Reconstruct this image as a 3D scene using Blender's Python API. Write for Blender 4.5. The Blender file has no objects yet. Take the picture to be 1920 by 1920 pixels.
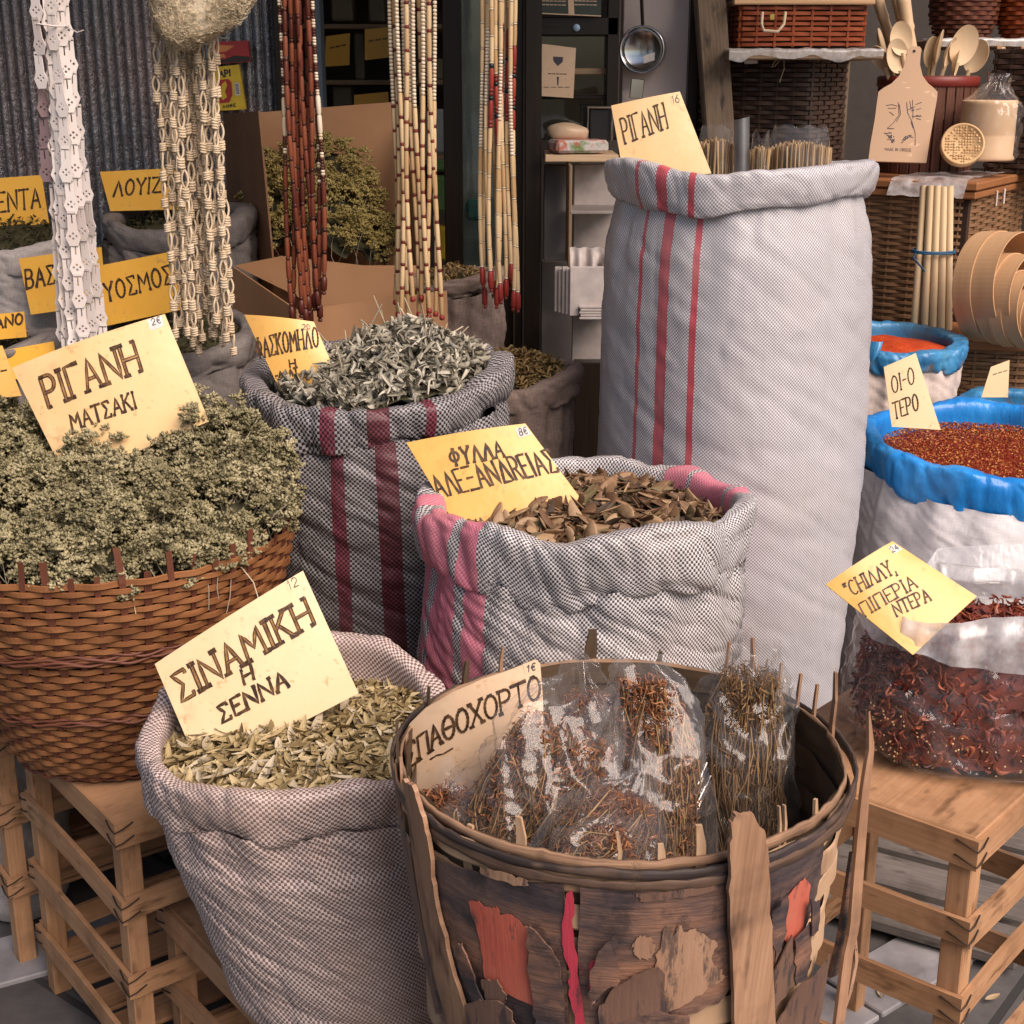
import bpy, bmesh, math, random
import numpy as np
from mathutils import Vector, Matrix
R_ = math.radians
PI = math.pi
SC = bpy.context.scene
COL = SC.collection
random.seed(4)
RNG = np.random.default_rng(4)

# ------------------------------------------------------------------ camera, sky, sun, exposure
FPX, PITCH, CAMZ = 2650.0, R_(17.0), 1.55
cam_d = bpy.data.cameras.new('camera'); cam = bpy.data.objects.new('camera', cam_d); COL.objects.link(cam)
cam.location = (0, 0, CAMZ); cam.rotation_euler = (PI / 2 - PITCH, 0, 0)
cam_d.sensor_width = 36.0; cam_d.lens = 36.0 * FPX / 1920.0; cam_d.clip_start = 0.05; cam_d.clip_end = 500
SC.camera = cam
world = bpy.data.worlds.new('World'); SC.world = world; world.use_nodes = True
SUN_EL, SUN_AZ = R_(46), R_(140)          # azimuth clockwise from +Y: behind and to the right of the camera
wn = world.node_tree.nodes; wl = world.node_tree.links
sky = wn.new('ShaderNodeTexSky'); sky.sky_type = 'NISHITA'; sky.sun_disc = False
sky.sun_elevation = SUN_EL; sky.sun_rotation = SUN_AZ; sky.air_density = 1.0; sky.dust_density = 3.0
bg = wn['Background']; bg.inputs['Strength'].default_value = 0.068; wl.new(sky.outputs[0], bg.inputs['Color'])
sl = bpy.data.lights.new('sun', 'SUN'); sl.energy = 2.8; sl.angle = R_(48); sl.color = (1.0, 0.835, 0.745)
sun = bpy.data.objects.new('sun', sl); COL.objects.link(sun); sun.location = (3, -4, 6)
sd = Vector((math.sin(SUN_AZ) * math.cos(SUN_EL), math.cos(SUN_AZ) * math.cos(SUN_EL), math.sin(SUN_EL)))
sun.rotation_euler = (-sd).to_track_quat('-Z', 'Y').to_euler()
SC.view_settings.view_transform = 'Standard'; SC.view_settings.look = 'None'
SC.view_settings.exposure = 0.83; SC.view_settings.gamma = 1.0
SC.cycles.transparent_max_bounces = 24; SC.cycles.max_bounces = 8
SC.cycles.use_denoising = True

# ------------------------------------------------------------------ helpers: points, objects, meshes
CAMP = Vector((0, 0, CAMZ)); CP, SP = math.cos(PITCH), math.sin(PITCH)
def ray(px, py):
    a = (px - 960) / FPX; b = (960 - py) / FPX
    return Vector((a, CP + SP * b, -SP + CP * b))
def W(px, py, Y):                          # the place at distance Y in front of the lens that shows at a pixel of the photo
    d = ray(px, py); return CAMP + d * (Y / d.y)
def tag(o, label=None, cat=None, group=None, kind=None):
    if label: o['label'] = label
    if cat: o['category'] = cat
    if group: o['group'] = group
    if kind: o['kind'] = kind
    return o
def thing(name, label, cat, loc=(0, 0, 0), group=None, kind=None, rz=0.0):
    o = bpy.data.objects.new(name, None); COL.objects.link(o); o.location = loc; o.rotation_euler = (0, 0, rz)
    o.empty_display_size = .05
    return tag(o, label, cat, group, kind)
def copy_tree(o, parent=None):
    c = o.copy(); COL.objects.link(c); c.parent = parent
    for ch in list(o.children): copy_tree(ch, c)
    return c

class MB:
    """collects pieces and links them as ONE mesh object"""
    def __init__(s): s.V = []; s.L = []; s.T = []; s.MI = []; s.UV = []; s.n = 0; s.SM = []
    def add(s, V, F, mi=0, uv=None, smooth=True):
        V = np.asarray(V, float).reshape(-1, 3)
        s.V.append(V); s.UV.append(np.zeros((len(V), 2)) if uv is None else np.asarray(uv, float).reshape(-1, 2))
        if isinstance(F, np.ndarray):
            s.L.append((F + s.n).ravel()); s.T.append(np.full(len(F), F.shape[1])); nf = len(F)
        else:
            s.L.append(np.array([i + s.n for f in F for i in f], int)); s.T.append(np.array([len(f) for f in F], int)); nf = len(F)
        s.MI.append(np.full(nf, mi) if np.isscalar(mi) else np.asarray(mi)); s.SM.append(np.full(nf, smooth))
        s.n += len(V); return s
    def inst(s, tpl, M, P, mi=0, smooth=True):
        V, F = tpl; N = len(P)
        if N == 0: return s
        VV = np.einsum('nij,vj->nvi', M, V) + np.asarray(P)[:, None, :]
        F = np.asarray(F); k = len(V)
        FF = (F[None] + (np.arange(N) * k)[:, None, None]).reshape(-1, F.shape[1])
        m = mi if np.isscalar(mi) else np.repeat(np.asarray(mi), len(F))
        return s.add(VV.reshape(-1, 3), FF, m, smooth=smooth)
    def build(s, name, mats, parent=None, label=None):
        V = np.concatenate(s.V); L = np.concatenate(s.L).astype(np.int32); T = np.concatenate(s.T).astype(np.int32)
        if parent is not None:
            off = Vector((0, 0, 0)); p = parent
            while p is not None: off += p.location; p = p.parent
            if parent.get('_local'): off = Vector((0, 0, 0))
            V = V - np.array(off)
        me = bpy.data.meshes.new(name)
        me.vertices.add(len(V)); me.vertices.foreach_set('co', V.astype(np.float32).ravel())
        me.loops.add(len(L)); me.loops.foreach_set('vertex_index', L)
        me.polygons.add(len(T)); st = np.concatenate([[0], np.cumsum(T)[:-1]]).astype(np.int32)
        me.polygons.foreach_set('loop_start', st); me.polygons.foreach_set('loop_total', T)
        me.polygons.foreach_set('material_index', np.concatenate(s.MI).astype(np.int32))
        me.polygons.foreach_set('use_smooth', np.concatenate(s.SM).astype(bool))
        uv = me.uv_layers.new(name='UVMap'); U = np.concatenate(s.UV)
        uv.data.foreach_set('uv', U[L].astype(np.float32).ravel())
        me.update(calc_edges=True); me.validate()
        for m in (mats if isinstance(mats, (list, tuple)) else [mats]): me.materials.append(m)
        o = bpy.data.objects.new(name, me); COL.objects.link(o)
        if parent is not None: o.parent = parent
        if label: o['label'] = label
        return o

def gridF(m, n, cu=False, cv=False):
    i = np.arange(m if cu else m - 1); j = np.arange(n if cv else n - 1)
    I, J = np.meshgrid(i, j, indexing='ij'); I = I.ravel(); J = J.ravel(); I2 = (I + 1) % m; J2 = (J + 1) % n
    return np.stack([I * n + J, I2 * n + J, I2 * n + J2, I * n + J2], 1)
def grid(mb, P, mi=0, uv=None, cu=False, cv=False, smooth=True, flip=False):
    m, n = P.shape[:2]; F = gridF(m, n, cu, cv)
    if flip: F = F[:, ::-1].copy()
    return mb.add(P.reshape(-1, 3), F, mi, None if uv is None else uv.reshape(-1, 2), smooth)
def boxT(sx, sy, sz, c=.0015):
    """chamfered box with its own UV per face (metres, u along the longer side)"""
    h = np.array([sx, sy, sz]) / 2; c = min(c, h.min() * .45); V = []; UV = []; idx = {}
    for x in (-1, 1):
        for y in (-1, 1):
            for z in (-1, 1):
                sg = np.array([x, y, z])
                for ax in range(3):
                    p = sg * h - sg * c; p[ax] = sg[ax] * h[ax]
                    o = [a for a in range(3) if a != ax]
                    if h[o[0]] < h[o[1]]: o = o[::-1]
                    idx[(x, y, z, ax)] = len(V); V.append(p); UV.append((p[o[0]] + ax * .37, p[o[1]] + ax * .21 + sg[ax] * .05))
    F = []
    def q(*k): F.append(tuple(idx[a] for a in k))
    for ax in range(3):
        o = [a for a in range(3) if a != ax]
        for sg in (-1, 1):
            ks = []
            for a, b in ((-1, -1), (1, -1), (1, 1), (-1, 1)):
                t = [0, 0, 0]; t[ax] = sg; t[o[0]] = a; t[o[1]] = b; ks.append((*t, ax))
            q(*ks)
        for a in (-1, 1):
            for b in (-1, 1):
                t0 = [0, 0, 0]; t0[ax] = -1; t0[o[0]] = a; t0[o[1]] = b; t1 = list(t0); t1[ax] = 1
                q((*t0, o[0]), (*t1, o[0]), (*t1, o[1]), (*t0, o[1]))
    for x in (-1, 1):
        for y in (-1, 1):
            for z in (-1, 1): q((x, y, z, 0), (x, y, z, 1), (x, y, z, 2))
    return np.array(V), F, np.array(UV)
def box(mb, c, s, rot=None, mi=0, ch=.0015):
    V, F, UV = boxT(*s, c=ch)
    # orient faces outward
    F2 = []
    for f in F:
        n = np.cross(V[f[1]] - V[f[0]], V[f[2]] - V[f[0]]); F2.append(f if np.dot(n, V[list(f)].mean(0)) > 0 else f[::-1])
    if rot is not None: V = V @ np.array(rot.to_3x3() if isinstance(rot, Matrix) else rot).T
    return mb.add(V + np.array(c), F2, mi, UV + np.array([random.random() * 3, random.random() * 3]), smooth=False)
def frame_from(d, up=(0, 0, 1)):
    d = np.array(d, float); d /= np.linalg.norm(d); u = np.array(up, float); s = np.cross(d, u)
    if np.linalg.norm(s) < 1e-4: s = np.cross(d, (1, 0, 0))
    s /= np.linalg.norm(s); u = np.cross(s, d); return np.stack([d, s, u], 1)
def beam(mb, p0, p1, w, h, up=(0, 0, 1), mi=0, ch=.0015):
    p0 = np.array(p0, float); p1 = np.array(p1, float)
    return box(mb, (p0 + p1) / 2, (np.linalg.norm(p1 - p0), w, h), frame_from(p1 - p0, up), mi, ch)
def bpx(mb, x0, y0, x1, y1, Y, th, mi=0, ch=.002):
    a = W((x0 + x1) / 2, y0, Y); b = W((x0 + x1) / 2, y1, Y); l = W(x0, (y0 + y1) / 2, Y); r = W(x1, (y0 + y1) / 2, Y)
    return box(mb, ((l.x + r.x) / 2, Y + th / 2, (a.z + b.z) / 2), (abs(r.x - l.x), th, abs(a.z - b.z)), None, mi, ch)
def tubeP(pts, rad, sides=6, flat=1.0):
    pts = np.asarray(pts, float); n = len(pts); rad = np.full(n, rad) if np.isscalar(rad) else np.asarray(rad)
    t = np.gradient(pts, axis=0); t /= np.linalg.norm(t, axis=1)[:, None] + 1e-9
    a = np.array([0, 0, 1.]) if abs(t[0][2]) < .9 else np.array([1., 0, 0]); u = np.cross(t[0], a); u /= np.linalg.norm(u)
    out = []; an = np.arange(sides) / sides * 2 * PI
    for i in range(n):
        u = u - t[i] * np.dot(u, t[i]); u /= np.linalg.norm(u) + 1e-9; v = np.cross(t[i], u)
        out.append(pts[i] + rad[i] * (np.cos(an)[:, None] * u + flat * np.sin(an)[:, None] * v))
    return np.array(out)
def tube(mb, pts, rad, sides=6, mi=0, cap=True, flat=1.0):
    P = tubeP(pts, rad, sides, flat); grid(mb, P, mi, cv=True)
    if cap:
        mb.add(P[0], [tuple(range(sides))[::-1]], mi); mb.add(P[-1], [tuple(range(sides))], mi)
    return mb
def lathe(mb, prof, c, sides=32, mi=0, M=None, cu=False):
    prof = np.asarray(prof, float); an = np.arange(sides) / sides * 2 * PI
    P = np.stack([prof[:, 0, None] * np.sin(an), -prof[:, 0, None] * np.cos(an), np.repeat(prof[:, 1, None], sides, 1)], 2)
    if M is not None: P = P @ np.array(M).T
    return grid(mb, P + np.array(c), mi, cv=True, flip=True)
def sn(P, scale, seed=0, octs=2):
    """cheap smooth vector noise in about [-1,1]"""
    r = np.random.default_rng(seed + 77); P = np.asarray(P, float); out = np.zeros(P.shape[:-1]); amp = 1.; tot = 0
    for o in range(octs):
        acc = np.zeros(P.shape[:-1])
        for k in range(6):
            d = r.normal(size=P.shape[-1]); d *= scale * (2 ** o) * r.uniform(.6, 1.4) / np.linalg.norm(d)
            acc += np.sin(P @ d + r.uniform(0, 6.28))
        out += amp * acc / 3.0; tot += amp; amp *= .5
    return out / tot
def rots(Nrm, rng, spin=None):
    """rotation matrices whose z axis is Nrm, random spin"""
    N = Nrm / np.linalg.norm(Nrm, axis=1)[:, None]; a = rng.normal(size=N.shape); x = np.cross(a, N); x /= np.linalg.norm(x, axis=1)[:, None]
    y = np.cross(N, x); return np.stack([x, y, N], 2)
def smooth_periodic(ctrl, th, k=9):
    """ctrl: [(deg, value)] round the rim, smoothed"""
    if not ctrl: return np.zeros_like(th)
    d = np.array(sorted(ctrl)); x = R_(1) * d[:, 0]; y = d[:, 1]
    g = np.linspace(-PI, PI, 361)[:-1]; v = np.interp(g, x, y, period=2 * PI)
    w = np.hanning(2 * k + 3); w /= w.sum(); e = np.concatenate([v[-30:], v, v[:30]]); v = np.convolve(e, w, 'same')[30:-30]
    return np.interp(th, g, v, period=2 * PI)

# ------------------------------------------------------------------ materials
def newmat(name):
    m = bpy.data.materials.new(name); m.use_nodes = True; nt = m.node_tree; return m, nt, nt.nodes['Principled BSDF']
def nd(nt, t, **kw):
    n = nt.nodes.new(t)
    for k, v in kw.items():
        if k.startswith('i_'): n.inputs[k[2:].replace('_', ' ')].default_value = v
        else: setattr(n, k, v)
    return n
def sock(nt, inp, v):
    if hasattr(v, 'node'): nt.links.new(v, inp)
    else: inp.default_value = v
def rgb(c): return (c[0], c[1], c[2], 1.0)
def mixc(nt, f, a, b, blend='MIX'):
    n = nd(nt, 'ShaderNodeMix', data_type='RGBA', blend_type=blend)
    sock(nt, n.inputs[0], f); sock(nt, n.inputs[6], rgb(a) if isinstance(a, tuple) else a); sock(nt, n.inputs[7], rgb(b) if isinstance(b, tuple) else b)
    return n.outputs[2]
def mth(nt, op, a, b=0.0, c=0.0):
    n = nd(nt, 'ShaderNodeMath', operation=op); sock(nt, n.inputs[0], a); sock(nt, n.inputs[1], b); sock(nt, n.inputs[2], c); return n.outputs[0]
def noise(nt, vec, scale, detail=3.0, rough=.55, stretch=None):
    if stretch:
        mp = nd(nt, 'ShaderNodeMapping'); mp.inputs['Scale'].default_value = stretch; nt.links.new(vec, mp.inputs[0]); vec = mp.outputs[0]
    n = nd(nt, 'ShaderNodeTexNoise'); n.inputs['Scale'].default_value = scale; n.inputs['Detail'].default_value = detail
    n.inputs['Roughness'].default_value = rough; nt.links.new(vec, n.inputs['Vector']); return n.outputs['Fac']
def ramp(nt, f, stops, interp='LINEAR'):
    n = nd(nt, 'ShaderNodeValToRGB'); cr = n.color_ramp; cr.interpolation = interp
    while len(cr.elements) > 1: cr.elements.remove(cr.elements[-1])
    for i, (p, c) in enumerate(stops):
        e = cr.elements[0] if i == 0 else cr.elements.new(p); e.position = p; e.color = rgb(c) if len(c) == 3 else c
    sock(nt, n.inputs[0], f); return n.outputs[0]
def bump(nt, b, h, strength=.5, dist=.002):
    n = nd(nt, 'ShaderNodeBump'); n.inputs['Strength'].default_value = strength; n.inputs['Distance'].default_value = dist
    nt.links.new(h, n.inputs['Height']); nt.links.new(n.outputs[0], b.inputs['Normal'])
def coords(nt, kind='Object'):
    return nd(nt, 'ShaderNodeTexCoord').outputs[kind]
def island(nt): return nd(nt, 'ShaderNodeNewGeometry').outputs['Random Per Island']

def m_vary(name, cols, rough=.75, scale=8.0, isl=.7, bscale=60.0, bstr=.3, bdist=.002, spec=.3, stretch=None, kind='Object', sheen=0.0, metal=0.0, blotch=None):
    """a material that wanders between several of its own colours, by piece (island) and by noise"""
    m, nt, b = newmat(name); co = coords(nt, kind)
    n = noise(nt, co, scale, 4, .6, stretch)
    n = ramp(nt, n, [(.28, (0, 0, 0)), (.72, (1, 1, 1))])
    f = mth(nt, 'ADD', mth(nt, 'MULTIPLY', island(nt), isl), mth(nt, 'MULTIPLY', n, 1 - isl)) if isl else n
    k = len(cols); c = ramp(nt, f, [((i + .5) / k, cols[i]) for i in range(k)])
    if blotch:
        bn = noise(nt, co, blotch[1], 3, .6); c = mixc(nt, ramp(nt, bn, [(blotch[2], (0, 0, 0)), (blotch[2] + .1, (1, 1, 1))]), c, blotch[0])
    nt.links.new(c, b.inputs['Base Color']); b.inputs['Roughness'].default_value = rough; b.inputs['Specular IOR Level'].default_value = spec
    b.inputs['Metallic'].default_value = metal
    if bstr: bump(nt, b, noise(nt, co, bscale, 4, .6, stretch), bstr, bdist)
    return m
def m_wood(name, c1, c2, scale=14.0, rough=.6, dark=None, bstr=.25):
    """wood with its grain along UV u"""
    m, nt, b = newmat(name); co = coords(nt, 'UV')
    g = noise(nt, co, scale * 11, 6, .65, (.035, 1, 1)); big = noise(nt, co, scale * .8, 3, .5, (.25, 1, 1))
    f = mth(nt, 'ADD', mth(nt, 'MULTIPLY', g, .65), mth(nt, 'MULTIPLY', big, .35))
    c = ramp(nt, f, [(.35, c1), (.62, c2)])
    c = mixc(nt, mth(nt, 'MULTIPLY', island(nt), .35), c, tuple(x * .72 for x in c1))
    if dark:
        sp = noise(nt, co, 26, 3, .6, (.35, 1, 1)); c = mixc(nt, ramp(nt, sp, [(.57, (0, 0, 0)), (.70, (1, 1, 1))]), c, dark); st2 = noise(nt, coords(nt), 9, 4, .65); c = mixc(nt, mth(nt, 'MULTIPLY', ramp(nt, st2, [(.48, (0, 0, 0)), (.66, (1, 1, 1))]), .45), c, dark)
    nt.links.new(c, b.inputs['Base Color']); b.inputs['Roughness'].default_value = rough; b.inputs['Specular IOR Level'].default_value = .3
    bump(nt, b, g, bstr, .0015); return m
def m_weave(name, light, dark, stripes=(), cell=.0036, sdark=.35, rough=.5, dirt=(.35, .25, .18), aniso=1.0, dirt_amt=.35):
    """woven plastic sacking: two-colour checks in UV metres, coloured warp stripes [(u, half width, colour)]"""
    m, nt, b = newmat(name); co = coords(nt, 'UV')
    ob = coords(nt, 'Object')
    wob = nd(nt, 'ShaderNodeTexNoise'); wob.inputs['Scale'].default_value = 14; nt.links.new(co, wob.inputs['Vector'])
    va = nd(nt, 'ShaderNodeVectorMath', operation='MULTIPLY_ADD'); nt.links.new(wob.outputs['Color'], va.inputs[0]); va.inputs[1].default_value = (.004, .004, 0); nt.links.new(co, va.inputs[2])
    mp = nd(nt, 'ShaderNodeMapping'); mp.inputs['Scale'].default_value = (1 / cell, aniso / cell, 1); nt.links.new(va.outputs[0], mp.inputs[0])
    ck = nd(nt, 'ShaderNodeTexChecker'); ck.inputs['Scale'].default_value = 1.0
    sx = nd(nt, 'ShaderNodeSeparateXYZ'); nt.links.new(mp.outputs[0], sx.inputs[0])
    add = nd(nt, 'ShaderNodeCombineXYZ'); nt.links.new(sx.outputs[0], add.inputs[0]); nt.links.new(sx.outputs[1], add.inputs[1]); add.inputs[2].default_value = .5
    nt.links.new(add.outputs[0], ck.inputs['Vector'])
    ck.inputs['Color1'].default_value = (1, 1, 1, 1); ck.inputs['Color2'].default_value = (0, 0, 0, 1)
    fac = ck.outputs['Color']
    L, D = light, dark
    us = mth(nt, 'MULTIPLY', mth(nt, 'FLOOR', sx.outputs[0]), cell)
    for (u0, hw, colr) in stripes:
        s = mth(nt, 'LESS_THAN', mth(nt, 'ABSOLUTE', mth(nt, 'SUBTRACT', us, u0)), hw)
        L = mixc(nt, s, L, colr); D = mixc(nt, s, D, tuple(x * sdark for x in colr))
    # threads differ a little from row to row
    thr = noise(nt, mp.outputs[0], .8, 2, .6, (.02, 1, 1)); thv = noise(nt, mp.outputs[0], .35, 3, .7, (1, .015, 1)); thr = mth(nt, 'ADD', mth(nt, 'MULTIPLY', thr, .5), mth(nt, 'MULTIPLY', ramp(nt, thv, [(.40, (0, 0, 0)), (.66, (1, 1, 1))]), .5)); L = mixc(nt, mth(nt, 'MULTIPLY', thr, .36), L, tuple(x * .62 for x in light))
    c = mixc(nt, fac, D, L)
    dn = noise(nt, ob, 5.0, 4, .6); c = mixc(nt, mth(nt, 'MULTIPLY', ramp(nt, dn, [(.45, (0, 0, 0)), (.75, (1, 1, 1))]), dirt_amt), c, dirt)
    nt.links.new(c, b.inputs['Base Color']); b.inputs['Roughness'].default_value = rough; b.inputs['Specular IOR Level'].default_value = .4
    fx = mth(nt, 'ABSOLUTE', mth(nt, 'SINE', mth(nt, 'MULTIPLY', sx.outputs[0], PI))); fy = mth(nt, 'ABSOLUTE', mth(nt, 'SINE', mth(nt, 'MULTIPLY', sx.outputs[1], PI)))
    bump(nt, b, mth(nt, 'MULTIPLY', fx, fy), .18, .0010); return m
def m_cloth(name, c1, c2, scale=700.0, rough=.85):
    m, nt, b = newmat(name); co = coords(nt, 'UV')
    f1 = noise(nt, co, scale, 2, .5, (1, .12, 1)); f2 = noise(nt, co, scale, 2, .5, (.12, 1, 1)); f = mth(nt, 'MULTIPLY', mth(nt, 'ADD', f1, f2), .5)
    c = ramp(nt, f, [(.38, c1), (.6, c2)]); dn = noise(nt, coords(nt), 6, 4, .6)
    c = mixc(nt, mth(nt, 'MULTIPLY', ramp(nt, dn, [(.42, (0, 0, 0)), (.75, (1, 1, 1))]), .3), c, tuple(x * .6 for x in c1))
    nt.links.new(c, b.inputs['Base Color']); b.inputs['Roughness'].default_value = rough; b.inputs['Specular IOR Level'].default_value = .25
    bump(nt, b, f, .35, .001); return m
def m_film(name, gloss=.16, haze=.06, rough=.10, tint=(.97, .96, .95), bstr=.5):
    """thin clear plastic film"""
    m, nt, b = newmat(name); nt.nodes.remove(b); out = nt.nodes['Material Output']
    tr = nd(nt, 'ShaderNodeBsdfTransparent'); tr.inputs[0].default_value = rgb(tint)
    gl = nd(nt, 'ShaderNodeBsdfGlossy'); gl.inputs['Roughness'].default_value = rough; gl.inputs['Color'].default_value = (1, 1, 1, 1)
    df = nd(nt, 'ShaderNodeBsdfDiffuse'); df.inputs[0].default_value = (.85, .84, .84, 1)
    tl = nd(nt, 'ShaderNodeBsdfTranslucent'); tl.inputs[0].default_value = (.85, .84, .84, 1)
    m0 = nd(nt, 'ShaderNodeMixShader'); m0.inputs[0].default_value = .5; nt.links.new(df.outputs[0], m0.inputs[1]); nt.links.new(tl.outputs[0], m0.inputs[2])
    hz = noise(nt, coords(nt), 30, 4, .6); hzf = mth(nt, 'MULTIPLY', ramp(nt, hz, [(.3, (.3, .3, .3)), (.7, (1.5, 1.5, 1.5))]), haze)
    m1 = nd(nt, 'ShaderNodeMixShader'); nt.links.new(hzf, m1.inputs[0]); nt.links.new(tr.outputs[0], m1.inputs[1]); nt.links.new(m0.outputs[0], m1.inputs[2])
    lw = nd(nt, 'ShaderNodeLayerWeight'); lw.inputs['Blend'].default_value = .5
    fr = mth(nt, 'ADD', mth(nt, 'MULTIPLY', mth(nt, 'POWER', lw.outputs['Facing'], 3.5), .42), gloss)
    m2 = nd(nt, 'ShaderNodeMixShader'); nt.links.new(fr, m2.inputs[0]); nt.links.new(m1.outputs[0], m2.inputs[1]); nt.links.new(gl.outputs[0], m2.inputs[2])
    bp = nd(nt, 'ShaderNodeBump'); bp.inputs['Strength'].default_value = bstr; bp.inputs['Distance'].default_value = .004
    nt.links.new(mth(nt, 'ADD', noise(nt, coords(nt), 42, 3, .55, (1, 1, .35)), mth(nt, 'MULTIPLY', noise(nt, coords(nt), 120, 2, .5, (1, 1, .3)), .4)), bp.inputs['Height']); nt.links.new(bp.outputs[0], gl.inputs['Normal']); nt.links.new(bp.outputs[0], lw.inputs['Normal'])
    nt.links.new(m2.outputs[0], out.inputs[0]); return m
def m_card(name, c, c2, rough=.28, stain=(.40, .20, .07)):
    """painted card in a clear plastic sleeve"""
    m, nt, b = newmat(name); co = coords(nt)
    n = noise(nt, co, 7, 4, .6); col = ramp(nt, n, [(.3, c), (.7, c2)])
    sp = noise(nt, co, 60, 4, .7); col = mixc(nt, mth(nt, 'MULTIPLY', ramp(nt, sp, [(.60, (0, 0, 0)), (.70, (1, 1, 1))]), .55), col, stain); col = mixc(nt, mth(nt, 'MULTIPLY', ramp(nt, noise(nt, co, 16, 3, .6), [(.56, (0, 0, 0)), (.66, (1, 1, 1))]), .35), col, tuple(x * .72 for x in c))
    nt.links.new(col, b.inputs['Base Color']); b.inputs['Roughness'].default_value = rough; b.inputs['Specular IOR Level'].default_value = .45
    bump(nt, b, noise(nt, co, 25, 3, .5), .25, .004); return m
def m_worn(name, cols, under, thr=.50):
    """old paint or bare wood worn through in streaks to what lies under it; grain up the splint (UV)"""
    m, nt, b = newmat(name); co = coords(nt, 'UV'); n = noise(nt, co, 14, 4, .6, (.6, 1, 1)); c = ramp(nt, n, [((i + .5) / len(cols), q) for i, q in enumerate(cols)])
    g = noise(nt, co, 170, 5, .65, (.05, 1, 1)); c = mixc(nt, mth(nt, 'MULTIPLY', g, .35), c, tuple(x * .45 for x in cols[0]))
    w = noise(nt, co, 48, 6, .72, (.28, 1, 1)); c = mixc(nt, ramp(nt, w, [(thr, (0, 0, 0)), (thr + .07, (.9, .9, .9))]), c, under)
    nt.links.new(c, b.inputs['Base Color']); b.inputs['Roughness'].default_value = .62; bump(nt, b, mth(nt, 'SUBTRACT', g, w), .5, .002); return m
def m_plain(name, c, rough=.5, spec=.4, metal=0.0, nscale=30, bstr=.1):
    m, nt, b = newmat(name); co = coords(nt); n = noise(nt, co, nscale, 4, .6)
    col = ramp(nt, n, [(.3, tuple(x * .82 for x in c)), (.7, tuple(min(1, x * 1.12) for x in c))]); nt.links.new(col, b.inputs['Base Color'])
    b.inputs['Roughness'].default_value = rough; b.inputs['Specular IOR Level'].default_value = spec; b.inputs['Metallic'].default_value = metal
    if bstr: bump(nt, b, n, bstr, .002)
    return m

MT = {}
def mats():
    M = MT
    M['wood_crate'] = m_wood('pale_crate_wood', (.33, .165, .078), (.50, .285, .152), 12, .65, (.15, .075, .035))
    M['wood_old'] = m_wood('grey_weathered_wood', (.10, .085, .075), (.20, .17, .15), 18, .8, (.05, .04, .035), .6)
    M['wood_post'] = m_wood('rough_brown_timber', (.10, .07, .045), (.23, .165, .11), 20, .8, (.05, .035, .025), .6)
    M['wood_dark'] = m_wood('dark_brown_joinery', (.010, .0065, .0045), (.022, .014, .009), 10, .35)
    M['wood_shelf'] = m_wood('brown_shelf_board', (.20, .13, .075), (.33, .23, .14), 14, .65)
    M['wood_lid'] = m_wood('chestnut_lid_wood', (.22, .085, .03), (.33, .14, .055), 10, .45)
    M['wood_pale'] = m_wood('pale_beech', (.56, .38, .22), (.72, .52, .33), 10, .5)
    M['wood_blond'] = m_wood('blond_bent_wood', (.50, .29, .145), (.66, .42, .235), 9, .5)
    M['wood_slat_dark'] = m_wood('wine_stained_slats', (.05, .018, .013), (.15, .06, .035), 12, .55)
    M['wire'] = m_plain('rusty_binding_wire', (.045, .028, .02), .55, .4, .6)
    M['steel'] = m_plain('polished_steel', (.55, .54, .53), .16, .5, 1.0, 10, .03)
    M['steel_dull'] = m_plain('brushed_scoop_metal', (.34, .33, .33), .35, .5, .9, 20, .1)
    M['black'] = m_plain('black_plastic', (.012, .012, .012), .4)
    M['white_paper'] = m_plain('white_paper', (.62, .58, .54), .8)
    M['pencil'] = m_plain('pen_ink', (.05, .045, .06), .6)
    M['ink_pale'] = m_vary('thin_brown_ink', [(.10, .045, .014), (.20, .095, .03), (.34, .18, .065)], .5, 60, 0, 200, .1)
    M['ink'] = m_vary('burnt_brown_ink', [(.02, .010, .006), (.05, .024, .010), (.11, .055, .018)], .5, 90, 0, 200, .1)
    M['card_yellow'] = m_card('yellow_sleeved_card', (.66, .36, .085), (.74, .44, .13))
    M['card_cream'] = m_card('cream_sleeved_card', (.70, .52, .29), (.77, .60, .36))
    M['card_tan'] = m_card('tan_sleeved_card', (.66, .44, .20), (.75, .53, .28))
    M['card_deep'] = m_card('deep_yellow_card', (.74, .37, .035), (.80, .44, .055), .4)
    M['card_old'] = m_card('pinkish_old_card', (.56, .39, .25), (.66, .48, .32), .35)
    M['film'] = m_film('clear_plastic_film', .030, .055, .10, bstr=.5)
    M['film_milky'] = m_film('milky_plastic_film', .08, .62, .30)
    M['glass'] = m_film('door_glass', .05, .012, .02, (.80, .86, .84), .02)
mats()
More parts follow.
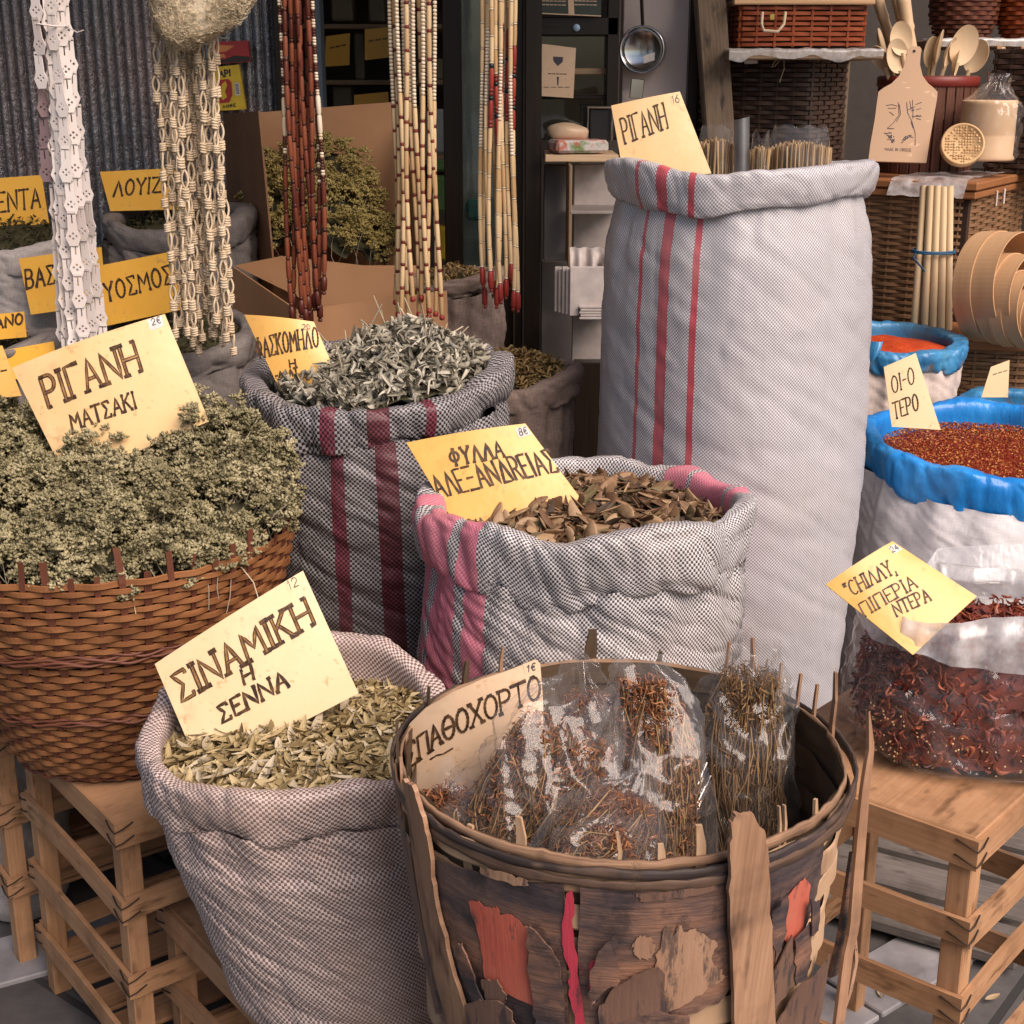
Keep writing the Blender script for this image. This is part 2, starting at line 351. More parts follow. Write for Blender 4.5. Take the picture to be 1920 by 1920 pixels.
# ------------------------------------------------------------------ lettering: stroke alphabet, painted on cards
def arc(cx, cy, rx, ry, a0, a1, n=10): return [(cx + rx * math.cos(R_(a0 + (a1 - a0) * i / n)), cy + ry * math.sin(R_(a0 + (a1 - a0) * i / n))) for i in range(n + 1)]
GLY = {
 'A': (.8, [[(0, 0), (.4, 1), (.8, 0)], [(.14, .36), (.66, .36)]]),
 'B': (.7, [[(0, 0), (0, 1)], [(0, 1)] + arc(.35, .76, .28, .24, 90, -90) + [(0, .52)], [(.35, .52)] + arc(.38, .26, .32, .26, 90, -90) + [(0, 0)]]),
 'G': (.55, [[(0, 0), (0, 1), (.55, 1)]]),
 'D': (.85, [[(0, 0), (.42, 1), (.85, 0), (0, 0)]]),
 'E': (.6, [[(.6, 1), (0, 1), (0, 0), (.6, 0)], [(0, .52), (.45, .52)]]),
 'Z': (.7, [[(0, 1), (.7, 1), (0, 0), (.7, 0)]]),
 'H': (.75, [[(0, 0), (0, 1)], [(.75, 0), (.75, 1)], [(0, .5), (.75, .5)]]),
 'Q': (.75, [arc(.375, .5, .375, .5, 90, 450, 20), [(.15, .5), (.6, .5)]]),
 'I': (.12, [[(.06, 0), (.06, 1)]]),
 'K': (.7, [[(0, 0), (0, 1)], [(.65, 1), (.02, .48)], [(.2, .6), (.7, 0)]]),
 'L': (.8, [[(0, 0), (.4, 1), (.8, 0)]]),
 'M': (.95, [[(0, 0), (.08, 1), (.475, .35), (.87, 1), (.95, 0)]]),
 'N': (.8, [[(0, 0), (0, 1), (.8, 0), (.8, 1)]]),
 'X': (.75, [[(0, 0), (.75, 1)], [(0, 1), (.75, 0)]]),
 'J': (.7, [[(0, 1), (.7, 1)], [(.1, .52), (.6, .52)], [(0, 0), (.7, 0)]]),      # xi
 'O': (.75, [arc(.375, .5, .375, .5, 90, 450, 20)]),
 'P': (.65, [[(0, 0), (0, 1)], [(0, 1)] + arc(.33, .74, .3, .26, 90, -90) + [(0, .48)]]),
 'p': (.75, [[(0, 0), (0, 1), (.75, 1), (.75, 0)]]),                             # pi
 'S': (.7, [[(.66, .86), (.66, 1), (0, 1), (.38, .52), (0, 0), (.7, 0), (.7, .15)]]),
 'T': (.75, [[(0, 1), (.75, 1)], [(.375, 1), (.375, 0)]]),
 'Y': (.75, [[(0, 1), (.375, .5), (.75, 1)], [(.375, .5), (.375, 0)]]),
 'F': (.9, [arc(.45, .55, .42, .3, 90, 450, 18), [(.45, 1.02), (.45, 0)]]),      # phi
 'f': (.6, [[(0, 0), (0, 1), (.6, 1)], [(0, .52), (.45, .52)]]),                 # F
 'C': (.7, [arc(.4, .5, .4, .5, 50, 310, 14)]),
 'l': (.6, [[(0, 1), (0, 0), (.6, 0)]]),
 'R': (.65, [[(0, 0), (0, 1)], [(0, 1)] + arc(.33, .74, .3, .26, 90, -90) + [(0, .48)], [(.3, .48), (.65, 0)]]),
 's': (.6, [arc(.3, .75, .28, .25, 30, 270, 10) + arc(.3, .25, .3, .25, 90, -150, 10)]),
 '!': (.12, [[(.06, .3), (.06, 1)], [(.06, 0), (.06, .08)]]),
 '-': (.4, [[(0, .5), (.4, .5)]]), ',': (.1, [[(.05, .08), (0, -.18)]]), '.': (.1, [[(.03, 0), (.07, .06)]]), '"': (.25, [[(0, 1), (0, .78)], [(.2, 1), (.2, .78)]]),
 '0': (.6, [arc(.3, .5, .3, .5, 90, 450, 16)]), '1': (.3, [[(0, .75), (.22, 1), (.22, 0)]]),
 '2': (.6, [arc(.3, .7, .28, .3, 170, -30, 10) + [(0, 0), (.6, 0)]]),
 '4': (.6, [[(.45, 0), (.45, 1), (0, .3), (.6, .3)]]),
 '6': (.6, [[(.5, 1)] + arc(.3, .3, .3, .3, 150, 510, 14)]),
 '8': (.6, [arc(.3, .74, .24, .26, 90, 450, 14), arc(.3, .25, .3, .25, 90, 450, 14)]),
 'e': (.6, [arc(.35, .5, .3, .5, 50, 310, 12), [(0, .6), (.45, .6)], [(0, .42), (.45, .42)]]),
 '~': (.7, [[(0, .4), (.2, .6), (.4, .4), (.7, .6)]]), ' ': (.45, []),
}
def strokes(text, gap=.30):
    """polylines of a line of text, baseline from x=0 to x=1, cap height 1"""
    x = 0; out = []
    for ch in text:
        w, st = GLY[ch]
        for s in st: out.append([(x + p[0], p[1]) for p in s])
        x += w + gap
    tot = max(x - gap, .01)
    return [[(px / tot, py) for px, py in s] for s in out], tot
def ribbon(mb, P, N, w, mi, k):
    """flat painted stroke through 3D points P lying on a surface of normal N"""
    P = np.asarray(P, float)
    Q = [P[0]]
    for a, b in zip(P[:-1], P[1:]):
        m = max(1, int(np.linalg.norm(b - a) / .012))
        for i in range(1, m + 1): Q.append(a + (b - a) * i / m)
    P = np.array(Q); t = np.gradient(P, axis=0); t /= np.linalg.norm(t, axis=1)[:, None] + 1e-9
    s = np.cross(t, N); s /= np.linalg.norm(s, axis=1)[:, None] + 1e-9
    ww = w * (1 + .18 * np.sin(np.arange(len(P)) * 1.7 + k))[:, None]
    P = P.copy(); P[0] -= t[0] * w * .35; P[-1] += t[-1] * w * .35
    lift = N * (.00035 + .00002 * (k % 25))
    grid(mb, np.stack([P - s * ww / 2 + lift, P + s * ww / 2 + lift], 1), mi, smooth=False)

class Card:
    """a flat or gently bowed card standing where the photo shows it: the plane through a pixel at distance Y, leaning back, turned"""
    def __init__(s, quad, Y, lean, yaw, bend=0.0, outline=None):
        s.n = Vector((math.sin(R_(yaw)) * math.cos(R_(lean)) * 1.0, -math.cos(R_(yaw)) * math.cos(R_(lean)), math.sin(R_(lean))))
        m = ((quad[2][0] + quad[3][0]) / 2, (quad[2][1] + quad[3][1]) / 2); s.p0 = W(m[0], m[1], Y); s.bend = bend
        s.q = [s.pt(*c) for c in quad]                     # TL TR BR BL
        s.bl = s.q[3]; s.eu = s.q[2] - s.q[3]; s.ev = s.q[0] - s.q[3]
        A = np.stack([np.array(s.eu), np.array(s.ev)], 1); s.inv = np.linalg.pinv(A); s.outline = outline
    def pt(s, px, py):
        d = ray(px, py); return CAMP + d * ((s.p0 - CAMP).dot(s.n) / d.dot(s.n))
    def off(s, P):
        P = np.asarray(P, float); uv = (P - np.array(s.bl)) @ s.inv.T; u = uv[..., 0]; v = uv[..., 1]
        return P + np.array(s.n)[None] * (s.bend * (4 * u * (1 - u)) * (.4 + .6 * v) )[..., None]
    def body(s, mb, mi=0, th=.0016):
        q = [np.array(c) for c in s.q]
        if s.outline is None:
            U, V = np.meshgrid(np.linspace(0, 1, 17), np.linspace(0, 1, 9), indexing='ij')
            P = ((1 - U) * (1 - V))[..., None] * q[3] + (U * (1 - V))[..., None] * q[2] + (U * V)[..., None] * q[1] + ((1 - U) * V)[..., None] * q[0]
            f = s.off(P); g = f - np.array(s.n) * th
            grid(mb, f, mi); grid(mb, g, mi, flip=True)
            b = np.concatenate([np.arange(9) + 0, np.arange(1, 17) * 9 + 8, 16 * 9 + np.arange(7, -1, -1), np.arange(15, 0, -1) * 9])
            ff = f.reshape(-1, 3)[b]; gg = g.reshape(-1, 3)[b]; grid(mb, np.stack([ff, gg], 1), mi, cu=True, smooth=False)
        else:
            V, F = polyfill([s.pt(*c) for c in s.outline], np.array(s.n)); f = s.off(V); g = f - np.array(s.n) * th
            mb.add(f, F, mi); mb.add(g, [tuple(reversed(x)) for x in F], mi)
            o = s.off(np.array([s.pt(*c) for c in s.outline])); grid(mb, np.stack([o, o - np.array(s.n) * th], 1), mi, cu=True, smooth=False)
    def text(s, mb, txt, base, up, w=.004, mi=0, serif=.0, gap=.30, hollow=False):
        """base: pixels the baseline runs through; up: pixel vector of the cap height"""
        B = np.array(base, float); L = np.concatenate([[0], np.cumsum(np.linalg.norm(np.diff(B, axis=0), axis=1))]); L /= L[-1]
        st, tot = strokes(txt, gap); rng = random.Random(len(txt)); k = 0
        def px(x, y):
            return np.array([np.interp(x, L, B[:, 0]), np.interp(x, L, B[:, 1])]) + np.array(up) * y
        for line in st:
            D = []
            for (a, b) in zip(line[:-1], line[1:]):
                for i in range(3): D.append((a[0] + (b[0] - a[0]) * i / 3, a[1] + (b[1] - a[1]) * i / 3))
            D.append(line[-1])
            P = s.off(np.array([s.pt(*px(*c)) for c in D])); k += 1
            ww = w * .86 * rng.uniform(.85, 1.15)
            if hollow:
                t_ = np.gradient(P, axis=0); t_ /= np.linalg.norm(t_, axis=1)[:, None] + 1e-9; sd_ = np.cross(t_, np.array(s.n)) * ww * .42
                ribbon(mb, P, np.array(s.n), ww * .75, 1, k); k += 1; ribbon(mb, P + sd_, np.array(s.n), ww * .36, mi, k); k += 1; ribbon(mb, P - sd_, np.array(s.n), ww * .30, mi, k)
            else: ribbon(mb, P, np.array(s.n), ww, mi, k)
            if serif:
                for c in (line[0], line[-1]):
                    if c[1] < .02 or c[1] > .98:
                        h = serif / tot * .10; k += 1
                        P = s.off(np.array([s.pt(*px(c[0] - h, c[1])), s.pt(*px(c[0] + h, c[1]))])); ribbon(mb, P, np.array(s.n), w * 1.1, mi, k)
    def patch(s, mb, corners, mi=0, lift=.0004):
        q = s.off(np.array([s.pt(*c) for c in corners])) + np.array(s.n) * lift
        mb.add(q, [tuple(range(len(q)))[::-1]], mi, smooth=False)
def polyfill(pts, n, maxe=.02):
    """triangulated and subdivided fill of a planar outline"""
    bm = bmesh.new(); vs = [bm.verts.new(p) for p in pts]; f = bm.faces.new(vs)
    if f.normal.length < .5: f.normal_update()
    if Vector(n).dot(f.normal) < 0: f.normal_flip()
    bmesh.ops.triangulate(bm, faces=bm.faces[:])
    for _ in range(7):
        es = [e for e in bm.edges if e.calc_length() > maxe]
        if not es: break
        bmesh.ops.subdivide_edges(bm, edges=es, cuts=1, use_grid_fill=False); bmesh.ops.triangulate(bm, faces=[f for f in bm.faces if len(f.verts) > 3])
    bm.verts.index_update(); V = np.array([v.co[:] for v in bm.verts]); F = [tuple(v.index for v in f.verts) for f in bm.faces]; bm.free()
    return V, F

def sign(label, quad, Y, lean, yaw, matname, lines, sticker=None, bend=0.0, outline=None, inkw=.004, stains=(), cat='sign', group='hand lettered price cards'):
    c = Card(quad, Y, lean, yaw, bend, outline)
    t = thing('price_card', label, cat, (c.q[3] + c.q[2]) / 2, group)
    mb = MB(); c.body(mb); mb.build('card', MT[matname], t)
    if lines:
        mb = MB()
        for l in lines: c.text(mb, l[0], l[1], l[2], l[3] if len(l) > 3 else inkw, 0, l[4] if len(l) > 4 else 1.0, gap=l[5] if len(l) > 5 else .30, hollow=len(l) > 6)
        mb.build('lettering', [MT['ink'], MT['ink_pale']], t)
    if sticker:
        mb = MB(); c.patch(mb, sticker[0]); st = mb.build('price_sticker', MT['white_paper'] if sticker[4] else MT[matname], t)
        mb = MB(); c.text(mb, sticker[1], sticker[2], sticker[3], .0018, 0, 0); st2 = mb.build('price_figures', MT['pencil'], st)
    return t

# ------------------------------------------------------------------ small shapes that get scattered
def leafT(l=1., w=.3, fold=.12, curl=.15, n=5):
    x = np.linspace(0, 1, n); ww = w / 2 * np.sin(PI * np.clip(x * .94 + .03, 0, 1)) ** .8
    P = np.stack([np.stack([x * l - l / 2, -ww, fold * ww * 3 + curl * (x - .5) ** 2 * l], 1), np.stack([x * l - l / 2, 0 * x, curl * (x - .5) ** 2 * l], 1),
                  np.stack([x * l - l / 2, ww, fold * ww * 3 + curl * (x - .5) ** 2 * l], 1)], 1)
    return P.reshape(-1, 3), gridF(n, 3)
def octaT(sx=1, sy=1, sz=1.3):
    V = np.array([(1, 0, 0), (-1, 0, 0), (0, 1, 0), (0, -1, 0), (0, 0, 1), (0, 0, -1)], float) * (sx, sy, sz)
    return V, np.array([(0, 2, 4), (2, 1, 4), (1, 3, 4), (3, 0, 4), (2, 0, 5), (1, 2, 5), (3, 1, 5), (0, 3, 5)])
def podT(l=1., w=.42, th=.12, bow=.18, n=9, m=8):
    x = np.linspace(0, 1, n); r = np.sin(PI * np.clip(x, .02, .98)) ** .55; an = np.arange(m) / m * 2 * PI
    P = np.stack([np.repeat((x * l - l / 2)[:, None], m, 1), w / 2 * r[:, None] * np.cos(an) + bow * l * ((x - .5) ** 2 * 4)[:, None] * .5, th / 2 * r[:, None] * np.sin(an)], 2)
    return P.reshape(-1, 3), gridF(n, m, cv=True)
def curlT(seed, l=1., w=.45, n=7):
    """a dry, crumpled, rolled leaf"""
    r = np.random.default_rng(seed); x = np.linspace(0, 1, n); a = r.uniform(-1.5, 1.5); b = r.uniform(-2, 2); ph = r.uniform(0, 6)
    cx = np.cumsum(np.cos(a * x + .8 * np.sin(3 * x + ph))) / n * l; cz = np.cumsum(np.sin(a * x * 1.6 + 1.1 * np.sin(4 * x + ph))) / n * l
    ww = w / 2 * np.sin(PI * np.clip(x * .9 + .06, 0, 1)) ** .7; P = []
    for k in (-1, -.4, .4, 1):
        P.append(np.stack([cx, k * ww * math.cos(.9 * abs(k) + .3), cz + abs(k) ** 1.3 * ww * 1.1 * np.sin(b * x + 1.2)], 1))
    P = np.stack(P, 1); P -= P.reshape(-1, 3).mean(0); return P.reshape(-1, 3), gridF(n, 4)
def seg_tubes(mb, P0, P1, rad, mi=0, sides=3, bow=None):
    """many straight thin stems at once"""
    P0 = np.asarray(P0, float); P1 = np.asarray(P1, float); d = P1 - P0; L = np.linalg.norm(d, axis=1); z = d / L[:, None]
    a = np.where(np.abs(z[:, 2:3]) < .9, np.array([[0, 0, 1.]]), np.array([[1., 0, 0]])); x = np.cross(a, z); x /= np.linalg.norm(x, axis=1)[:, None]; y = np.cross(z, x)
    nn = 4; an = np.arange(sides) / sides * 2 * PI; s = np.linspace(0, 1, nn)
    bw = np.zeros((len(P0), 3)) if bow is None else bow
    C = P0[:, None] + d[:, None] * s[None, :, None] + bw[:, None] * (4 * s * (1 - s))[None, :, None]
    rad = np.broadcast_to(np.asarray(rad, float), (len(P0),))
    Vv = C[:, :, None] + rad[:, None, None, None] * (x[:, None, None] * np.cos(an)[None, None, :, None] + y[:, None, None] * np.sin(an)[None, None, :, None])
    F = gridF(nn, sides, cv=True); N = len(P0)
    FF = (F[None] + (np.arange(N) * nn * sides)[:, None, None]).reshape(-1, 4)
    return mb.add(Vv.reshape(-1, 3), FF, mi)
def heap_surface(c, R, zf, nr=14, nt=48, Ry=None):
    Ry = Ry or R; rr = np.linspace(0, 1, nr); th = np.arange(nt) / nt * 2 * PI
    X = rr[:, None] * R * np.cos(th); Y = rr[:, None] * Ry * np.sin(th); Z = zf(X, Y)
    return np.stack([X + c[0], Y + c[1], Z + c[2]], 2)
def heap_points(c, R, zf, n, rng, Ry=None, e=.006):
    Ry = Ry or R; r = np.sqrt(rng.random(n)); th = rng.random(n) * 2 * PI; X = r * R * np.cos(th); Y = r * Ry * np.sin(th)
    z = zf(X, Y); nx = -(zf(X + e, Y) - z) / e; ny = -(zf(X, Y + e) - z) / e
    N = np.stack([nx, ny, np.ones(n)], 1); N /= np.linalg.norm(N, axis=1)[:, None]
    return np.stack([X + c[0], Y + c[1], z + c[2]], 1), N

# ------------------------------------------------------------------ sacks
def sack(name, label, rim, base, Rr, Rb, R0, rollh, rollw, mbody, mroll=None, rimz=(), rimr=(), seed=0, wr=1.0, group=None, sq=0.0, neck=.35, inner=.12, nth=300, belly=.45, rollname='rolled_rim', cat='sack', ripple=1.0):
    cx, cy, cz = rim; bx, by, bz = base
    th = np.linspace(-PI, PI, nth + 1); dz = smooth_periodic(list(rimz), th); dr = 1 + smooth_periodic(list(rimr), th)
    SHP = 1 + sq * .06 * np.cos(4 * th + .4)
    t0 = thing(name, label, cat, (bx, by, bz), group)
    # body
    nt = 130; t = np.linspace(0, 1, nt); ztop = cz - rollh * .80
    rad = np.interp(t, [0, .015, .05, .14, belly, .82, .93, 1], [R0 * .55, R0 * .8, R0 * .95, R0 * 1.02, Rb * 1.02, Rb, (Rb + Rr) / 2 - rollw * .15, Rr - rollw * neck])
    k = np.hanning(9); k /= k.sum(); rad2 = np.convolve(np.pad(rad, 4, 'edge'), k, 'valid'); rad2[:3] = rad[:3]
    T, TH = np.meshgrid(t, th, indexing='ij')
    Rr_ = rad2[:, None] * SHP[None] * (1 + (dr - 1)[None] * T ** 2)
    Z = bz + (ztop - bz) * T + dz[None] * T ** 3 * .95
    thc = np.stack([np.cos(TH), np.sin(TH)], 2)
    Q = np.concatenate([thc * Rb, Z[..., None]], 2)
    lump = sn(Q, 7, seed, 2) * .0065 + sn(Q * np.array([1, 1, 2.2]), 16, seed + 1, 3) * .0040
    sk = Q + np.stack([0 * T, 0 * T, .5 * TH * Rb], 2); crease = (1 - np.abs(sn(sk * np.array([.5, .5, 3.4]), 11, seed + 2, 2))) ** 7 * .0042 + (1 - np.abs(sn(sk * np.array([.6, .6, 3.0]), 27, seed + 12, 2))) ** 5 * .0024 + (1 - np.abs(sn(Q * np.array([1.6, 1.6, .35]), 22, seed + 13, 1))) ** 6 * .0030
    crease = crease + .0030 * (1 - np.abs(sn(sk * np.array([.6, .6, 2.2]), 52, seed + 41, 2))) ** 4 + .0016 * (1 - np.abs(sn(sk * np.array([.8, .8, 1.6]), 105, seed + 42, 2))) ** 4 - .0018; lump = lump + .0016 * sn(Q * np.array([1, 1, .3]), 60, seed + 43, 2)
    env = np.clip(T * 6, 0, 1)
    fold = np.clip((T - .72) / .28, 0, 1) ** 1.5 * (.0055 * (1 - np.abs(sn(Q * np.array([1, 1, .12]), 42, seed + 44, 2))) ** 3 + .003 * sn(Q * np.array([1, 1, .2]), 85, seed + 45, 1) + .005 * np.sin(TH * 17 + 2.5 * sn(Q, 5, seed + 3, 1)) + .007 * sn(Q * np.array([1, 1, .25]), 26, seed + 4, 1))
    rr = Rr_ + env * wr * (lump - crease) + wr * fold
    CX = bx + (cx - bx) * T; CY = by + (cy - by) * T
    P = np.stack([CX + rr * np.sin(TH), CY - rr * np.cos(TH), Z], 2)
    v = np.concatenate([[0], np.cumsum(np.hypot(np.diff(rad2), np.diff(np.linspace(bz, ztop, nt))))])
    UV = np.stack([TH * Rb, np.repeat(v[:, None], nth + 1, 1)], 2)
    mb = MB(); grid(mb, P, 0, UV, flip=True); mb.build('sack_body', MT[mbody], t0)
    # rolled rim
    ph = np.concatenate([np.linspace(-150, 180, 34)]); nph = len(ph); ns = 7
    PH, TH2 = np.meshgrid(R_(1) * ph, th, indexing='ij')
    ca, sa = np.cos(PH), np.sin(PH); ca = np.sign(ca) * np.abs(ca) ** .55; sa = np.sign(sa) * np.abs(sa) ** .85
    q2 = np.stack([np.cos(TH2) * Rr, np.sin(TH2) * Rr, PH * .02], 2)
    hh = rollh / 2 * (1 + .16 * sn(np.stack([np.cos(th), np.sin(th)], 1) * 1.0, 3.2, seed + 5, 2))[None]
    ww = rollw * (1 + .22 * sn(np.stack([np.cos(th), np.sin(th)], 1) * 1.0, 4.2, seed + 6, 2))[None]
    base_r = Rr * SHP[None] * dr[None]
    wrn = ripple * wr * (-.0040 * (1 - np.abs(sn(q2 * np.array([1, 1, 1.2]) + .5 * q2[..., [2, 2, 1]], 62, seed + 51, 2))) ** 4 - .0020 * (1 - np.abs(sn(q2 * np.array([1, 1, 2.5]), 120, seed + 52, 2))) ** 4 + .0018 - .0030 * (1 - np.abs(sn(q2 * np.array([1.2, 1.2, 1.0]), 26, seed + 28, 1))) ** 5 - .0022 * (1 - np.abs(sn(q2 * np.array([.8, .8, 3.0]), 40, seed + 38, 1))) ** 5 + .0035 * sn(q2 * np.array([1, 1, .6]), 20, seed + 7, 2) + .0038 * (np.abs(sn(q2 * np.array([1, 1, 2.0]), 34, seed + 8, 1))) - .002 + .003 * sn(q2, 60, seed + 18, 1))
    diag = ripple * wr * .0055 * sn(np.stack([np.cos(TH2 + .3 * PH) * Rr, np.sin(TH2 + .3 * PH) * Rr, PH * .006], 2), 17, seed + 9, 2)
    r = base_r - ww * .5 + ww * .5 * ca * (1 + .25 * sa) + (wrn + diag) * np.clip(ca + .6, 0, 1.2)
    z = cz + dz[None] - hh + hh * sa * (1 + .0 * ca) + (wrn + diag) * sa * .8
    # inside lining below
    s = np.linspace(0, 1, ns)[1:]
    ri = r[-1][None] - .004 * s[:, None]; zi = z[-1][None] - inner * s[:, None]
    r = np.concatenate([r, ri]); z = np.concatenate([z, zi])
    TH3 = np.repeat(th[None], len(r), 0)
    P = np.stack([cx + r * np.sin(TH3), cy - r * np.cos(TH3), z], 2)
    arc_ = np.concatenate([[0], np.cumsum(np.hypot(np.diff(r[:, 0]), np.diff(z[:, 0])))])
    UV = np.stack([TH3 * Rb + .011, np.repeat(arc_[:, None], nth + 1, 1)], 2)
    mb = MB(); grid(mb, P, 0, UV, flip=True); mb.build(rollname, MT[mroll or mbody], t0)
    return t0

# ------------------------------------------------------------------ basket weave
def weave(mb, path, z0, z1, rows, n, h, th, amp, mi=0, spp=5, gapfill=1.0, zwob=.0, seed=0, path_off=0.0, twist_rows=()):
    """horizontal strands passing in front of and behind n stakes. path(s, z) -> (xy, outward normal)"""
    M = n * spp; s = np.arange(M) / M; zs = np.linspace(z0, z1, rows); rng = np.random.default_rng(seed)
    for k in range(rows):
        xy, nr = path(s, zs[k]); hk = h * rng.uniform(.85, 1.12)
        o = amp * np.cos(PI * (s * n + k)) + path_off
        zz = zs[k] + zwob * sn(np.stack([np.cos(s * 2 * PI), np.sin(s * 2 * PI), 0 * s + k * .2], 1), 3, seed + 2, 2)
        prof = [(-th / 2, -hk / 2), (th / 2, -hk / 2 * .8), (th / 2, hk / 2 * .8), (-th / 2, hk / 2)]
        P = np.stack([np.concatenate([xy + nr * (o + a)[:, None], (zz + b)[:, None]], 1) for a, b in prof], 1)
        uv = np.stack([np.repeat((s * 1.7)[:, None], 4, 1), np.repeat(np.arange(4)[None] * .004 + k * .05, M, 0)], 2)
        grid(mb, P, mi, uv, cu=True, cv=True, smooth=False, flip=False)
def circ_path(cx, cy, rfun):
    def f(s, z):
        a = s * 2 * PI; nr = np.stack([np.sin(a), -np.cos(a)], 1); return np.array([cx, cy]) + nr * rfun(z), nr
    return f
def rect_path(cx, cy, hx, hy, rz, p=7.0, taper=lambda z: 1.0):
    a = np.linspace(0, 2 * PI, 2001); x = hx * np.sign(np.cos(a)) * np.abs(np.cos(a)) ** (2 / p); y = hy * np.sign(np.sin(a)) * np.abs(np.sin(a)) ** (2 / p)
    L = np.concatenate([[0], np.cumsum(np.hypot(np.diff(x), np.diff(y)))]); L /= L[-1]; c, sn_ = math.cos(rz), math.sin(rz)
    def f(s, z):
        k = taper(z); X = np.interp(s, L, x); Y = np.interp(s, L, y); e = 1e-3
        X2 = np.interp((s + e) % 1, L, x); Y2 = np.interp((s + e) % 1, L, y); X1 = np.interp((s - e) % 1, L, x); Y1 = np.interp((s - e) % 1, L, y)
        tx, ty = X2 - X1, Y2 - Y1; nl = np.hypot(tx, ty); nx, ny = ty / nl, -tx / nl
        return np.stack([cx + k * (X * c - Y * sn_), cy + k * (X * sn_ + Y * c)], 1), np.stack([nx * c - ny * sn_, nx * sn_ + ny * c], 1)
    return f
def stakes(mb, path, n, z0, z1, w, th, mi=0, top=None, off=0.0, seed=0):
    rng = np.random.default_rng(seed)
    for i in range(n):
        s = (i + .5 * 0) / n; zt = z1 + (top(rng) if top else 0); zs = np.linspace(z0, zt, 9)
        c = []; nn = None
        for z in zs:
            xy, nr = path(np.array([s]), min(z, z1)); c.append((*(xy[0] + nr[0] * off), z)); nn = nr[0]
        P = np.array(c); t = np.array([-nn[1], nn[0], 0]); o = np.array([nn[0], nn[1], 0])
        w_ = w * rng.uniform(.8, 1.1); lean = rng.normal() * .004 * (np.clip(zs - z1, 0, 1) / .05)
        P = P + t * lean[:, None]
        G = np.stack([P - t * w_ / 2 - o * th / 2, P + t * w_ / 2 - o * th / 2, P + t * w_ / 2 + o * th / 2, P - t * w_ / 2 + o * th / 2], 1)
        uv = np.stack([np.repeat(zs[:, None], 4, 1), np.repeat(np.arange(4)[None] * .003 + i * .11, 9, 0)], 2)
        grid(mb, G, mi, uv, cv=True, smooth=False); mb.add(G[-1], [(0, 1, 2, 3)], mi, smooth=False)

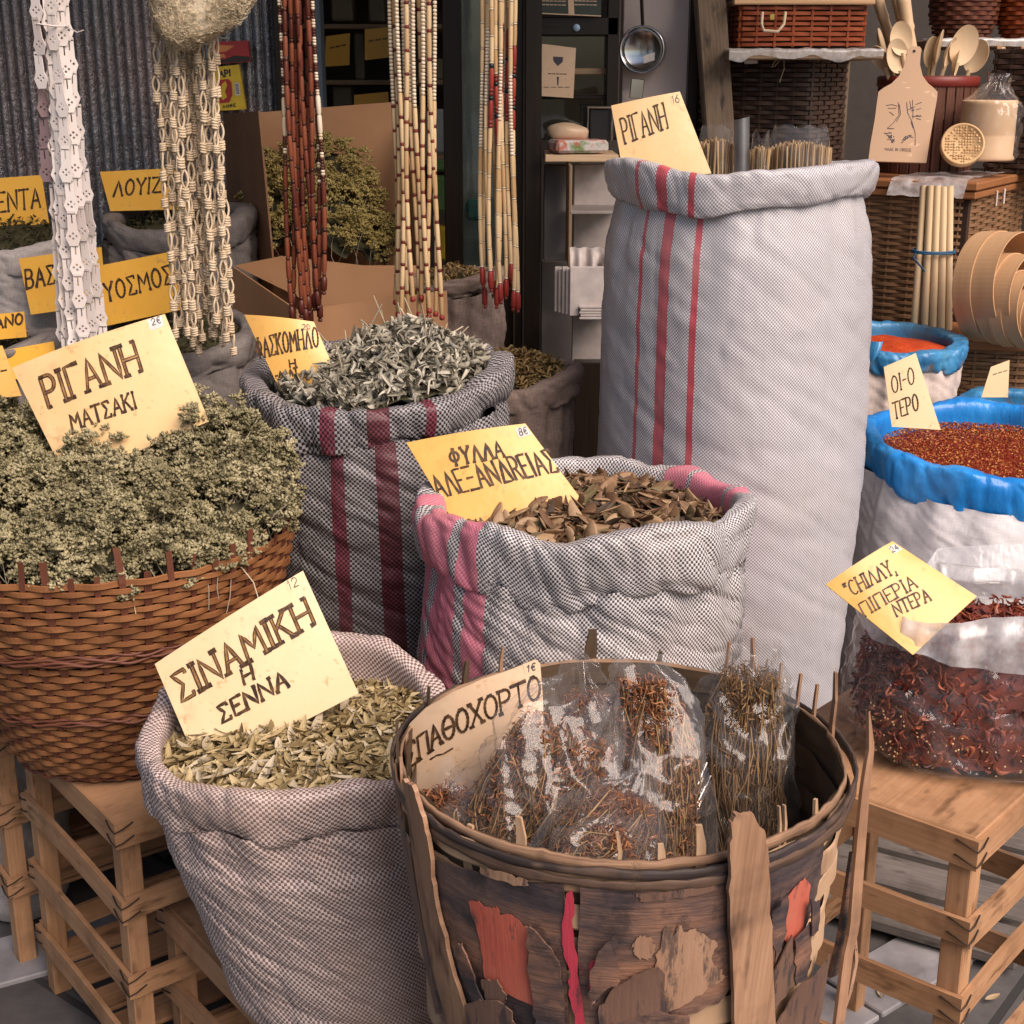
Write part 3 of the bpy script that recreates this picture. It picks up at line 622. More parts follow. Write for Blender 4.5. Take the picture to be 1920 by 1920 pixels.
# ------------------------------------------------------------------ wooden crate stools
def crate_stool(label, A, d1, L1, d2, L2, top, levels, legw=.032, railh=.040, shelf=True, group='pale wooden crate stools', slat_n=4, board=True, zfloor=0.0):
    A = np.array(A); d1 = np.array(d1) / np.linalg.norm(d1); d2 = np.array(d2) / np.linalg.norm(d2)
    t = thing('crate_stool', label, 'stool', (A[0] + d1[0] * L1 / 2 + d2[0] * L2 / 2, A[1] + d1[1] * L1 / 2 + d2[1] * L2 / 2, zfloor), group)
    def P(a, b, z): q = A[:2] + d1 * a + d2 * b; return np.array([q[0], q[1], z])
    rz = math.atan2(d2[1], d2[0]); rot = Matrix.Rotation(rz, 3, 'Z')
    ins = legw / 2 + .009
    for a in (ins, L1 - ins):
        for b in (ins, L2 - ins):
            mb = MB(); p = P(a, b, 0); beam(mb, (p[0], p[1], zfloor), (p[0], p[1], top - .012), legw, legw, (d2[0], d2[1], 0)); mb.build('leg', MT['wood_crate'], t)
    rt = .008; rng = random.Random(int(A[0] * 1000))
    for lv, z in enumerate(levels):
        for (p0, p1, wd) in ((P(0, .004, z), P(L1, .004, z), 0), (P(0, L2 - .004, z), P(L1, L2 - .004, z), 0), (P(.004, .008, z), P(.004, L2 - .008, z), 1), (P(L1 - .004, .008, z), P(L1 - .004, L2 - .008, z), 1)):
            mb = MB(); n = 9; d = (p1 - p0) / np.linalg.norm(p1 - p0); s = np.array([-d[1], d[0], 0])
            bow = rng.uniform(-.004, .012) if lv else 0; x = np.linspace(0, 1, n); C = p0[None] + (p1 - p0)[None] * x[:, None]; C[:, 2] += bow * 4 * x * (1 - x) + rng.uniform(-.004, .004) * (lv > 0)
            hh = railh * rng.uniform(.9, 1.08); u3 = np.array([0, 0, 1.])
            G = np.stack([C - s * rt / 2 - u3 * hh / 2, C + s * rt / 2 - u3 * hh / 2, C + s * rt / 2 + u3 * hh / 2, C - s * rt / 2 + u3 * hh / 2], 1)
            o = rng.random() * 5; uv = np.stack([np.repeat(x[:, None] * L1 + o, 4, 1), np.repeat(np.array([[0, .008, .05, .058]]) + o, n, 0)], 2)
            grid(mb, G, 0, uv, cv=True, smooth=False); mb.add(G[0], [(0, 1, 2, 3)], smooth=False); mb.add(G[-1], [(3, 2, 1, 0)], smooth=False)
            mb.build('rail', MT['wood_crate'], t)
        # wire bindings bent round each corner
        for (a, b, sa, sb) in ((0, 0, 1, 1), (L1, 0, -1, 1), (0, L2, 1, -1), (L1, L2, -1, -1)):
            mb = MB()
            for dzz in (-.012, .010):
                e = .0062; Q = [P(a + sa * .030, b - sb * .001, z + dzz + .006), P(a + sa * .010, b - sb * e * .5, z + dzz + .001), P(a - sa * e * .3, b - sb * e * .3, z + dzz - .002), P(a - sa * e * .5, b + sb * .010, z + dzz + .001), P(a - sa * .001, b + sb * .028, z + dzz + .007)]
                tube(mb, Q, .0012, 5)
            mb.build('wire_binding', MT['wire'], t)
    mb = MB()
    if board: box(mb, P(L1 / 2, L2 / 2, top - .004), (L2 - .012, L1 - .012, .010), rot, 0, .002)
    else:
        for i in range(slat_n):
            w_ = L1 / slat_n; box(mb, P(w_ * (i + .5), L2 / 2, top - .004), (L2, w_ - .012, .009), rot, 0, .0015)
    mb.build('seat_board', MT['wood_crate'], t)
    # lower slatted shelf
    for i in range(5 if shelf else 0):
        mb = MB(); w_ = L1 / 5; box(mb, P(w_ * (i + .5), L2 / 2, levels[-1] - .03 + .004 * (i % 2)), (L2 - .03, w_ - .02, .008), rot, 0, .0015); mb.build('lower_slat', MT['wood_crate'], t)
    return t
# ------------------------------------------------------------------ setting: ground and the shop front
def build_setting():
    m, nt, b = newmat('street_paving'); co = coords(nt)
    br = nd(nt, 'ShaderNodeTexBrick'); br.inputs['Scale'].default_value = 1.0; br.inputs['Brick Width'].default_value = .62; br.inputs['Row Height'].default_value = .40; br.inputs['Mortar Size'].default_value = .008
    mp = nd(nt, 'ShaderNodeMapping'); mp.inputs['Rotation'].default_value = (0, 0, R_(38)); nt.links.new(co, mp.inputs[0]); nt.links.new(mp.outputs[0], br.inputs['Vector'])
    n = noise(nt, co, 5, 6, .65); c = ramp(nt, n, [(.3, (.052, .047, .045)), (.7, (.115, .105, .10))])
    c = mixc(nt, br.outputs['Fac'], c, (.03, .028, .026)); nt.links.new(c, b.inputs['Base Color']); b.inputs['Roughness'].default_value = .7
    bump(nt, b, mth(nt, 'SUBTRACT', noise(nt, co, 30, 5, .6), br.outputs['Fac']), .5, .004)
    mb = MB(); mb.add([(-60, -60, 0), (60, -60, 0), (60, 60, 0), (-60, 60, 0)], [(0, 1, 2, 3)], 0, smooth=False); mb.build('ground', m)['kind'] = 'structure'
    # pale marble kerb strips let into the paving
    MT['marble'] = m_vary('worn_pale_marble', [(.20, .19, .19), (.29, .275, .28), (.38, .36, .36)], .55, 9, .3, 60, .3, blotch=((.16, .15, .15), 12, .60))
    mb = MB(); rot = Matrix.Rotation(R_(38), 3, 'Z'); a = W(1760, 1800, 2.2); d = np.array([math.cos(R_(38)), math.sin(R_(38)), 0])
    q = CAMP + ray(1740, 1790) * (CAMZ / -ray(1740, 1790).z)
    for k in range(-2, 3):
        box(mb, np.array([q.x, q.y, .003]) + d * k * .44, (.432, .13, .012), rot, 0, .004)
    mb.build('marble_strip', MT['marble'])['kind'] = 'structure'
    mb = MB(); q = CAMP + ray(30, 1800) * (CAMZ / -ray(30, 1800).z); d2 = np.array([math.cos(R_(28)), math.sin(R_(28)), 0])
    for k in range(-2, 3): box(mb, np.array([q.x, q.y, .003]) + d2 * k * .5, (.49, .15, .012), Matrix.Rotation(R_(28), 3, 'Z'), 0, .004)
    mb.build('marble_strip', MT['marble'])['kind'] = 'structure'
    # shop front: unseen roof added to shade the back rows, side wall, back wall
    MT['plaster'] = m_vary('dull_plaster', [(.36, .31, .28), (.46, .41, .37)], .85, 4, 0, 40, .3)
    MT['canvas'] = m_plain('shade_roof_canvas', (.42, .32, .22), .8)
    mb = MB(); box(mb, (-.75, 3.75, 2.72), (4.1, 3.0, .05)); mb.build('added_shade_roof', MT['canvas'])['kind'] = 'structure'
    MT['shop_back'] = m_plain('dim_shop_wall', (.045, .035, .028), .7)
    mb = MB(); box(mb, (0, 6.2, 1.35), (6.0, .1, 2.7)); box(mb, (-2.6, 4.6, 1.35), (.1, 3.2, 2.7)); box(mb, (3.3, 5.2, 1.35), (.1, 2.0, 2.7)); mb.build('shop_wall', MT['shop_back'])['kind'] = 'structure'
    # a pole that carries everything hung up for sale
    t = thing('hanging_pole', 'thin steel pole under the added roof carrying the hung strings', 'pole', (-.4, 2.68, 1.95)); mb = MB(); tube(mb, [(-1.5, 2.68, 1.95), (.6, 2.68, 1.95)], .011, 10)
    mb.build('rod', MT['steel_dull'], t)
    for x in (-1.4, .5): mb = MB(); tube(mb, [(x, 2.68, 1.95), (x, 2.68, 2.70)], .003, 6); mb.build('hanger', MT['wire'], t)

    # ribbed curtain
    m, nt, b = newmat('ribbed_metal'); co = coords(nt)
    n = noise(nt, co, 70, 4, .75, (1, 1, .6)); c = ramp(nt, noise(nt, co, 2.5, 2, .5), [(.35, (.16, .18, .20)), (.65, (.30, .235, .22))]); nt.links.new(c, b.inputs['Base Color'])
    b.inputs['Metallic'].default_value = .75; nt.links.new(ramp(nt, n, [(.3, (.14, .14, .14)), (.7, (.40, .40, .40))]), b.inputs['Roughness']); bump(nt, b, n, .8, .006); MT['ribbed'] = m
    Y = 3.95; x0 = W(-60, 200, Y).x; x1 = W(528, 200, Y).x; nx = 900; xs = np.linspace(x0, x1, nx); zs = np.linspace(.2, 2.4, 120)
    X, Z = np.meshgrid(xs, zs, indexing='ij'); per = .0265
    YY = Y - .011 * np.abs(np.sin(PI * X / per)) ** .8 - .0022 * sn(np.stack([np.floor(X / per) * 3.1, Z], 2), 28, 3, 2) - .004 * sn(np.stack([X, Z], 2), 4, 5, 1)
    mb = MB(); grid(mb, np.stack([X, YY, Z], 2), flip=True); tag(mb.build('ribbed_curtain', m), 'dark ribbed metallic sheet hanging behind the yellow signs', 'curtain')
    mb = MB(); bpx(mb, 526, -200, 546, 900, 3.9, .06); tag(mb.build('dark_jamb', MT['wood_dark']), 'narrow black jamb at the edge of the ribbed sheet', 'door jamb')
    MT['bluegrey'] = m_plain('blue_grey_paint', (.10, .125, .145), .45)
    mb = MB(); bpx(mb, 588, -200, 612, 900, 3.95, .08); tag(mb.build('painted_post', MT['bluegrey']), 'narrow blue grey painted door post beside the dark doorway', 'post')

    # dim shelves inside the doorway
    t = thing('shop_shelves', 'dim wooden shelves with dark boxes inside the doorway', 'shelves', (-.45, 5.0, 0))
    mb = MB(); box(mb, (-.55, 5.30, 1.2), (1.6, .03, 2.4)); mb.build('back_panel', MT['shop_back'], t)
    for (py, Y) in ((150, 4.9), (-30, 4.9), (300, 4.9), (45, 4.9)):
        mb = MB(); bpx(mb, 560, py, 900, py + 9, Y, .36); mb.build('shelf_board', MT['wood_shelf'], t)
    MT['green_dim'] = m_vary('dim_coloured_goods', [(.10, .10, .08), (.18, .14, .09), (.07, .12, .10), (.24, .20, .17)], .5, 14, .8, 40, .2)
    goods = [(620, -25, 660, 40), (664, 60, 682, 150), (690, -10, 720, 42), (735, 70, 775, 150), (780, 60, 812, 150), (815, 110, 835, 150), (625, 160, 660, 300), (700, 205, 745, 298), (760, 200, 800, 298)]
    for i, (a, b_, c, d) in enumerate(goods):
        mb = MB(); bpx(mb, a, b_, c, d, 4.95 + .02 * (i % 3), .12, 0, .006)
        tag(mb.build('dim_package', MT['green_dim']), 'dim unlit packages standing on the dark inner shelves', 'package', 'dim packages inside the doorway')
    ys = [((611, 68), (656, 62), (655, 122), (609, 125), 4.85, 'left'), ((684, 55), (734, 50), (735, 107), (684, 113), 4.85, 'mid'), ((792, 42), (815, 40), (814, 98), (793, 102), 4.84, 'right'), ((664, 178), (728, 172), (729, 194), (664, 197), 4.84, 'low')]
    labs = ['dim yellow card nearest the blue grey post inside the doorway', 'dim yellow card between two others on the upper inner shelf', 'narrow dim yellow card half hidden by the beige bead strings', 'small brownish card lying low above the cardboard box']
    for (a, b_, c, d, Y, _), lb in zip(ys, labs):
        sign(lb, (a, b_, c, d), Y, 4, 0, 'card_deep', [('~~~', [(a[0] + 8, a[1] + 28), (b_[0] - 8, b_[1] + 28)], (0, -12), .004, 0)], group='dim yellow cards inside the doorway')
    # glass door with dark frame
    t = thing('glass_door', 'dark framed glass door with grey reflections', 'door', (-.15, 3.9, 0))
    mb = MB(); bpx(mb, 834, -250, 868, 1100, 3.9, .05); mb.build('stile', MT['wood_dark'], t); mb = MB(); bpx(mb, 862, -250, 945, 1100, 3.93, .006); mb.build('pane', MT['glass'], t)
    mb = MB(); bpx(mb, 868, 700, 945, 1100, 3.9, .05); mb.build('bottom_rail', MT['wood_dark'], t)
    MT['teal_reflection'] = m_vary('grey_teal_reflection', [(.14, .18, .18), (.24, .27, .26), (.10, .12, .12)], .5, 3, 0, 20, .1)
    mb = MB(); bpx(mb, 866, -250, 945, 700, 4.6, .05); tag(mb.build('reflection_panel', MT['teal_reflection']), 'grey teal panel standing in for reflections in the door glass', 'panel')  # coloured sheet behind the pane stands in for grey teal reflections
    bag_m = {'pale': (.35, .36, .33), 'green': (.13, .24, .08), 'teal': (.05, .20, .17), 'yellow': (.55, .36, .03)}
    for i, (a, b_, c, d, k, lb) in enumerate([(812, 205, 838, 290, 'pale', 'dull pale bottle shape behind the door frame'), (812, 300, 838, 322, 'green', 'green packet behind the beige bead strings'), (808, 330, 840, 400, 'green', 'larger green packet low behind the beige bead strings'), (872, 375, 905, 415, 'teal', 'teal packet behind the door glass'), (815, 425, 838, 490, 'yellow', 'yellow packet low beside the door frame')]):
        MT['pk' + k] = MT.get('pk' + k) or m_plain('packet_' + k, bag_m[k], .4); mb = MB(); bpx(mb, a, b_, c, d, 4.35, .06, 0, .012); tag(mb.build('goods_packet', MT['pk' + k]), lb, 'packet')
    # dark door frame
    t = thing('door_frame', 'heavy dark brown door frame standing in the middle', 'door frame', (.0, 3.6, 0))
    for (a, b_, Y) in ((944, 962, 3.62), (966, 980, 3.58), (984, 1014, 3.55)):
        mb = MB(); bpx(mb, a, -300, b_, 1200, Y, .12); mb.build('stile', MT['wood_dark'], t)
    # glazed cabinet right of it
    t = thing('display_window', 'brown framed shop window with papers taped inside', 'window', (.2, 3.75, 0))
    for nm, q in (('rail', (1014, 32, 1160, 66)), ('rail', (1014, 178, 1150, 186)), ('stile', (1140, -250, 1162, 260)), ('rail', (1014, 128, 1142, 140))):
        mb = MB(); bpx(mb, *q, 3.74 + (.03 if q[1] in (128, 178) else 0), .04); mb.build(nm, MT['wood_dark'] if q[1] != 128 else MT['wood_shelf'], t)
    mb = MB(); bpx(mb, 1012, 66, 1142, 260, 3.80, .006); mb.build('pane', MT['glass'], t)
    mb = MB(); bpx(mb, 1010, -250, 1162, 262, 4.1, .03); mb.build('back_board', MT['shop_back'], t)
    MT['bluespot'] = m_plain('pale_blue_light_dot', (.30, .42, .55), .4); mb = MB(); c = W(1081, 52, 3.735); lathe(mb, [(0.0001, .003), (.008, .002), (.009, 0)], c, 16, 0, Matrix.Rotation(R_(90), 3, 'X')); mb.build('round_light_dot', MT['bluespot'], t)  # blue dot of light drawn as a plain pale blue disc
    sign('cream paper with dark crest taped in the brown window', ((1015, 82), (1080, 90), (1075, 184), (1016, 180)), 3.72, 1, 0, 'card_old', [('~~~~~', [(1028, 140), (1062, 141)], (0, -4), .002, 0), ('~~~~', [(1020, 165), (1068, 165)], (0, -3), .002, 0)], group='papers in the brown window', cat='paper')
    c = Card(((1015, 82), (1080, 90), (1075, 184), (1016, 180)), 3.72, 1, 0)
    p = [o for o in COL.objects if o.get('label', '').startswith('cream paper with dark crest')][0]
    mb = MB(); c.patch(mb, [(1037, 106), (1056, 107), (1055, 116), (1046, 124), (1038, 115)]); c.patch(mb, [(1044, 144), (1048, 144), (1047, 160), (1045, 160)]); mb.build('crest', MT['pencil'], p)
    MT['poster'] = m_plain('dark_green_poster', (.035, .045, .035), .35)
    t = thing('poster', 'dark green poster with pale lines of print at the window top', 'poster', W(1070, 31, 3.72)); c = Card(((1012, -40), (1128, -36), (1127, 30), (1012, 25)), 3.72, 0, 0); mb = MB(); c.body(mb); mb.build('sheet', MT['poster'], t)
    mb = MB()
    for y in (-20, -12, -4, 3, 10):
        for (a, b_) in ((1016, 1060), (1078, 1118)): c.text(mb, '~~~~~~', [(a, y), (b_, y + 1)], (0, -3), .0025, 0, 0)
    c.patch(mb, [(1012, 24), (1127, 29), (1127, 31), (1012, 26)]); c.patch(mb, [(1064, -38), (1074, -38), (1077, 27), (1066, 26)]); mb.build('print', MT['card_old'], t)
    # pale wall strip with the frying pan
    MT['paleplaster'] = m_vary('pinkish_white_wall', [(.66, .54, .48), (.78, .66, .60)], .8, 3, 0, 30, .3)
    mb = MB(); bpx(mb, 1160, -300, 1284, 1200, 3.86, .1); tag(mb.build('pale_wall', MT['paleplaster']), 'strip of pale pinkish wall behind the hanging pan', 'wall')
    mb = MB(); bpx(mb, 1280, -300, 1298, 1200, 3.82, .1); tag(mb.build('dark_strip', MT['wood_dark']), 'thin dark strip filling the shaded gap right of the hanging pan', 'batten')  # solid dark strip colours in the shaded gap beside the wall
    mb = MB(); bpx(mb, 1298, -300, 1400, 1200, 4.3, .1); tag(mb.build('brown_partition', MT['wood_post']), 'shadowed brown partition behind the rough timber post', 'partition')
    # frying pan: steel body seen from below, long handle to the top hook and short foot
    t = thing('frying_pan', 'shiny steel frying pan hanging on the pale wall', 'pan', W(1208, 95, 3.8)); c = np.array(W(1205, 93, 3.80)); M = Matrix.Rotation(R_(90), 3, 'X') @ Matrix.Identity(3)
    M = np.array(Matrix.Rotation(R_(-14), 3, 'Z') @ Matrix.Rotation(R_(90), 3, 'X'))
    mb = MB(); lathe(mb, [(.0001, .004), (.046, .004), (.0462, .0042), (.0475, .010), (.0535, .0165), (.0575, .018), (.0590, .015), (.0592, .010), (.0575, -.03), (.05, -.045)], c, 40, 0, M); mb.build('pan_bowl', MT['steel'], t)
    mb = MB(); beam(mb, W(1196, 148, 3.79), W(1192, 185, 3.79), .012, .034); mb.build('pan_rest', MT['steel'], t)
    mb = MB(); tube(mb, [W(1205, 48, 3.81), W(1203, 0, 3.80), W(1202, -60, 3.80)], .009, 8, 0, True, .5); mb.build('pan_handle', MT['wire'], t)
    mb = MB(); cc = Card(((1206, 105), (1228, 98), (1227, 113), (1207, 119)), 3.775, 0, 0); cc.body(mb); mb.build('price_sticker', MT['white_paper'], t)
    # rough post
    mb = MB(); beam(mb, W(1322, -120, 3.72), W(1366, 520, 3.72), .072, .07, (0, -1, 0), 0, .004); tag(mb.build('timber_post', MT['wood_post']), 'rough sawn brown timber post at the left of the wicker shelves', 'post')
    # low shelf with packets, device
    MT['greyboard'] = m_vary('grey_board', [(.23, .20, .18), (.31, .275, .25)], .7, 4, 0, 25, .2)
    t = thing('low_shelf', 'pale edged low shelf left of the tall sack', 'shelf', W(1085, 300, 3.5)); mb = MB(); bpx(mb, 1022, 290, 1160, 304, 3.5, .22); mb.build('shelf_board', MT['wood_pale'], t)
    mb = MB(); bpx(mb, 1020, 310, 1066, 490, 3.62, .05); bpx(mb, 1014, 490, 1160, 1000, 3.72, .05); mb.build('back_panel', MT['greyboard'], t)
    MT['packet_print'] = m_vary('printed_packet', [(.55, .50, .45), (.50, .12, .06), (.60, .55, .50), (.16, .24, .07)], .35, 16, 0, 10, .05, blotch=((.45, .08, .05), 22, .60))
    mb = MB(); q0 = np.array(W(1085, 285, 3.5)); box(mb, q0 + (0, .05, .012), (.13, .10, .030), Matrix.Rotation(R_(12), 3, 'Z'), 0, .010); tag(mb.build('printed_packet', MT['packet_print']), 'white packet printed with red and green lying on the low shelf', 'packet')
    mb = MB(); bm = bmesh.new(); bmesh.ops.create_icosphere(bm, subdivisions=3, radius=1); V = np.array([v.co[:] for v in bm.verts]); F = np.array([[v.index for v in f.verts] for f in bm.faces]); bm.free()
    V = V * (.05, .04, .022) * (1 + .25 * sn(V, 2.5, 4)[:, None]); mb.add(V + np.array(W(1065, 250, 3.6)), F); tag(mb.build('crumpled_bag', MT['card_old']), 'small crumpled brown bag behind the printed packet', 'bag')
    t = thing('metal_holder', 'small black and steel frame holder beside the cream price card', 'holder', W(1125, 265, 3.6)); mb = MB(); bpx(mb, 1101, 203, 1104, 263, 3.6, .006); bpx(mb, 1146, 205, 1150, 263, 3.6, .006); bpx(mb, 1101, 199, 1150, 203, 3.6, .006); mb.build('frame', MT['steel'], t)
    mb = MB(); bpx(mb, 1106, 205, 1145, 264, 3.61, .05); mb.build('insert', MT['black'], t)
    # white shelf unit with folded cloths
    MT['whiteboard'] = m_plain('off_white_board', (.38, .33, .30), .6)
    t = thing('shelf_unit', 'narrow off white shelf unit left of the tall sack', 'shelves', (.2, 3.4, 0))
    mb = MB(); bpx(mb, 1074, 308, 1170, 700, 3.6, .02); mb.build('back_panel', MT['whiteboard'], t)
    for y in (396, 480, 588): mb = MB(); bpx(mb, 1068, y, 1170, y + 6, 3.42, .18); mb.build('shelf_board', MT['greyboard'], t)
    mb = MB(); bpx(mb, 1066, 310, 1072, 500, 3.42, .18); mb.build('side_panel', MT['wood_shelf'], t)
    mb = MB(); bpx(mb, 1074, 680, 1170, 1100, 3.5, .05); mb.build('plinth', MT['wood_dark'], t)
    MT['paperstack'] = m_plain('folded_white_cloth', (.50, .44, .41), .8)
    for k, (x0, y0, x1, y1, Y, lb) in enumerate([(1040, 500, 1132, 585, 3.3, 'upright sheaf of grey white papers on the shelf unit'), (1086, 574, 1140, 600, 3.28, 'flat stack of folded white cloth under the upright papers'), (1068, 462, 1132, 492, 3.36, 'rumpled white cloth hanging over the shelf edge')]):
        mb = MB(); n = 5
        for i in range(n):
            if k == 0: bpx(mb, x0 + i * 7, y0 + (i % 2) * 3, x1, y1 + i * 2, Y - .012 * i + .04, .008, 0, .002)
            elif k == 1: bpx(mb, x0 + (i % 2) * 2, y0 + i * 5.2, x1, y0 + i * 5.2 + 4.6, Y, .12, 0, .003)
        if k == 2:
            u = np.linspace(0, 1, 20); v = np.linspace(0, 1, 12); U, Vv = np.meshgrid(u, v, indexing='ij'); p0 = np.array(W(1068, 464, Y)); p1 = np.array(W(1132, 464, Y))
            P = p0 + (p1 - p0) * U[..., None] + np.stack([0 * U, -.05 * np.sin(Vv * PI * .6) + .012 * np.sin(U * 17), -.05 * Vv ** 1.5 * (1 + .4 * np.sin(U * 5))], 2); grid(mb, P); grid(mb, P + (0, .003, -.003), flip=True)
        tag(mb.build('folded_cloth' if k else 'paper_sheaf', MT['paperstack']), lb, 'cloth' if k else 'papers')
    # old grey boards lying on the ground by the right stool
    t = thing('old_boards', 'weathered grey slatted boards lying on the paving under the right stool', 'boards', (.6, 2.4, 0))
    for k in range(4):
        mb = MB(); q = CAMP + ray(1660, 1640) * (CAMZ / -ray(1660, 1640).z); e = np.array([math.cos(R_(-30)), math.sin(R_(-30)), 0]); s = np.array([math.sin(R_(30)), math.cos(R_(30)), 0])
        box(mb, np.array([q.x, q.y, .03]) + s * (k * .135 - .18) - e * .1, (.8, .11, .025), Matrix.Rotation(R_(-30), 3, 'Z'), 0, .004); mb.build('board', MT['wood_old'], t)
    for k in (-.4, .2):
        mb = MB(); box(mb, np.array([q.x, q.y, .0095]) + e * k + s * .02, (.05, .55, .016), Matrix.Rotation(R_(-30), 3, 'Z'), 0, .003); mb.build('batten', MT['wood_old'], t)
    # dry leaves on the paving
    MT['deadleaf'] = m_vary('dry_dropped_leaf', [(.22, .12, .05), (.35, .24, .13), (.42, .40, .28)], .7, 10, .8)
    rr = random.Random(3)
    for i, (px, py) in enumerate([(1650, 1870), (1700, 1885), (1690, 1858), (1860, 1880), (1735, 1740)]):
        q = CAMP + ray(px, py) * (CAMZ / -ray(px, py).z); V, F = leafT(.035 if i != 1 else .022, .013, .2, .5); mb = MB(); a = rr.random() * 6; mb.add(V @ np.array(Matrix.Rotation(a, 3, 'Z')).T + (q.x, q.y, .008), F)
        tag(mb.build('dry_leaf', MT['deadleaf']), 'small dry leaf dropped on the dark paving at lower right', 'leaf', 'dry leaves on the paving')
build_setting()

# ------------------------------------------------------------------ display benches that carry the back rows
def bench(label, x0, x1, y0, y1, top):
    t = thing('display_bench', label, 'bench', ((x0 + x1) / 2, (y0 + y1) / 2, 0)); mb = MB(); box(mb, ((x0 + x1) / 2, (y0 + y1) / 2, top - .015), (x1 - x0, y1 - y0, .03), None, 0, .003); mb.build('bench_top', MT['wood_post'], t)
    for x in (x0 + .04, x1 - .04):
        for y in (y0 + .04, y1 - .04): mb = MB(); box(mb, (x, y, (top - .03) / 2), (.05, .05, top - .03), None, 0, .003); mb.build('leg', MT['wood_post'], t)
bench('dark wooden bench under the grey sacks at the back left', -1.35, -.45, 2.95, 3.6, .72)
bench('low wooden bench behind the blue lined sacks', .75, 2.1, 3.56, 4.7, .80)
# ------------------------------------------------------------------ foreground: sacks
def weaves():
    M = MT
    M['weave_senna'] = m_weave('white_brown_check_sacking', (.58, .50, .47), (.155, .09, .072), (), .0036, dirt=(.48, .30, .20), dirt_amt=.3)
    M['weave_alex'] = m_weave('white_charcoal_check_sacking', (.62, .59, .59), (.055, .05, .05), ((-.350, .020, (.72, .20, .28)), (-.268, .042, (.72, .20, .28)), (-.185, .021, (.72, .20, .28)), (.585, .026, (.72, .20, .28)), (.50, .05, (.72, .20, .28)), (.42, .018, (.72, .20, .28))), .0033, .6, dirt=(.30, .22, .17), dirt_amt=.25)
    M['weave_sage'] = m_weave('black_white_check_sacking', (.33, .31, .31), (.016, .015, .017), ((-.052, .0115, (.19, .026, .05)), (.033, .0185, (.14, .016, .032)), (.120, .0095, (.19, .026, .05))), .0042, .25, dirt=(.12, .09, .08), dirt_amt=.3)
    M['weave_tall'] = m_weave('white_grey_check_sacking', (.63, .61, .63), (.20, .19, .20), ((-.226, .005, (.50, .07, .09)), (-.166, .0120, (.50, .07, .09)), (-.104, .0065, (.50, .055, .075))), .0030, .75, .42, dirt=(.46, .40, .36), dirt_amt=.25)
    M['weave_white'] = m_cloth('white_woven_sacking', (.55, .53, .535), (.67, .65, .655), 420, .55)
    M['weave_cream'] = m_cloth('cream_woven_sacking', (.56, .45, .40), (.66, .56, .50), 420, .7)
    M['jute'] = m_cloth('brown_jute', (.175, .125, .10), (.28, .21, .175), 520)
    M['jute_grey'] = m_cloth('grey_jute', (.135, .115, .105), (.215, .19, .175), 520)
    M['jute_pale'] = m_cloth('pale_grey_jute', (.33, .29, .265), (.45, .41, .38), 480)
    M['blue_bag'] = m_vary('blue_plastic_liner', [(.010, .17, .52), (.015, .23, .64), (.05, .31, .70)], .34, 8, 0, 22, .7, .008, .5, (1, 1, .35), blotch=((.02, .10, .30), 9, .62))
    M['blue_bag_dusty'] = m_vary('dusty_blue_liner', [(.03, .16, .34), (.05, .24, .46), (.10, .22, .30)], .36, 9, 0, 22, .7, .008, .5, (1, 1, .35), blotch=((.17, .14, .12), 11, .60))
weaves()
sack('woven_sack', 'brown and white checked sack of senna leaves on a crate stool', (-.279, 1.70, .742), (-.215, 1.70, .335), .208, .196, .168, .080, .032, 'weave_senna',
     rimz=[(0, -.006), (28, .006), (-18, .004), (45, -.012), (-45, -.016), (75, -.016), (-90, -.010), (-115, .012), (180, .050), (150, .045), (120, .0)], rimr=[(0, -.02), (180, .06), (90, .02), (-90, .03)], seed=11, wr=1.0, belly=.80)
sack('woven_sack', 'grey checked sack with pink stripes holding brown pods', (.108, 2.05, .948), (.09, 2.07, .36), .246, .246, .20, .098, .036, 'weave_alex',
     rimz=[(0, .006), (-14, -.012), (25, .020), (-40, .016), (-75, .0), (-100, .004), (60, .010), (85, .008), (110, .0), (180, .0), (150, -.004), (-150, .006)], rimr=[(0, -.02), (-20, -.05), (95, .05), (-90, .02)], seed=23, wr=1.15)
sack('woven_sack', 'dark checked sack with wine red stripes under the sage heap', (-.239, 2.45, 1.062), (-.225, 2.50, .22), .216, .222, .20, .076, .034, 'weave_sage',
     rimz=[(0, -.022), (-40, -.020), (40, -.014), (-62, -.014), (-90, .000), (-120, .014), (90, .022), (180, .016)], rimr=[(0, .02), (-90, .08), (90, .07)], seed=37, wr=1.1)
sack('woven_sack', 'tall white grey checked sack with three red stripes', (.400, 2.56, 1.412), (.412, 2.57, .20), .232, .238, .212, .066, .032, 'weave_tall',
     rimz=[(0, .002), (-22, -.010), (-45, .002), (45, .006), (70, .008), (90, .004), (-70, .010), (-90, .004), (180, -.02)], rimr=[(0, 0), (-90, -.02), (90, .0)], seed=41, wr=.5, sq=.5, neck=.75, belly=.55, inner=.10)
sack('woven_sack', 'white sack with bright blue liner full of chilli flakes', (.965, 2.75, .868), (.965, 2.77, .10), .262, .272, .22, .086, .038, 'weave_white', 'blue_bag',
     rimz=[(0, -.026), (-50, -.006), (45, -.008), (180, .022), (-90, .012), (90, .0)], seed=53, wr=.7, rollname='blue_liner', ripple=1.25, inner=.09)
sack('woven_sack', 'cream sack with dusty blue liner full of paprika', (.905, 3.35, .962), (.905, 3.36, .0), .178, .165, .14, .060, .038, 'weave_cream', 'blue_bag_dusty', rimz=[(0, -.006), (180, .015), (90, .003)], seed=59, wr=.9, rollname='blue_liner', ripple=1.25, inner=.07)
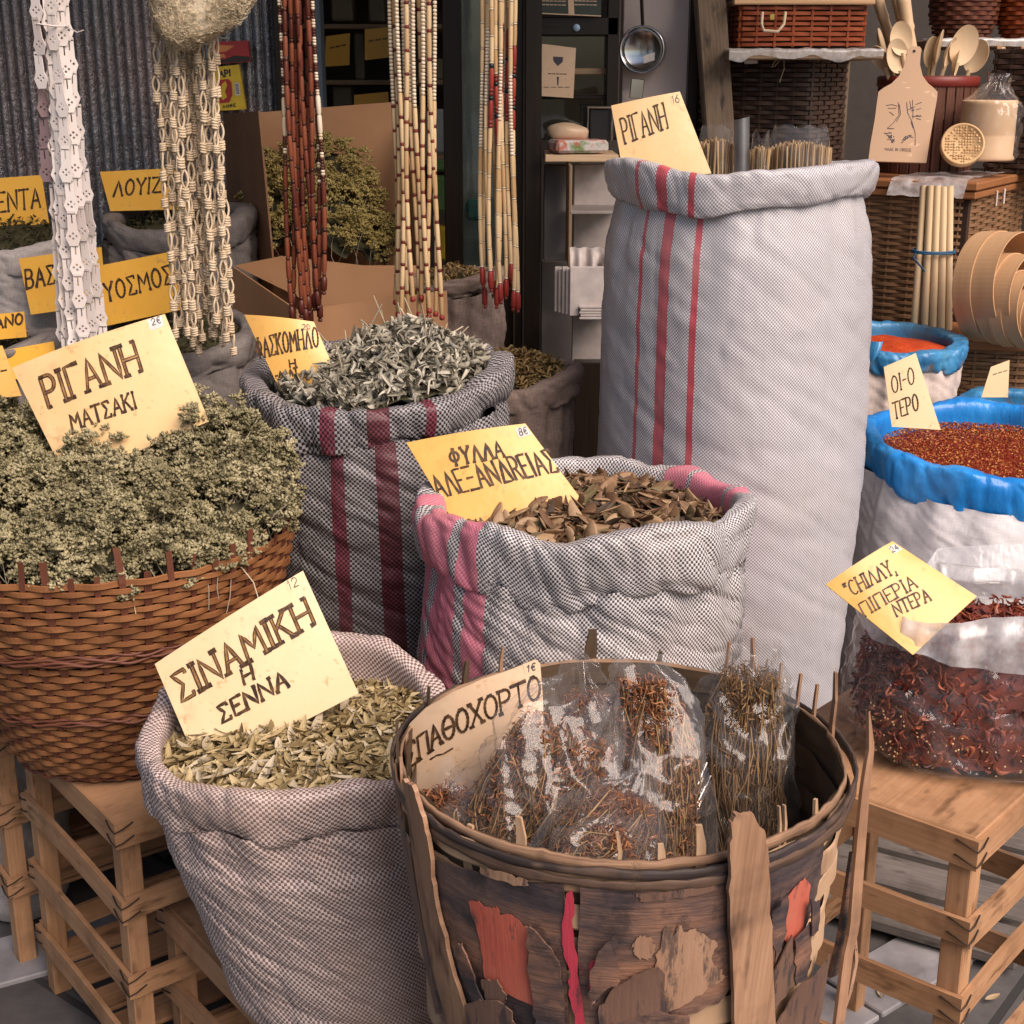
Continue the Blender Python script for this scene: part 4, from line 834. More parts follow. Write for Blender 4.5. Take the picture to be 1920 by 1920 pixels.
sack('woven_sack', 'blue lined sack mostly hidden behind the chilli flake sack', (1.165, 3.22, .848), (1.165, 3.24, .0), .125, .12, .10, .05, .04, 'weave_cream', 'blue_bag_dusty', seed=61, wr=.8, rollname='blue_liner', inner=.07, ripple=1.0, nth=120)
# plastic corner of the liner hanging over the cream sack
mb = MB(); u = np.linspace(0, 1, 14); U, V = np.meshgrid(u, u, indexing='ij'); p = np.array(W(1618, 640, 3.17)); P = p + np.stack([.075 * U * (1 - .3 * V) - .03, -.012 * np.sin(V * 3) - .01 * np.sin(U * 9), -.062 * V * (1 + .3 * np.sin(U * 4))], 2)
grid(mb, P); grid(mb, P + (0, .002, 0), flip=True); tag(mb.build('blue_bag_corner', MT['blue_bag_dusty']), 'loose pale blue plastic corner hanging beside the tall sack', 'plastic')
# back left rows
sack('jute_sack', 'grey jute sack with folded rim under the ΛΟΥΙΖΑ card', (-.765, 3.3, 1.255), (-.765, 3.3, .72), .182, .175, .15, .07, .045, 'jute_grey', rimz=[(0, -.02), (90, .02), (-90, .01), (180, .02)], seed=67, nth=140)
sack('jute_sack', 'pale grey sack behind the white straps at the left edge', (-1.09, 3.18, 1.215), (-1.09, 3.2, .72), .155, .15, .13, .06, .035, 'jute_pale', rimz=[(0, -.01), (80, .02)], seed=71, nth=140)
sack('jute_sack', 'brown grey jute sack below the ΥΟΣΜΟΣ card', (-.690, 2.85, 1.065), (-.66, 2.85, .0), .178, .18, .16, .06, .035, 'jute_grey', rimz=[(0, -.03), (90, .01), (180, .03)], seed=73, nth=160)
sack('jute_sack', 'small grey sack with crumpled rim at the far left edge', (-.985, 2.74, 1.058), (-.985, 2.74, .0), .118, .115, .1, .05, .035, 'jute_grey', rimz=[(60, .03), (0, -.01)], seed=79, nth=120)
sack('jute_sack', 'pale sack corner at left edge behind the oregano', (-.95, 2.42, .985), (-.95, 2.42, .0), .105, .10, .09, .05, .03, 'jute_pale', seed=83, nth=120)
sack('jute_sack', 'brown jute sack half hidden behind the sage heap', (-.118, 3.02, 1.155), (-.118, 3.02, .0), .108, .11, .1, .05, .03, 'jute', rimz=[(60, .015), (-60, -.01)], seed=89, nth=120)
sack('jute_sack', 'small brown jute sack of curled leaves beside the dark checked sack', (.010, 2.80, .988), (.012, 2.80, .0), .122, .118, .105, .055, .03, 'jute', rimz=[(0, -.008), (-60, -.005), (90, .018), (60, .016)], rimr=[(90, .06)], seed=97, nth=160)

# ------------------------------------------------------------------ contents
def heap(name, label, cat, c, R, zf, parts, base_mat, Ry=None, seed=1):
    """parts: [(templates, n, size range, material, lift, tilt spread)] scattered on the surface of a mound"""
    rng = np.random.default_rng(seed); ms = [MT[base_mat]]; mb = MB()
    S = heap_surface(c, R, zf, Ry=Ry); grid(mb, S - np.array([0, 0, .012]), 0, cv=True)
    for tpls, n, (s0, s1), mt, lift, tilt in parts:
        if MT[mt] not in ms: ms.append(MT[mt])
        mi = ms.index(MT[mt])
        for k, tp in enumerate(tpls):
            m = max(1, n // len(tpls)); P, N = heap_points(c, R, zf, m, rng, Ry)
            N = N + rng.normal(size=N.shape) * tilt; M = rots(N, rng) * rng.uniform(s0, s1, m)[:, None, None]
            P = P + np.stack([0 * P[:, 0], 0 * P[:, 0], rng.uniform(-lift, lift, m)], 1); mb.inst(tp, M, P, mi)
    return tag(mb.build(name, ms), label, cat, None, 'stuff')
def contents():
    M = MT
    M['senna'] = m_vary('dry_senna_leaf', [(.155, .105, .042), (.26, .19, .085), (.35, .265, .125), (.44, .345, .19)], .7, 20, .85)
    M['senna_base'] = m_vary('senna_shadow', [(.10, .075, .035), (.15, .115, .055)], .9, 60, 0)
    M['pod'] = m_vary('brown_senna_pod', [(.085, .043, .022), (.15, .082, .042), (.23, .135, .07), (.36, .24, .135)], .55, 60, .75, 150, .5)
    M['podleaf'] = m_vary('dark_brown_leaf', [(.05, .032, .02), (.10, .065, .035), (.15, .115, .055)], .7, 30, .85)
    M['sage'] = m_vary('grey_sage_leaf', [(.14, .12, .085), (.25, .225, .17), (.37, .34, .265), (.50, .46, .37)], .85, 30, .8, 120, .5)
    M['stalk'] = m_vary('pale_dry_stalk', [(.34, .28, .19), (.50, .42, .30)], .7, 20, .8)
    M['paprika'] = m_vary('red_paprika', [(.38, .035, .005), (.48, .06, .008)], .9, 25, 0, 120, .8, .004)
    M['flake'] = m_vary('chilli_flake', [(.20, .02, .008), (.30, .05, .012), (.40, .10, .02), (.50, .24, .06)], .5, 20, .95)
    M['oregano'] = m_vary('oregano_bud', [(.085, .075, .036), (.185, .16, .082), (.30, .26, .145), (.46, .395, .24)], .85, 20, .35)
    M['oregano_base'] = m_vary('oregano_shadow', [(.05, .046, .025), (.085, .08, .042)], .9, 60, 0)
    M['boxherb'] = m_vary('yellow_green_bud', [(.16, .12, .035), (.29, .22, .07), (.42, .33, .11), (.55, .45, .18)], .85, 26, .45)
    M['tanleaf'] = m_vary('tan_curled_leaf', [(.17, .10, .04), (.26, .17, .065), (.34, .235, .10)], .7, 20, .85)
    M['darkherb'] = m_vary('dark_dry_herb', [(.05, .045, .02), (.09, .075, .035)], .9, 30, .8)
    leaf = [leafT(1, .30, .10, .2), leafT(1, .36, .2, -.25), leafT(1, .24, .3, .5)]
    zf = lambda X, Y: .018 * (1 - (X ** 2 + Y ** 2) / .03) + .08 * X + .006 * sn(np.stack([X, Y], -1), 30, 3)
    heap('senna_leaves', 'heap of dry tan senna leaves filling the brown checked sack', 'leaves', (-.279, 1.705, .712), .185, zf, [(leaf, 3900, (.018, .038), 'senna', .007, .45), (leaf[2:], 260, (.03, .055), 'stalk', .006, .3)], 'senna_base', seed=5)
    zf = lambda X, Y: .034 * (1 - (X ** 2 + Y ** 2) / .05) + .02 * Y + .03 * X + .008 * sn(np.stack([X, Y], -1), 22, 8)
    pods = [podT(1, .46, .10, .2), podT(1, .38, .08, .35), podT(1, .52, .14, .1)]
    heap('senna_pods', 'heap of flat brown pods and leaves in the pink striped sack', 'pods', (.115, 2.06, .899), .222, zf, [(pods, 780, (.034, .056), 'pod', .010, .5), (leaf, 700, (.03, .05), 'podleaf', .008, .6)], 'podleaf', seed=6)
    zf = lambda X, Y: .088 * np.exp(-((X - .045) ** 2 / .020 + (Y - .02) ** 2 / .030)) + .012 + .022 * sn(np.stack([X, Y], -1), 26, 9)
    cl = [curlT(i, 1, .55) for i in range(7)]; cw = [curlT(i + 20, 1, .62) for i in range(9)]
    def clumps(seed, R, n, r, h):
        rg = np.random.default_rng(seed); C = rg.uniform(-R, R, (n, 2)); hh = rg.uniform(.4, 1.5, n)
        def f(X, Y):
            d = (X[..., None] - C[:, 0]) ** 2 + (Y[..., None] - C[:, 1]) ** 2; return np.max(h * hh * (1 - d / r ** 2), axis=-1).clip(-h * .8)
        return f
    CO, CBX = clumps(3, .31, 70, .050, .048), clumps(5, .2, 80, .034, .026)
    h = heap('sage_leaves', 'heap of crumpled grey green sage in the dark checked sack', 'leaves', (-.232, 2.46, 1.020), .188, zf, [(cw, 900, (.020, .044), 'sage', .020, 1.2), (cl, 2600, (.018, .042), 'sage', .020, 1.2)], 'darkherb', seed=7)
    rng = np.random.default_rng(8); P, N = heap_points((-.22, 2.46, 1.02), .16, zf, 46, rng); d = N * .3 + rng.normal(size=P.shape) * .6; d /= np.linalg.norm(d, axis=1)[:, None]
    L = rng.uniform(.03, .085, len(P)); mb = MB(); seg_tubes(mb, P - d * L[:, None] * .3, P + d * L[:, None], .0013, 0, 4, rng.normal(size=P.shape) * .008)
    seg_tubes(mb, [W(668, 660, 2.42)], [W(716, 570, 2.40)], .0014, 0, 4); tag(mb.build('sage_stalks', MT['stalk']), 'pale dry stalks sticking out of the sage heap', 'stalks', None, 'stuff')
    # oregano: many flowering heads
    def buds(name, label, cat, c, R, Ry, zf, nheads, nb, hs, bs, mat_, base, seed, up=.8, stem=True, xclip=None):
        rng = np.random.default_rng(seed); mb = MB(); S = heap_surface(c, R * .92, zf, Ry=Ry * .92); grid(mb, S - np.array([0, 0, .03]), 0, cv=True)
        P, N = heap_points(c, R, zf, nheads, rng, Ry); N = N * 1 + np.array([0, 0, up]) + rng.normal(size=N.shape) * .35; N /= np.linalg.norm(N, axis=1)[:, None]
        r2 = ((P[:, 0] - c[0]) / R) ** 2 + ((P[:, 1] - c[1]) / Ry) ** 2
        lift_ = rng.uniform(-.6, 1.0, nheads) + np.where(rng.random(nheads) < .07, rng.uniform(.6, 1.9, nheads), 0); P = P + N * lift_[:, None] * hs
        sz = hs * rng.uniform(.6, 1.25, nheads); M = rots(N, rng); sub = 9
        # clusters on a rounded cone, buds on each cluster
        a = rng.random((nheads, sub)) * 6.283; h = rng.random((nheads, sub)); rad = (.25 + .75 * np.sqrt(rng.random((nheads, sub)))) * (1 - .55 * h)
        loc = np.stack([rad * np.cos(a), rad * np.sin(a), h * 1.1 - .2], 2) * sz[:, None, None]
        cen = P[:, None] + np.einsum('nij,nsj->nsi', M, loc); nb_ = nb // sub
        off = rng.normal(size=(nheads, sub, nb_, 3)); off /= np.linalg.norm(off, axis=3)[..., None]; off *= (sz[:, None, None, None] * .36) * rng.uniform(.55, 1.05, (nheads, sub, nb_, 1)); off[..., 2] = np.abs(off[..., 2]) * .9 + off[..., 2] * .1
        B = (cen[:, :, None] + off).reshape(-1, 3); D = (off / (np.linalg.norm(off, axis=3)[..., None]) + rng.normal(size=off.shape) * .3).reshape(-1, 3)
        mb.inst(octaT(.8, .8, 1.5), rots(D, rng) * (bs * rng.uniform(.7, 1.3, len(B)))[:, None, None], B, 1)
        if stem:
            k = nheads // 2; seg_tubes(mb, P[:k] - N[:k] * hs * 3, P[:k] + N[:k] * hs * .8, .0010, 2, 3, rng.normal(size=(k, 3)) * .006)
        return tag(mb.build(name, [MT[base], MT[mat_], MT['stalk']]), label, cat, None, 'stuff')
    zf = lambda X, Y: .054 * (1 - (X ** 2 + Y ** 2) / .085) + .15 * Y + (.055 * np.exp(-((X - .19) ** 2 + (Y - .08) ** 2) / .012) + .034 * np.exp(-((X + .21) ** 2 + (Y - .10) ** 2) / .012)) + .018 * sn(np.stack([X, Y], -1), 13, 12, 2) + CO(X, Y) - .018
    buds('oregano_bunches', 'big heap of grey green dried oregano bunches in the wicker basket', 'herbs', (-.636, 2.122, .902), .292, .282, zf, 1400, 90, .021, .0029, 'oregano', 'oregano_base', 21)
    zf = lambda X, Y: .20 * (1 - (X + .02) ** 2 / .05) + .55 * Y + .014 * sn(np.stack([X, Y], -1), 16, 13, 2) + CBX(X, Y) - .01
    buds('dried_flower_heads', 'heap of yellow green dried flower heads in the open cardboard box', 'herbs', (-.475, 3.46, 1.12), .19, .17, zf, 360, 90, .022, .0027, 'boxherb', 'oregano_base', 22, stem=True)
    # spices
    zf = lambda X, Y: .02 * (1 - (X ** 2 + Y ** 2) / .025) + .006 * sn(np.stack([X, Y], -1), 40, 5, 3); S = heap_surface((.905, 3.35, .935), .15, zf, 30, 80)
    mb = MB(); grid(mb, S, cv=True); tag(mb.build('paprika_powder', MT['paprika']), 'mound of bright red paprika in the cream blue lined sack', 'spice', None, 'stuff')
    fl = [leafT(1, .7, .2, .5, 3), leafT(1, .5, .4, -.6, 3)]
    zf = lambda X, Y: .012 * (1 - (X ** 2 + Y ** 2) / .05) + .004 * sn(np.stack([X, Y], -1), 30, 5)
    heap('chilli_flakes', 'layer of crushed red chilli flakes in the bright blue liner', 'spice', (.965, 2.75, .842), .222, zf, [(fl, 9000, (.003, .0065), 'flake', .002, .8)], 'flake', seed=9)
    zf = lambda X, Y: .03 * (1 - (X ** 2 + Y ** 2) / .012) + .12 * Y + .006 * sn(np.stack([X, Y], -1), 40, 5)
    heap('curled_leaves', 'tan curled leaves in the small brown jute sack', 'leaves', (.008, 2.80, .985), .098, zf, [(cl, 600, (.018, .034), 'tanleaf', .008, .7)], 'darkherb', seed=10)
    heap('curled_leaves', 'brown herb scraps in the sack behind the bead strings', 'leaves', (-.118, 3.02, 1.13), .088, zf, [(cl, 260, (.015, .025), 'tanleaf', .008, .7)], 'darkherb', seed=12)
    zf = lambda X, Y: .02 * (1 - (X ** 2 + Y ** 2) / .02) + .25 * Y + .008 * sn(np.stack([X, Y], -1), 40, 5)
    for (c, R, lb) in (((-.765, 3.3, 1.225), .14, 'dark leafy herb in the grey jute sack under the ΛΟΥΙΖΑ card'), ((-1.09, 3.18, 1.225), .12, 'dark green herb in the pale grey sack at left'), ((-.690, 2.85, 1.055), .14, 'dark brown herb in the sack under the ΥΟΣΜΟΣ card'), ((-.985, 2.74, 1.02), .09, 'herb in the small crumpled sack at left edge'), ((-.95, 2.42, .985), .085, 'brown herb in the pale sack behind the oregano')):
        heap('dark_herbs', lb, 'herbs', c, R, zf, [(cl, 420, (.012, .026), 'darkherb', .008, .8)], 'darkherb', seed=14)
contents()
# ------------------------------------------------------------------ price cards (lettering copied from the photo)
sign('cream card lettered ΡΙΓΑΝΗ ΜΑΤΣΑΚΙ standing in the oregano', ((22, 690), (308, 588), (392, 790), (128, 905)), 2.14, 24, 0, 'card_tan',
     [('PIGANH', [(94, 765), (268, 697)], (-17, -55), .0060, 1.1, .28, 1), ('MATSAKI', [(138, 808), (258, 766)], (-7, -29), .0044, .4)], ([(277, 600), (302, 591), (308, 611), (283, 621)], '2e', [(286, 611), (302, 605)], (-3, -12), 1), .012)
sign('yellow card lettered ΦΑΣΚΟΜΗΛΟ tucked in the sage sack', ((458, 590), (588, 603), (645, 735), (528, 738)), 2.375, 20, 0, 'card_yellow',
     [('FASKOMHLO', [(482, 672), (598, 650)], (-4, -36), .0036, .8), ('H', [(545, 690), (556, 689)], (-2, -14), .0035, 0), ('-DALT', [(518, 712), (560, 703)], (-2, -13), .0040, 0)], ([(565, 605), (580, 606), (585, 621), (569, 620)], '20', [(569, 618), (582, 618)], (-2, -9), 0), .010)
sign('orange yellow card lettered ΦΥΛΛΑ ΑΛΕΞΑΝΔΡΕΙΑΣ standing in the pods', ((762, 830), (985, 795), (1106, 958), (868, 1008)), 2.03, 34, 0, 'card_yellow',
     [('FYLLA', [(848, 876), (946, 858)], (-8, -29), .0046, .6), ('ALEJANDREIAS', [(824, 934), (1048, 884)], (-20, -41), .0046, .0, .26)], ([(965, 806), (987, 799), (997, 816), (973, 823)], '8e', [(975, 819), (990, 814)], (-4, -13), 1), .008)
sign('large cream card lettered ΣΙΝΑΜΙΚΗ Η ΣΕΝΝΑ standing in the senna leaves', ((290, 1245), (568, 1070), (672, 1300), (378, 1452)), 1.70, 24, 0, 'card_cream',
     [('SINAMIKH', [(342, 1316), (590, 1170)], (-20, -48), .0056, 1.2, .30, 1), ('H', [(460, 1282), (478, 1272)], (-6, -24), .0046, .3), ('SENNA', [(418, 1356), (543, 1286)], (-10, -30), .0046, .6)], ([(536, 1092), (556, 1082), (564, 1100), (544, 1111)], '12', [(543, 1107), (560, 1098)], (-6, -16), 0), .010)
sign('pinkish card with rounded corner lettered ΣΠΑΘΟΧΟΡΤΟ inside the bark basket', ((745, 1400), (1012, 1240), (1030, 1450), (770, 1560)), 1.44, 12, 0, 'card_old',
     [('SpAQOXOPTO', [(768, 1438), (828, 1386), (905, 1345), (1014, 1308)], (-5, -42), .0036, .9, .2), ('~', [(808, 1424), (850, 1404)], (0, -14), .0024, 0)], ([(980, 1243), (1008, 1238), (1012, 1258), (985, 1262)], '1e', [(988, 1259), (1004, 1256)], (0, -13), 0), .022,
     outline=[(760, 1560), (754, 1480), (748, 1395), (770, 1352), (800, 1320), (850, 1288), (905, 1265), (960, 1250), (1003, 1237), (1013, 1245), (1018, 1305), (1020, 1450)])
sign('pale peach card lettered ΡΙΓΑΝΗ standing in the tall white sack', ((1146, 198), (1274, 173), (1334, 325), (1172, 345)), 2.53, 14, 0, 'card_tan',
     [('PIGANH', [(1172, 270), (1252, 241)], (-10, -46), .0032, 1.2)], ([(1256, 182), (1272, 178), (1276, 196), (1260, 199)], '16', [(1260, 196), (1273, 193)], (-3, -14), 0), .008)
sign('square yellow card lettered CHILLY in the bag of dried peppers', ((1548, 1096), (1672, 1017), (1832, 1118), (1712, 1228)), 1.80, 40, 0, 'card_yellow',
     [('"CHILLY,', [(1592, 1122), (1678, 1078)], (-13, -24), .0026, .9), ('pIpEPIA', [(1622, 1156), (1718, 1104)], (-13, -22), .0026, .7), ('NTEPA', [(1680, 1158), (1744, 1128)], (-11, -22), .0026, .9)], ([(1662, 1030), (1676, 1022), (1690, 1032), (1676, 1042)], '24', [(1671, 1040), (1684, 1032)], (-7, -9), 1), .012)
sign('narrow pale card lettered in two lines in the blue liner', ((1657, 688), (1716, 662), (1764, 806), (1672, 800)), 2.66, 12, 0, 'card_cream', [('OI-O', [(1674, 738), (1714, 718)], (-4, -30), .003, .5), ('TEPO', [(1677, 786), (1722, 768)], (-4, -30), .003, .8)], None, .004)
sign('small folded pale card behind the chilli flake sack', ((1858, 688), (1893, 675), (1890, 745), (1840, 745)), 3.16, 8, 0, 'card_cream', [('~~~', [(1862, 705), (1888, 697)], (0, -5), .002, 0)], None, .0)
sign('deep yellow card lettered ΕΝΤΑ at the left edge', ((-60, 338), (78, 328), (92, 420), (-60, 428)), 3.2, 10, 0, 'card_deep', [('ENTA', [(-2, 398), (76, 388)], (-2, -36), .0052, .4)])
sign('deep yellow card lettered ΛΟΥΙΖΑ beside the rope strings', ((187, 322), (335, 315), (352, 392), (207, 396)), 3.3, 10, 0, 'card_deep', [('LOYIZA', [(213, 368), (322, 358)], (2, -28), .0052, .4)])
sign('deep yellow card lettered ΒΑΣ half hidden by the white straps', ((35, 485), (190, 463), (200, 570), (58, 590)), 2.98, 12, 0, 'card_deep', [('BAS', [(50, 541), (103, 531)], (-3, -34), .006, .3)])
sign('deep yellow card lettered ΥΟΣΜΟΣ between straps and ropes', ((176, 500), (320, 472), (352, 578), (196, 612)), 2.84, 14, 0, 'card_deep', [('YOSMOS', [(200, 566), (324, 530)], (-6, -33), .0052, .4)], ([(300, 476), (314, 473), (318, 484), (303, 487)], '16', [(304, 485), (314, 483)], (0, -8), 0))
sign('dim yellow card lettered ΑΝΟ at the far left edge', ((-40, 592), (45, 584), (50, 632), (-40, 640)), 2.72, 12, 0, 'card_deep', [('ANO', [(-8, 616), (42, 607)], (0, -19), .005, .2)])
sign('blank yellow card under the white straps at left', ((-20, 662), (100, 640), (112, 700), (0, 715)), 2.62, 14, 0, 'card_deep', [])
sign('yellow card corner cut by the left picture edge', ((-80, 655), (4, 648), (40, 742), (-60, 752)), 2.40, 20, 0, 'card_yellow', [('-', [(2, 700), (12, 698)], (0, -8), .004, 0)])

# ------------------------------------------------------------------ woven basket of oregano
def oregano_basket():
    MT['wicker'] = m_wood('brown_wicker', (.165, .063, .022), (.31, .135, .052), 16, .5, (.09, .033, .012), .3)
    MT['wicker_red'] = m_wood('red_brown_stakes', (.10, .034, .020), (.17, .060, .034), 16, .5)
    MT['wicker_dark'] = m_plain('dark_gap_backing', (.035, .016, .008), .8)  # for dark shells added so no light passes the weave gaps
    cx, cy = -.640, 2.12; zt, zb = .886, .515
    rf = lambda z: np.interp(z, [zb, zb + .03, zb + .10, zt - .07, zt], [.158, .184, .214, .282, .296])
    t = thing('wicker_basket', 'round brown wicker basket of oregano on a crate stool', 'basket', (cx, cy, zb)); p = circ_path(cx, cy, rf)
    mb = MB(); rows = 33; weave(mb, p, zb + .010, zt - .004, rows, 54, .0094, .0026, .0034, seed=3, zwob=.0030); mb.build('woven_wall', MT['wicker'], t)
    mb = MB(); z = np.linspace(zb, zt - .004, 20); lathe(mb, np.stack([[float(rf(q)) - .007 for q in z], z], 1), (cx, cy, 0), 64); mb.add([(cx + .15 * math.sin(a), cy - .15 * math.cos(a), zb + .002) for a in np.linspace(0, 2 * PI, 40)[:-1]], [tuple(range(39))]); mb.build('added_dark_liner', MT['wicker_dark'], t)  # added dark shell keeps the weave gaps dark; includes the basket floor
    mb = MB(); stakes(mb, p, 54, zb + .004, zt, .0095, .0026, top=lambda r: r.choice([.004, .010, .022, .034, .05], p=[.25, .25, .25, .15, .1]), seed=5); mb.build('stake', MT['wicker_red'], t)['kind'] = 'stuff'
    for z0, w in ((zb + .235, 3), (zb + .125, 2), (zb + .006, 3)):                      # bands of thin twisted dark canes
        mb = MB(); a = np.linspace(0, 2 * PI, 241)[:-1]
        for k in range(w + 1):
            zz = z0 + k * .0042 + .0018 * np.sin(a * 30 + k * 2) + .004 * np.sin(a * 2 + 1); r = rf(z0) + .0062 + .0016 * np.sin(a * 22 + k * 2.1)
            P = np.stack([cx + r * np.sin(a), cy - r * np.cos(a), zz], 1); T = tubeP(np.vstack([P, P[:1]]), .0024, 5); grid(mb, T[:-1], cu=True, cv=True)
        mb.build('twisted_band', MT['wicker_red'], t)
oregano_basket()

# crate stools
E1 = (-.61, .79); E2 = (.79, .61)
A1 = CAMP + ray(214, 1548) * ((CAMZ - .515) / -ray(214, 1548).z)
crate_stool('pale crate stool under the oregano basket', (A1.x, A1.y), E1, .43, E2, .44, .515, (.495, .368, .24, .11))
A2 = np.array([A1.x, A1.y]) + np.array(E1) * .50 - np.array(E2) * .02
crate_stool('crate stool half cut by the left picture edge', tuple(A2), E1, .43, E2, .40, .60, (.58, .45, .31, .17))
A3c = CAMP + ray(292, 1688) * ((CAMZ - .335) / -ray(292, 1688).z)
A3 = np.array([A3c.x, A3c.y]) - np.array(E1) * .62
crate_stool('lower crate stool under the checked senna sack and bark basket', tuple(A3), E1, .62, E2, .60, .335, (.315, .19, .075))
G1 = (-.75, .66); G2 = (.66, .75)
A4 = CAMP + ray(1836, 1578) * ((CAMZ - .62) / -ray(1836, 1578).z)
crate_stool('sunlit crate stool carrying the bag of dried peppers', (A4.x, A4.y), G1, .36, G2, .40, .62, (.597, .482, .36, .22), shelf=False)

# ------------------------------------------------------------------ bark basket with painted splints
def bark_basket():
    cx, cy, zr, Rr, zb = .119, 1.40, .852, .243, .340
    rf = lambda z: Rr - .10 * np.clip(zr - np.asarray(z, float), -.2, 2)
    t = thing('bark_basket', 'large round splint basket with peeling bark and red paint', 'basket', (cx, cy, zb))
    MT['splint'] = m_wood('pale_splint', (.40, .25, .145), (.56, .38, .235), 14, .6, (.18, .10, .06))
    MT['splint_dark'] = m_wood('old_shaded_splint', (.055, .034, .020), (.12, .075, .042), 14, .7)  # dark from age plus shade painted into the basket's inside
    m, nt, b = newmat('grey_brown_bark'); co = coords(nt, 'UV')
    n1 = noise(nt, co, 11, 6, .68, (1, .55, 1)); st = noise(nt, co, 150, 5, .65, (1, .06, 1)); sm = noise(nt, co, 9, 5, .62, (1.3, .35, 1))
    c = ramp(nt, n1, [(.34, (.024, .018, .022)), (.52, (.070, .048, .048)), (.70, (.20, .12, .085))]); c = mixc(nt, ramp(nt, sm, [(.44, (0, 0, 0)), (.62, (.85, .85, .85))]), c, (.36, .175, .10)); c = mixc(nt, mth(nt, 'MULTIPLY', st, .45), c, (.028, .024, .028))
    nt.links.new(c, b.inputs['Base Color']); b.inputs['Roughness'].default_value = .55; c = mixc(nt, mth(nt, 'MULTIPLY', ramp(nt, noise(nt, co, 26, 5, .7), [(.50, (0, 0, 0)), (.62, (1, 1, 1))]), .6), c, (.02, .016, .018)); nt.links.new(c, b.inputs['Base Color']); bump(nt, b, mth(nt, 'ADD', st, noise(nt, co, 60, 4, .7, (1, .3, 1))), .6, .003); MT['bark'] = m
    MT['bark_brown'] = m_worn('brown_bark_flap', [(.095, .050, .038), (.165, .090, .060), (.22, .125, .085)], (.045, .032, .032), .52)
    MT['paint_red'] = m_worn('coral_red_paint', [(.44, .075, .045), (.54, .12, .075), (.46, .17, .11)], (.075, .045, .040), .56)
    MT['paint_pink'] = m_worn('crimson_paint', [(.42, .03, .055), (.55, .05, .085)], (.09, .04, .04), .57)
    MT['bare'] = m_worn('bare_tan_wood', [(.25, .135, .08), (.38, .22, .135), (.45, .28, .175)], (.085, .055, .045), .53)
    MT['stave'] = m_wood('brown_stave_wood', (.24, .125, .070), (.42, .25, .15), 16, .6, (.10, .055, .035), .5)
    p = circ_path(cx, cy, rf)
    mb = MB(); weave(mb, p, zb + .01, zr - .02, 13, 30, .030, .0016, .0024, path_off=.0015, seed=7); mb.build('outer_weave', MT['splint'], t)
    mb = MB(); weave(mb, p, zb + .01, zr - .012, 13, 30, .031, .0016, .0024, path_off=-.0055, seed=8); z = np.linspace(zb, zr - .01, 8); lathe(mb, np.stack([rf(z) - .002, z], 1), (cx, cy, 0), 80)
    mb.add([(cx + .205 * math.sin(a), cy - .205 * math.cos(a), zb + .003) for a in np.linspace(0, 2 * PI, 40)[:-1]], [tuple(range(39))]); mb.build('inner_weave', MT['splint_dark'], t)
    def ring(z, off, h, th, mat_, name, wob=.002, seed=0):
        a = np.linspace(0, 2 * PI, 181)[:-1]; q = np.stack([np.cos(a), np.sin(a)], 1); zz = z + wob * sn(q, 2.2, seed, 2); r = rf(zr) + off + .0015 * sn(q, 3, seed + 1, 2)
        hv = 1 + .30 * sn(q, 9, seed + 4, 3) + .18 * sn(q, 60, seed + 6, 1); prof = [(-th / 2, -h / 2 * hv), (th / 2, -h * .4 * hv), (th / 2 * 1.1, 0 * hv), (th / 2, h * .4 * hv), (-th / 2, h / 2 * hv)]; r = r + .0012 * sn(q, 24, seed + 7, 2)
        P = np.stack([np.stack([cx + (r + a_) * np.sin(a), cy - (r + a_) * np.cos(a), zz + b_], 1) for a_, b_ in prof], 1); uv = np.stack([np.repeat((a * .25)[:, None], 5, 1), np.repeat(np.arange(5)[None] * .004, 180, 0)], 2)
        mb = MB(); grid(mb, P, 0, uv, cu=True, cv=True, smooth=True); return mb.build(name, mat_, t)
    MT['hoop_paint'] = m_vary('worn_painted_hoop', [(.05, .03, .03), (.16, .08, .05), (.40, .12, .07), (.42, .25, .15)], .6, 16, 0, 90, .6)
    MT['hoop_tan'] = m_wood('worn_tan_hoop', (.16, .085, .05), (.44, .27, .16), 30, .65, (.04, .025, .02), .7); MT['hoop_dark'] = m_wood('blackened_hoop', (.018, .014, .014), (.085, .06, .05), 22, .55, (.26, .15, .09), .7); MT['hoop_brown'] = m_wood('brown_bent_hoop', (.06, .038, .028), (.19, .11, .07), 22, .6, (.03, .022, .02), .7)
    ring(zr - .004, .0060, .010, .0032, MT['hoop_dark'], 'rim_hoop', .004, 3); ring(zr - .001, -.0035, .012, .003, MT['hoop_tan'], 'rim_hoop', .005, 13); ring(zr - .015, .0072, .011, .0014, MT['hoop_brown'], 'rim_hoop', .005, 5)
    def hit(px, py, far=False, off=0.0):
        d = np.array(ray(px, py)); o = np.array([0, 0, CAMZ]); r = Rr + off
        for _ in range(8):
            A = d[0] ** 2 + d[1] ** 2; B = 2 * (d[0] * (o[0] - cx) + d[1] * (o[1] - cy)); C = (o[0] - cx) ** 2 + (o[1] - cy) ** 2 - r * r; D = max(B * B - 4 * A * C, 0)
            k = (-B + (1 if far else -1) * math.sqrt(D)) / (2 * A); P = o + d * k; r = float(rf(P[2])) + off
        return math.atan2(P[0] - cx, -(P[1] - cy)), P[2]
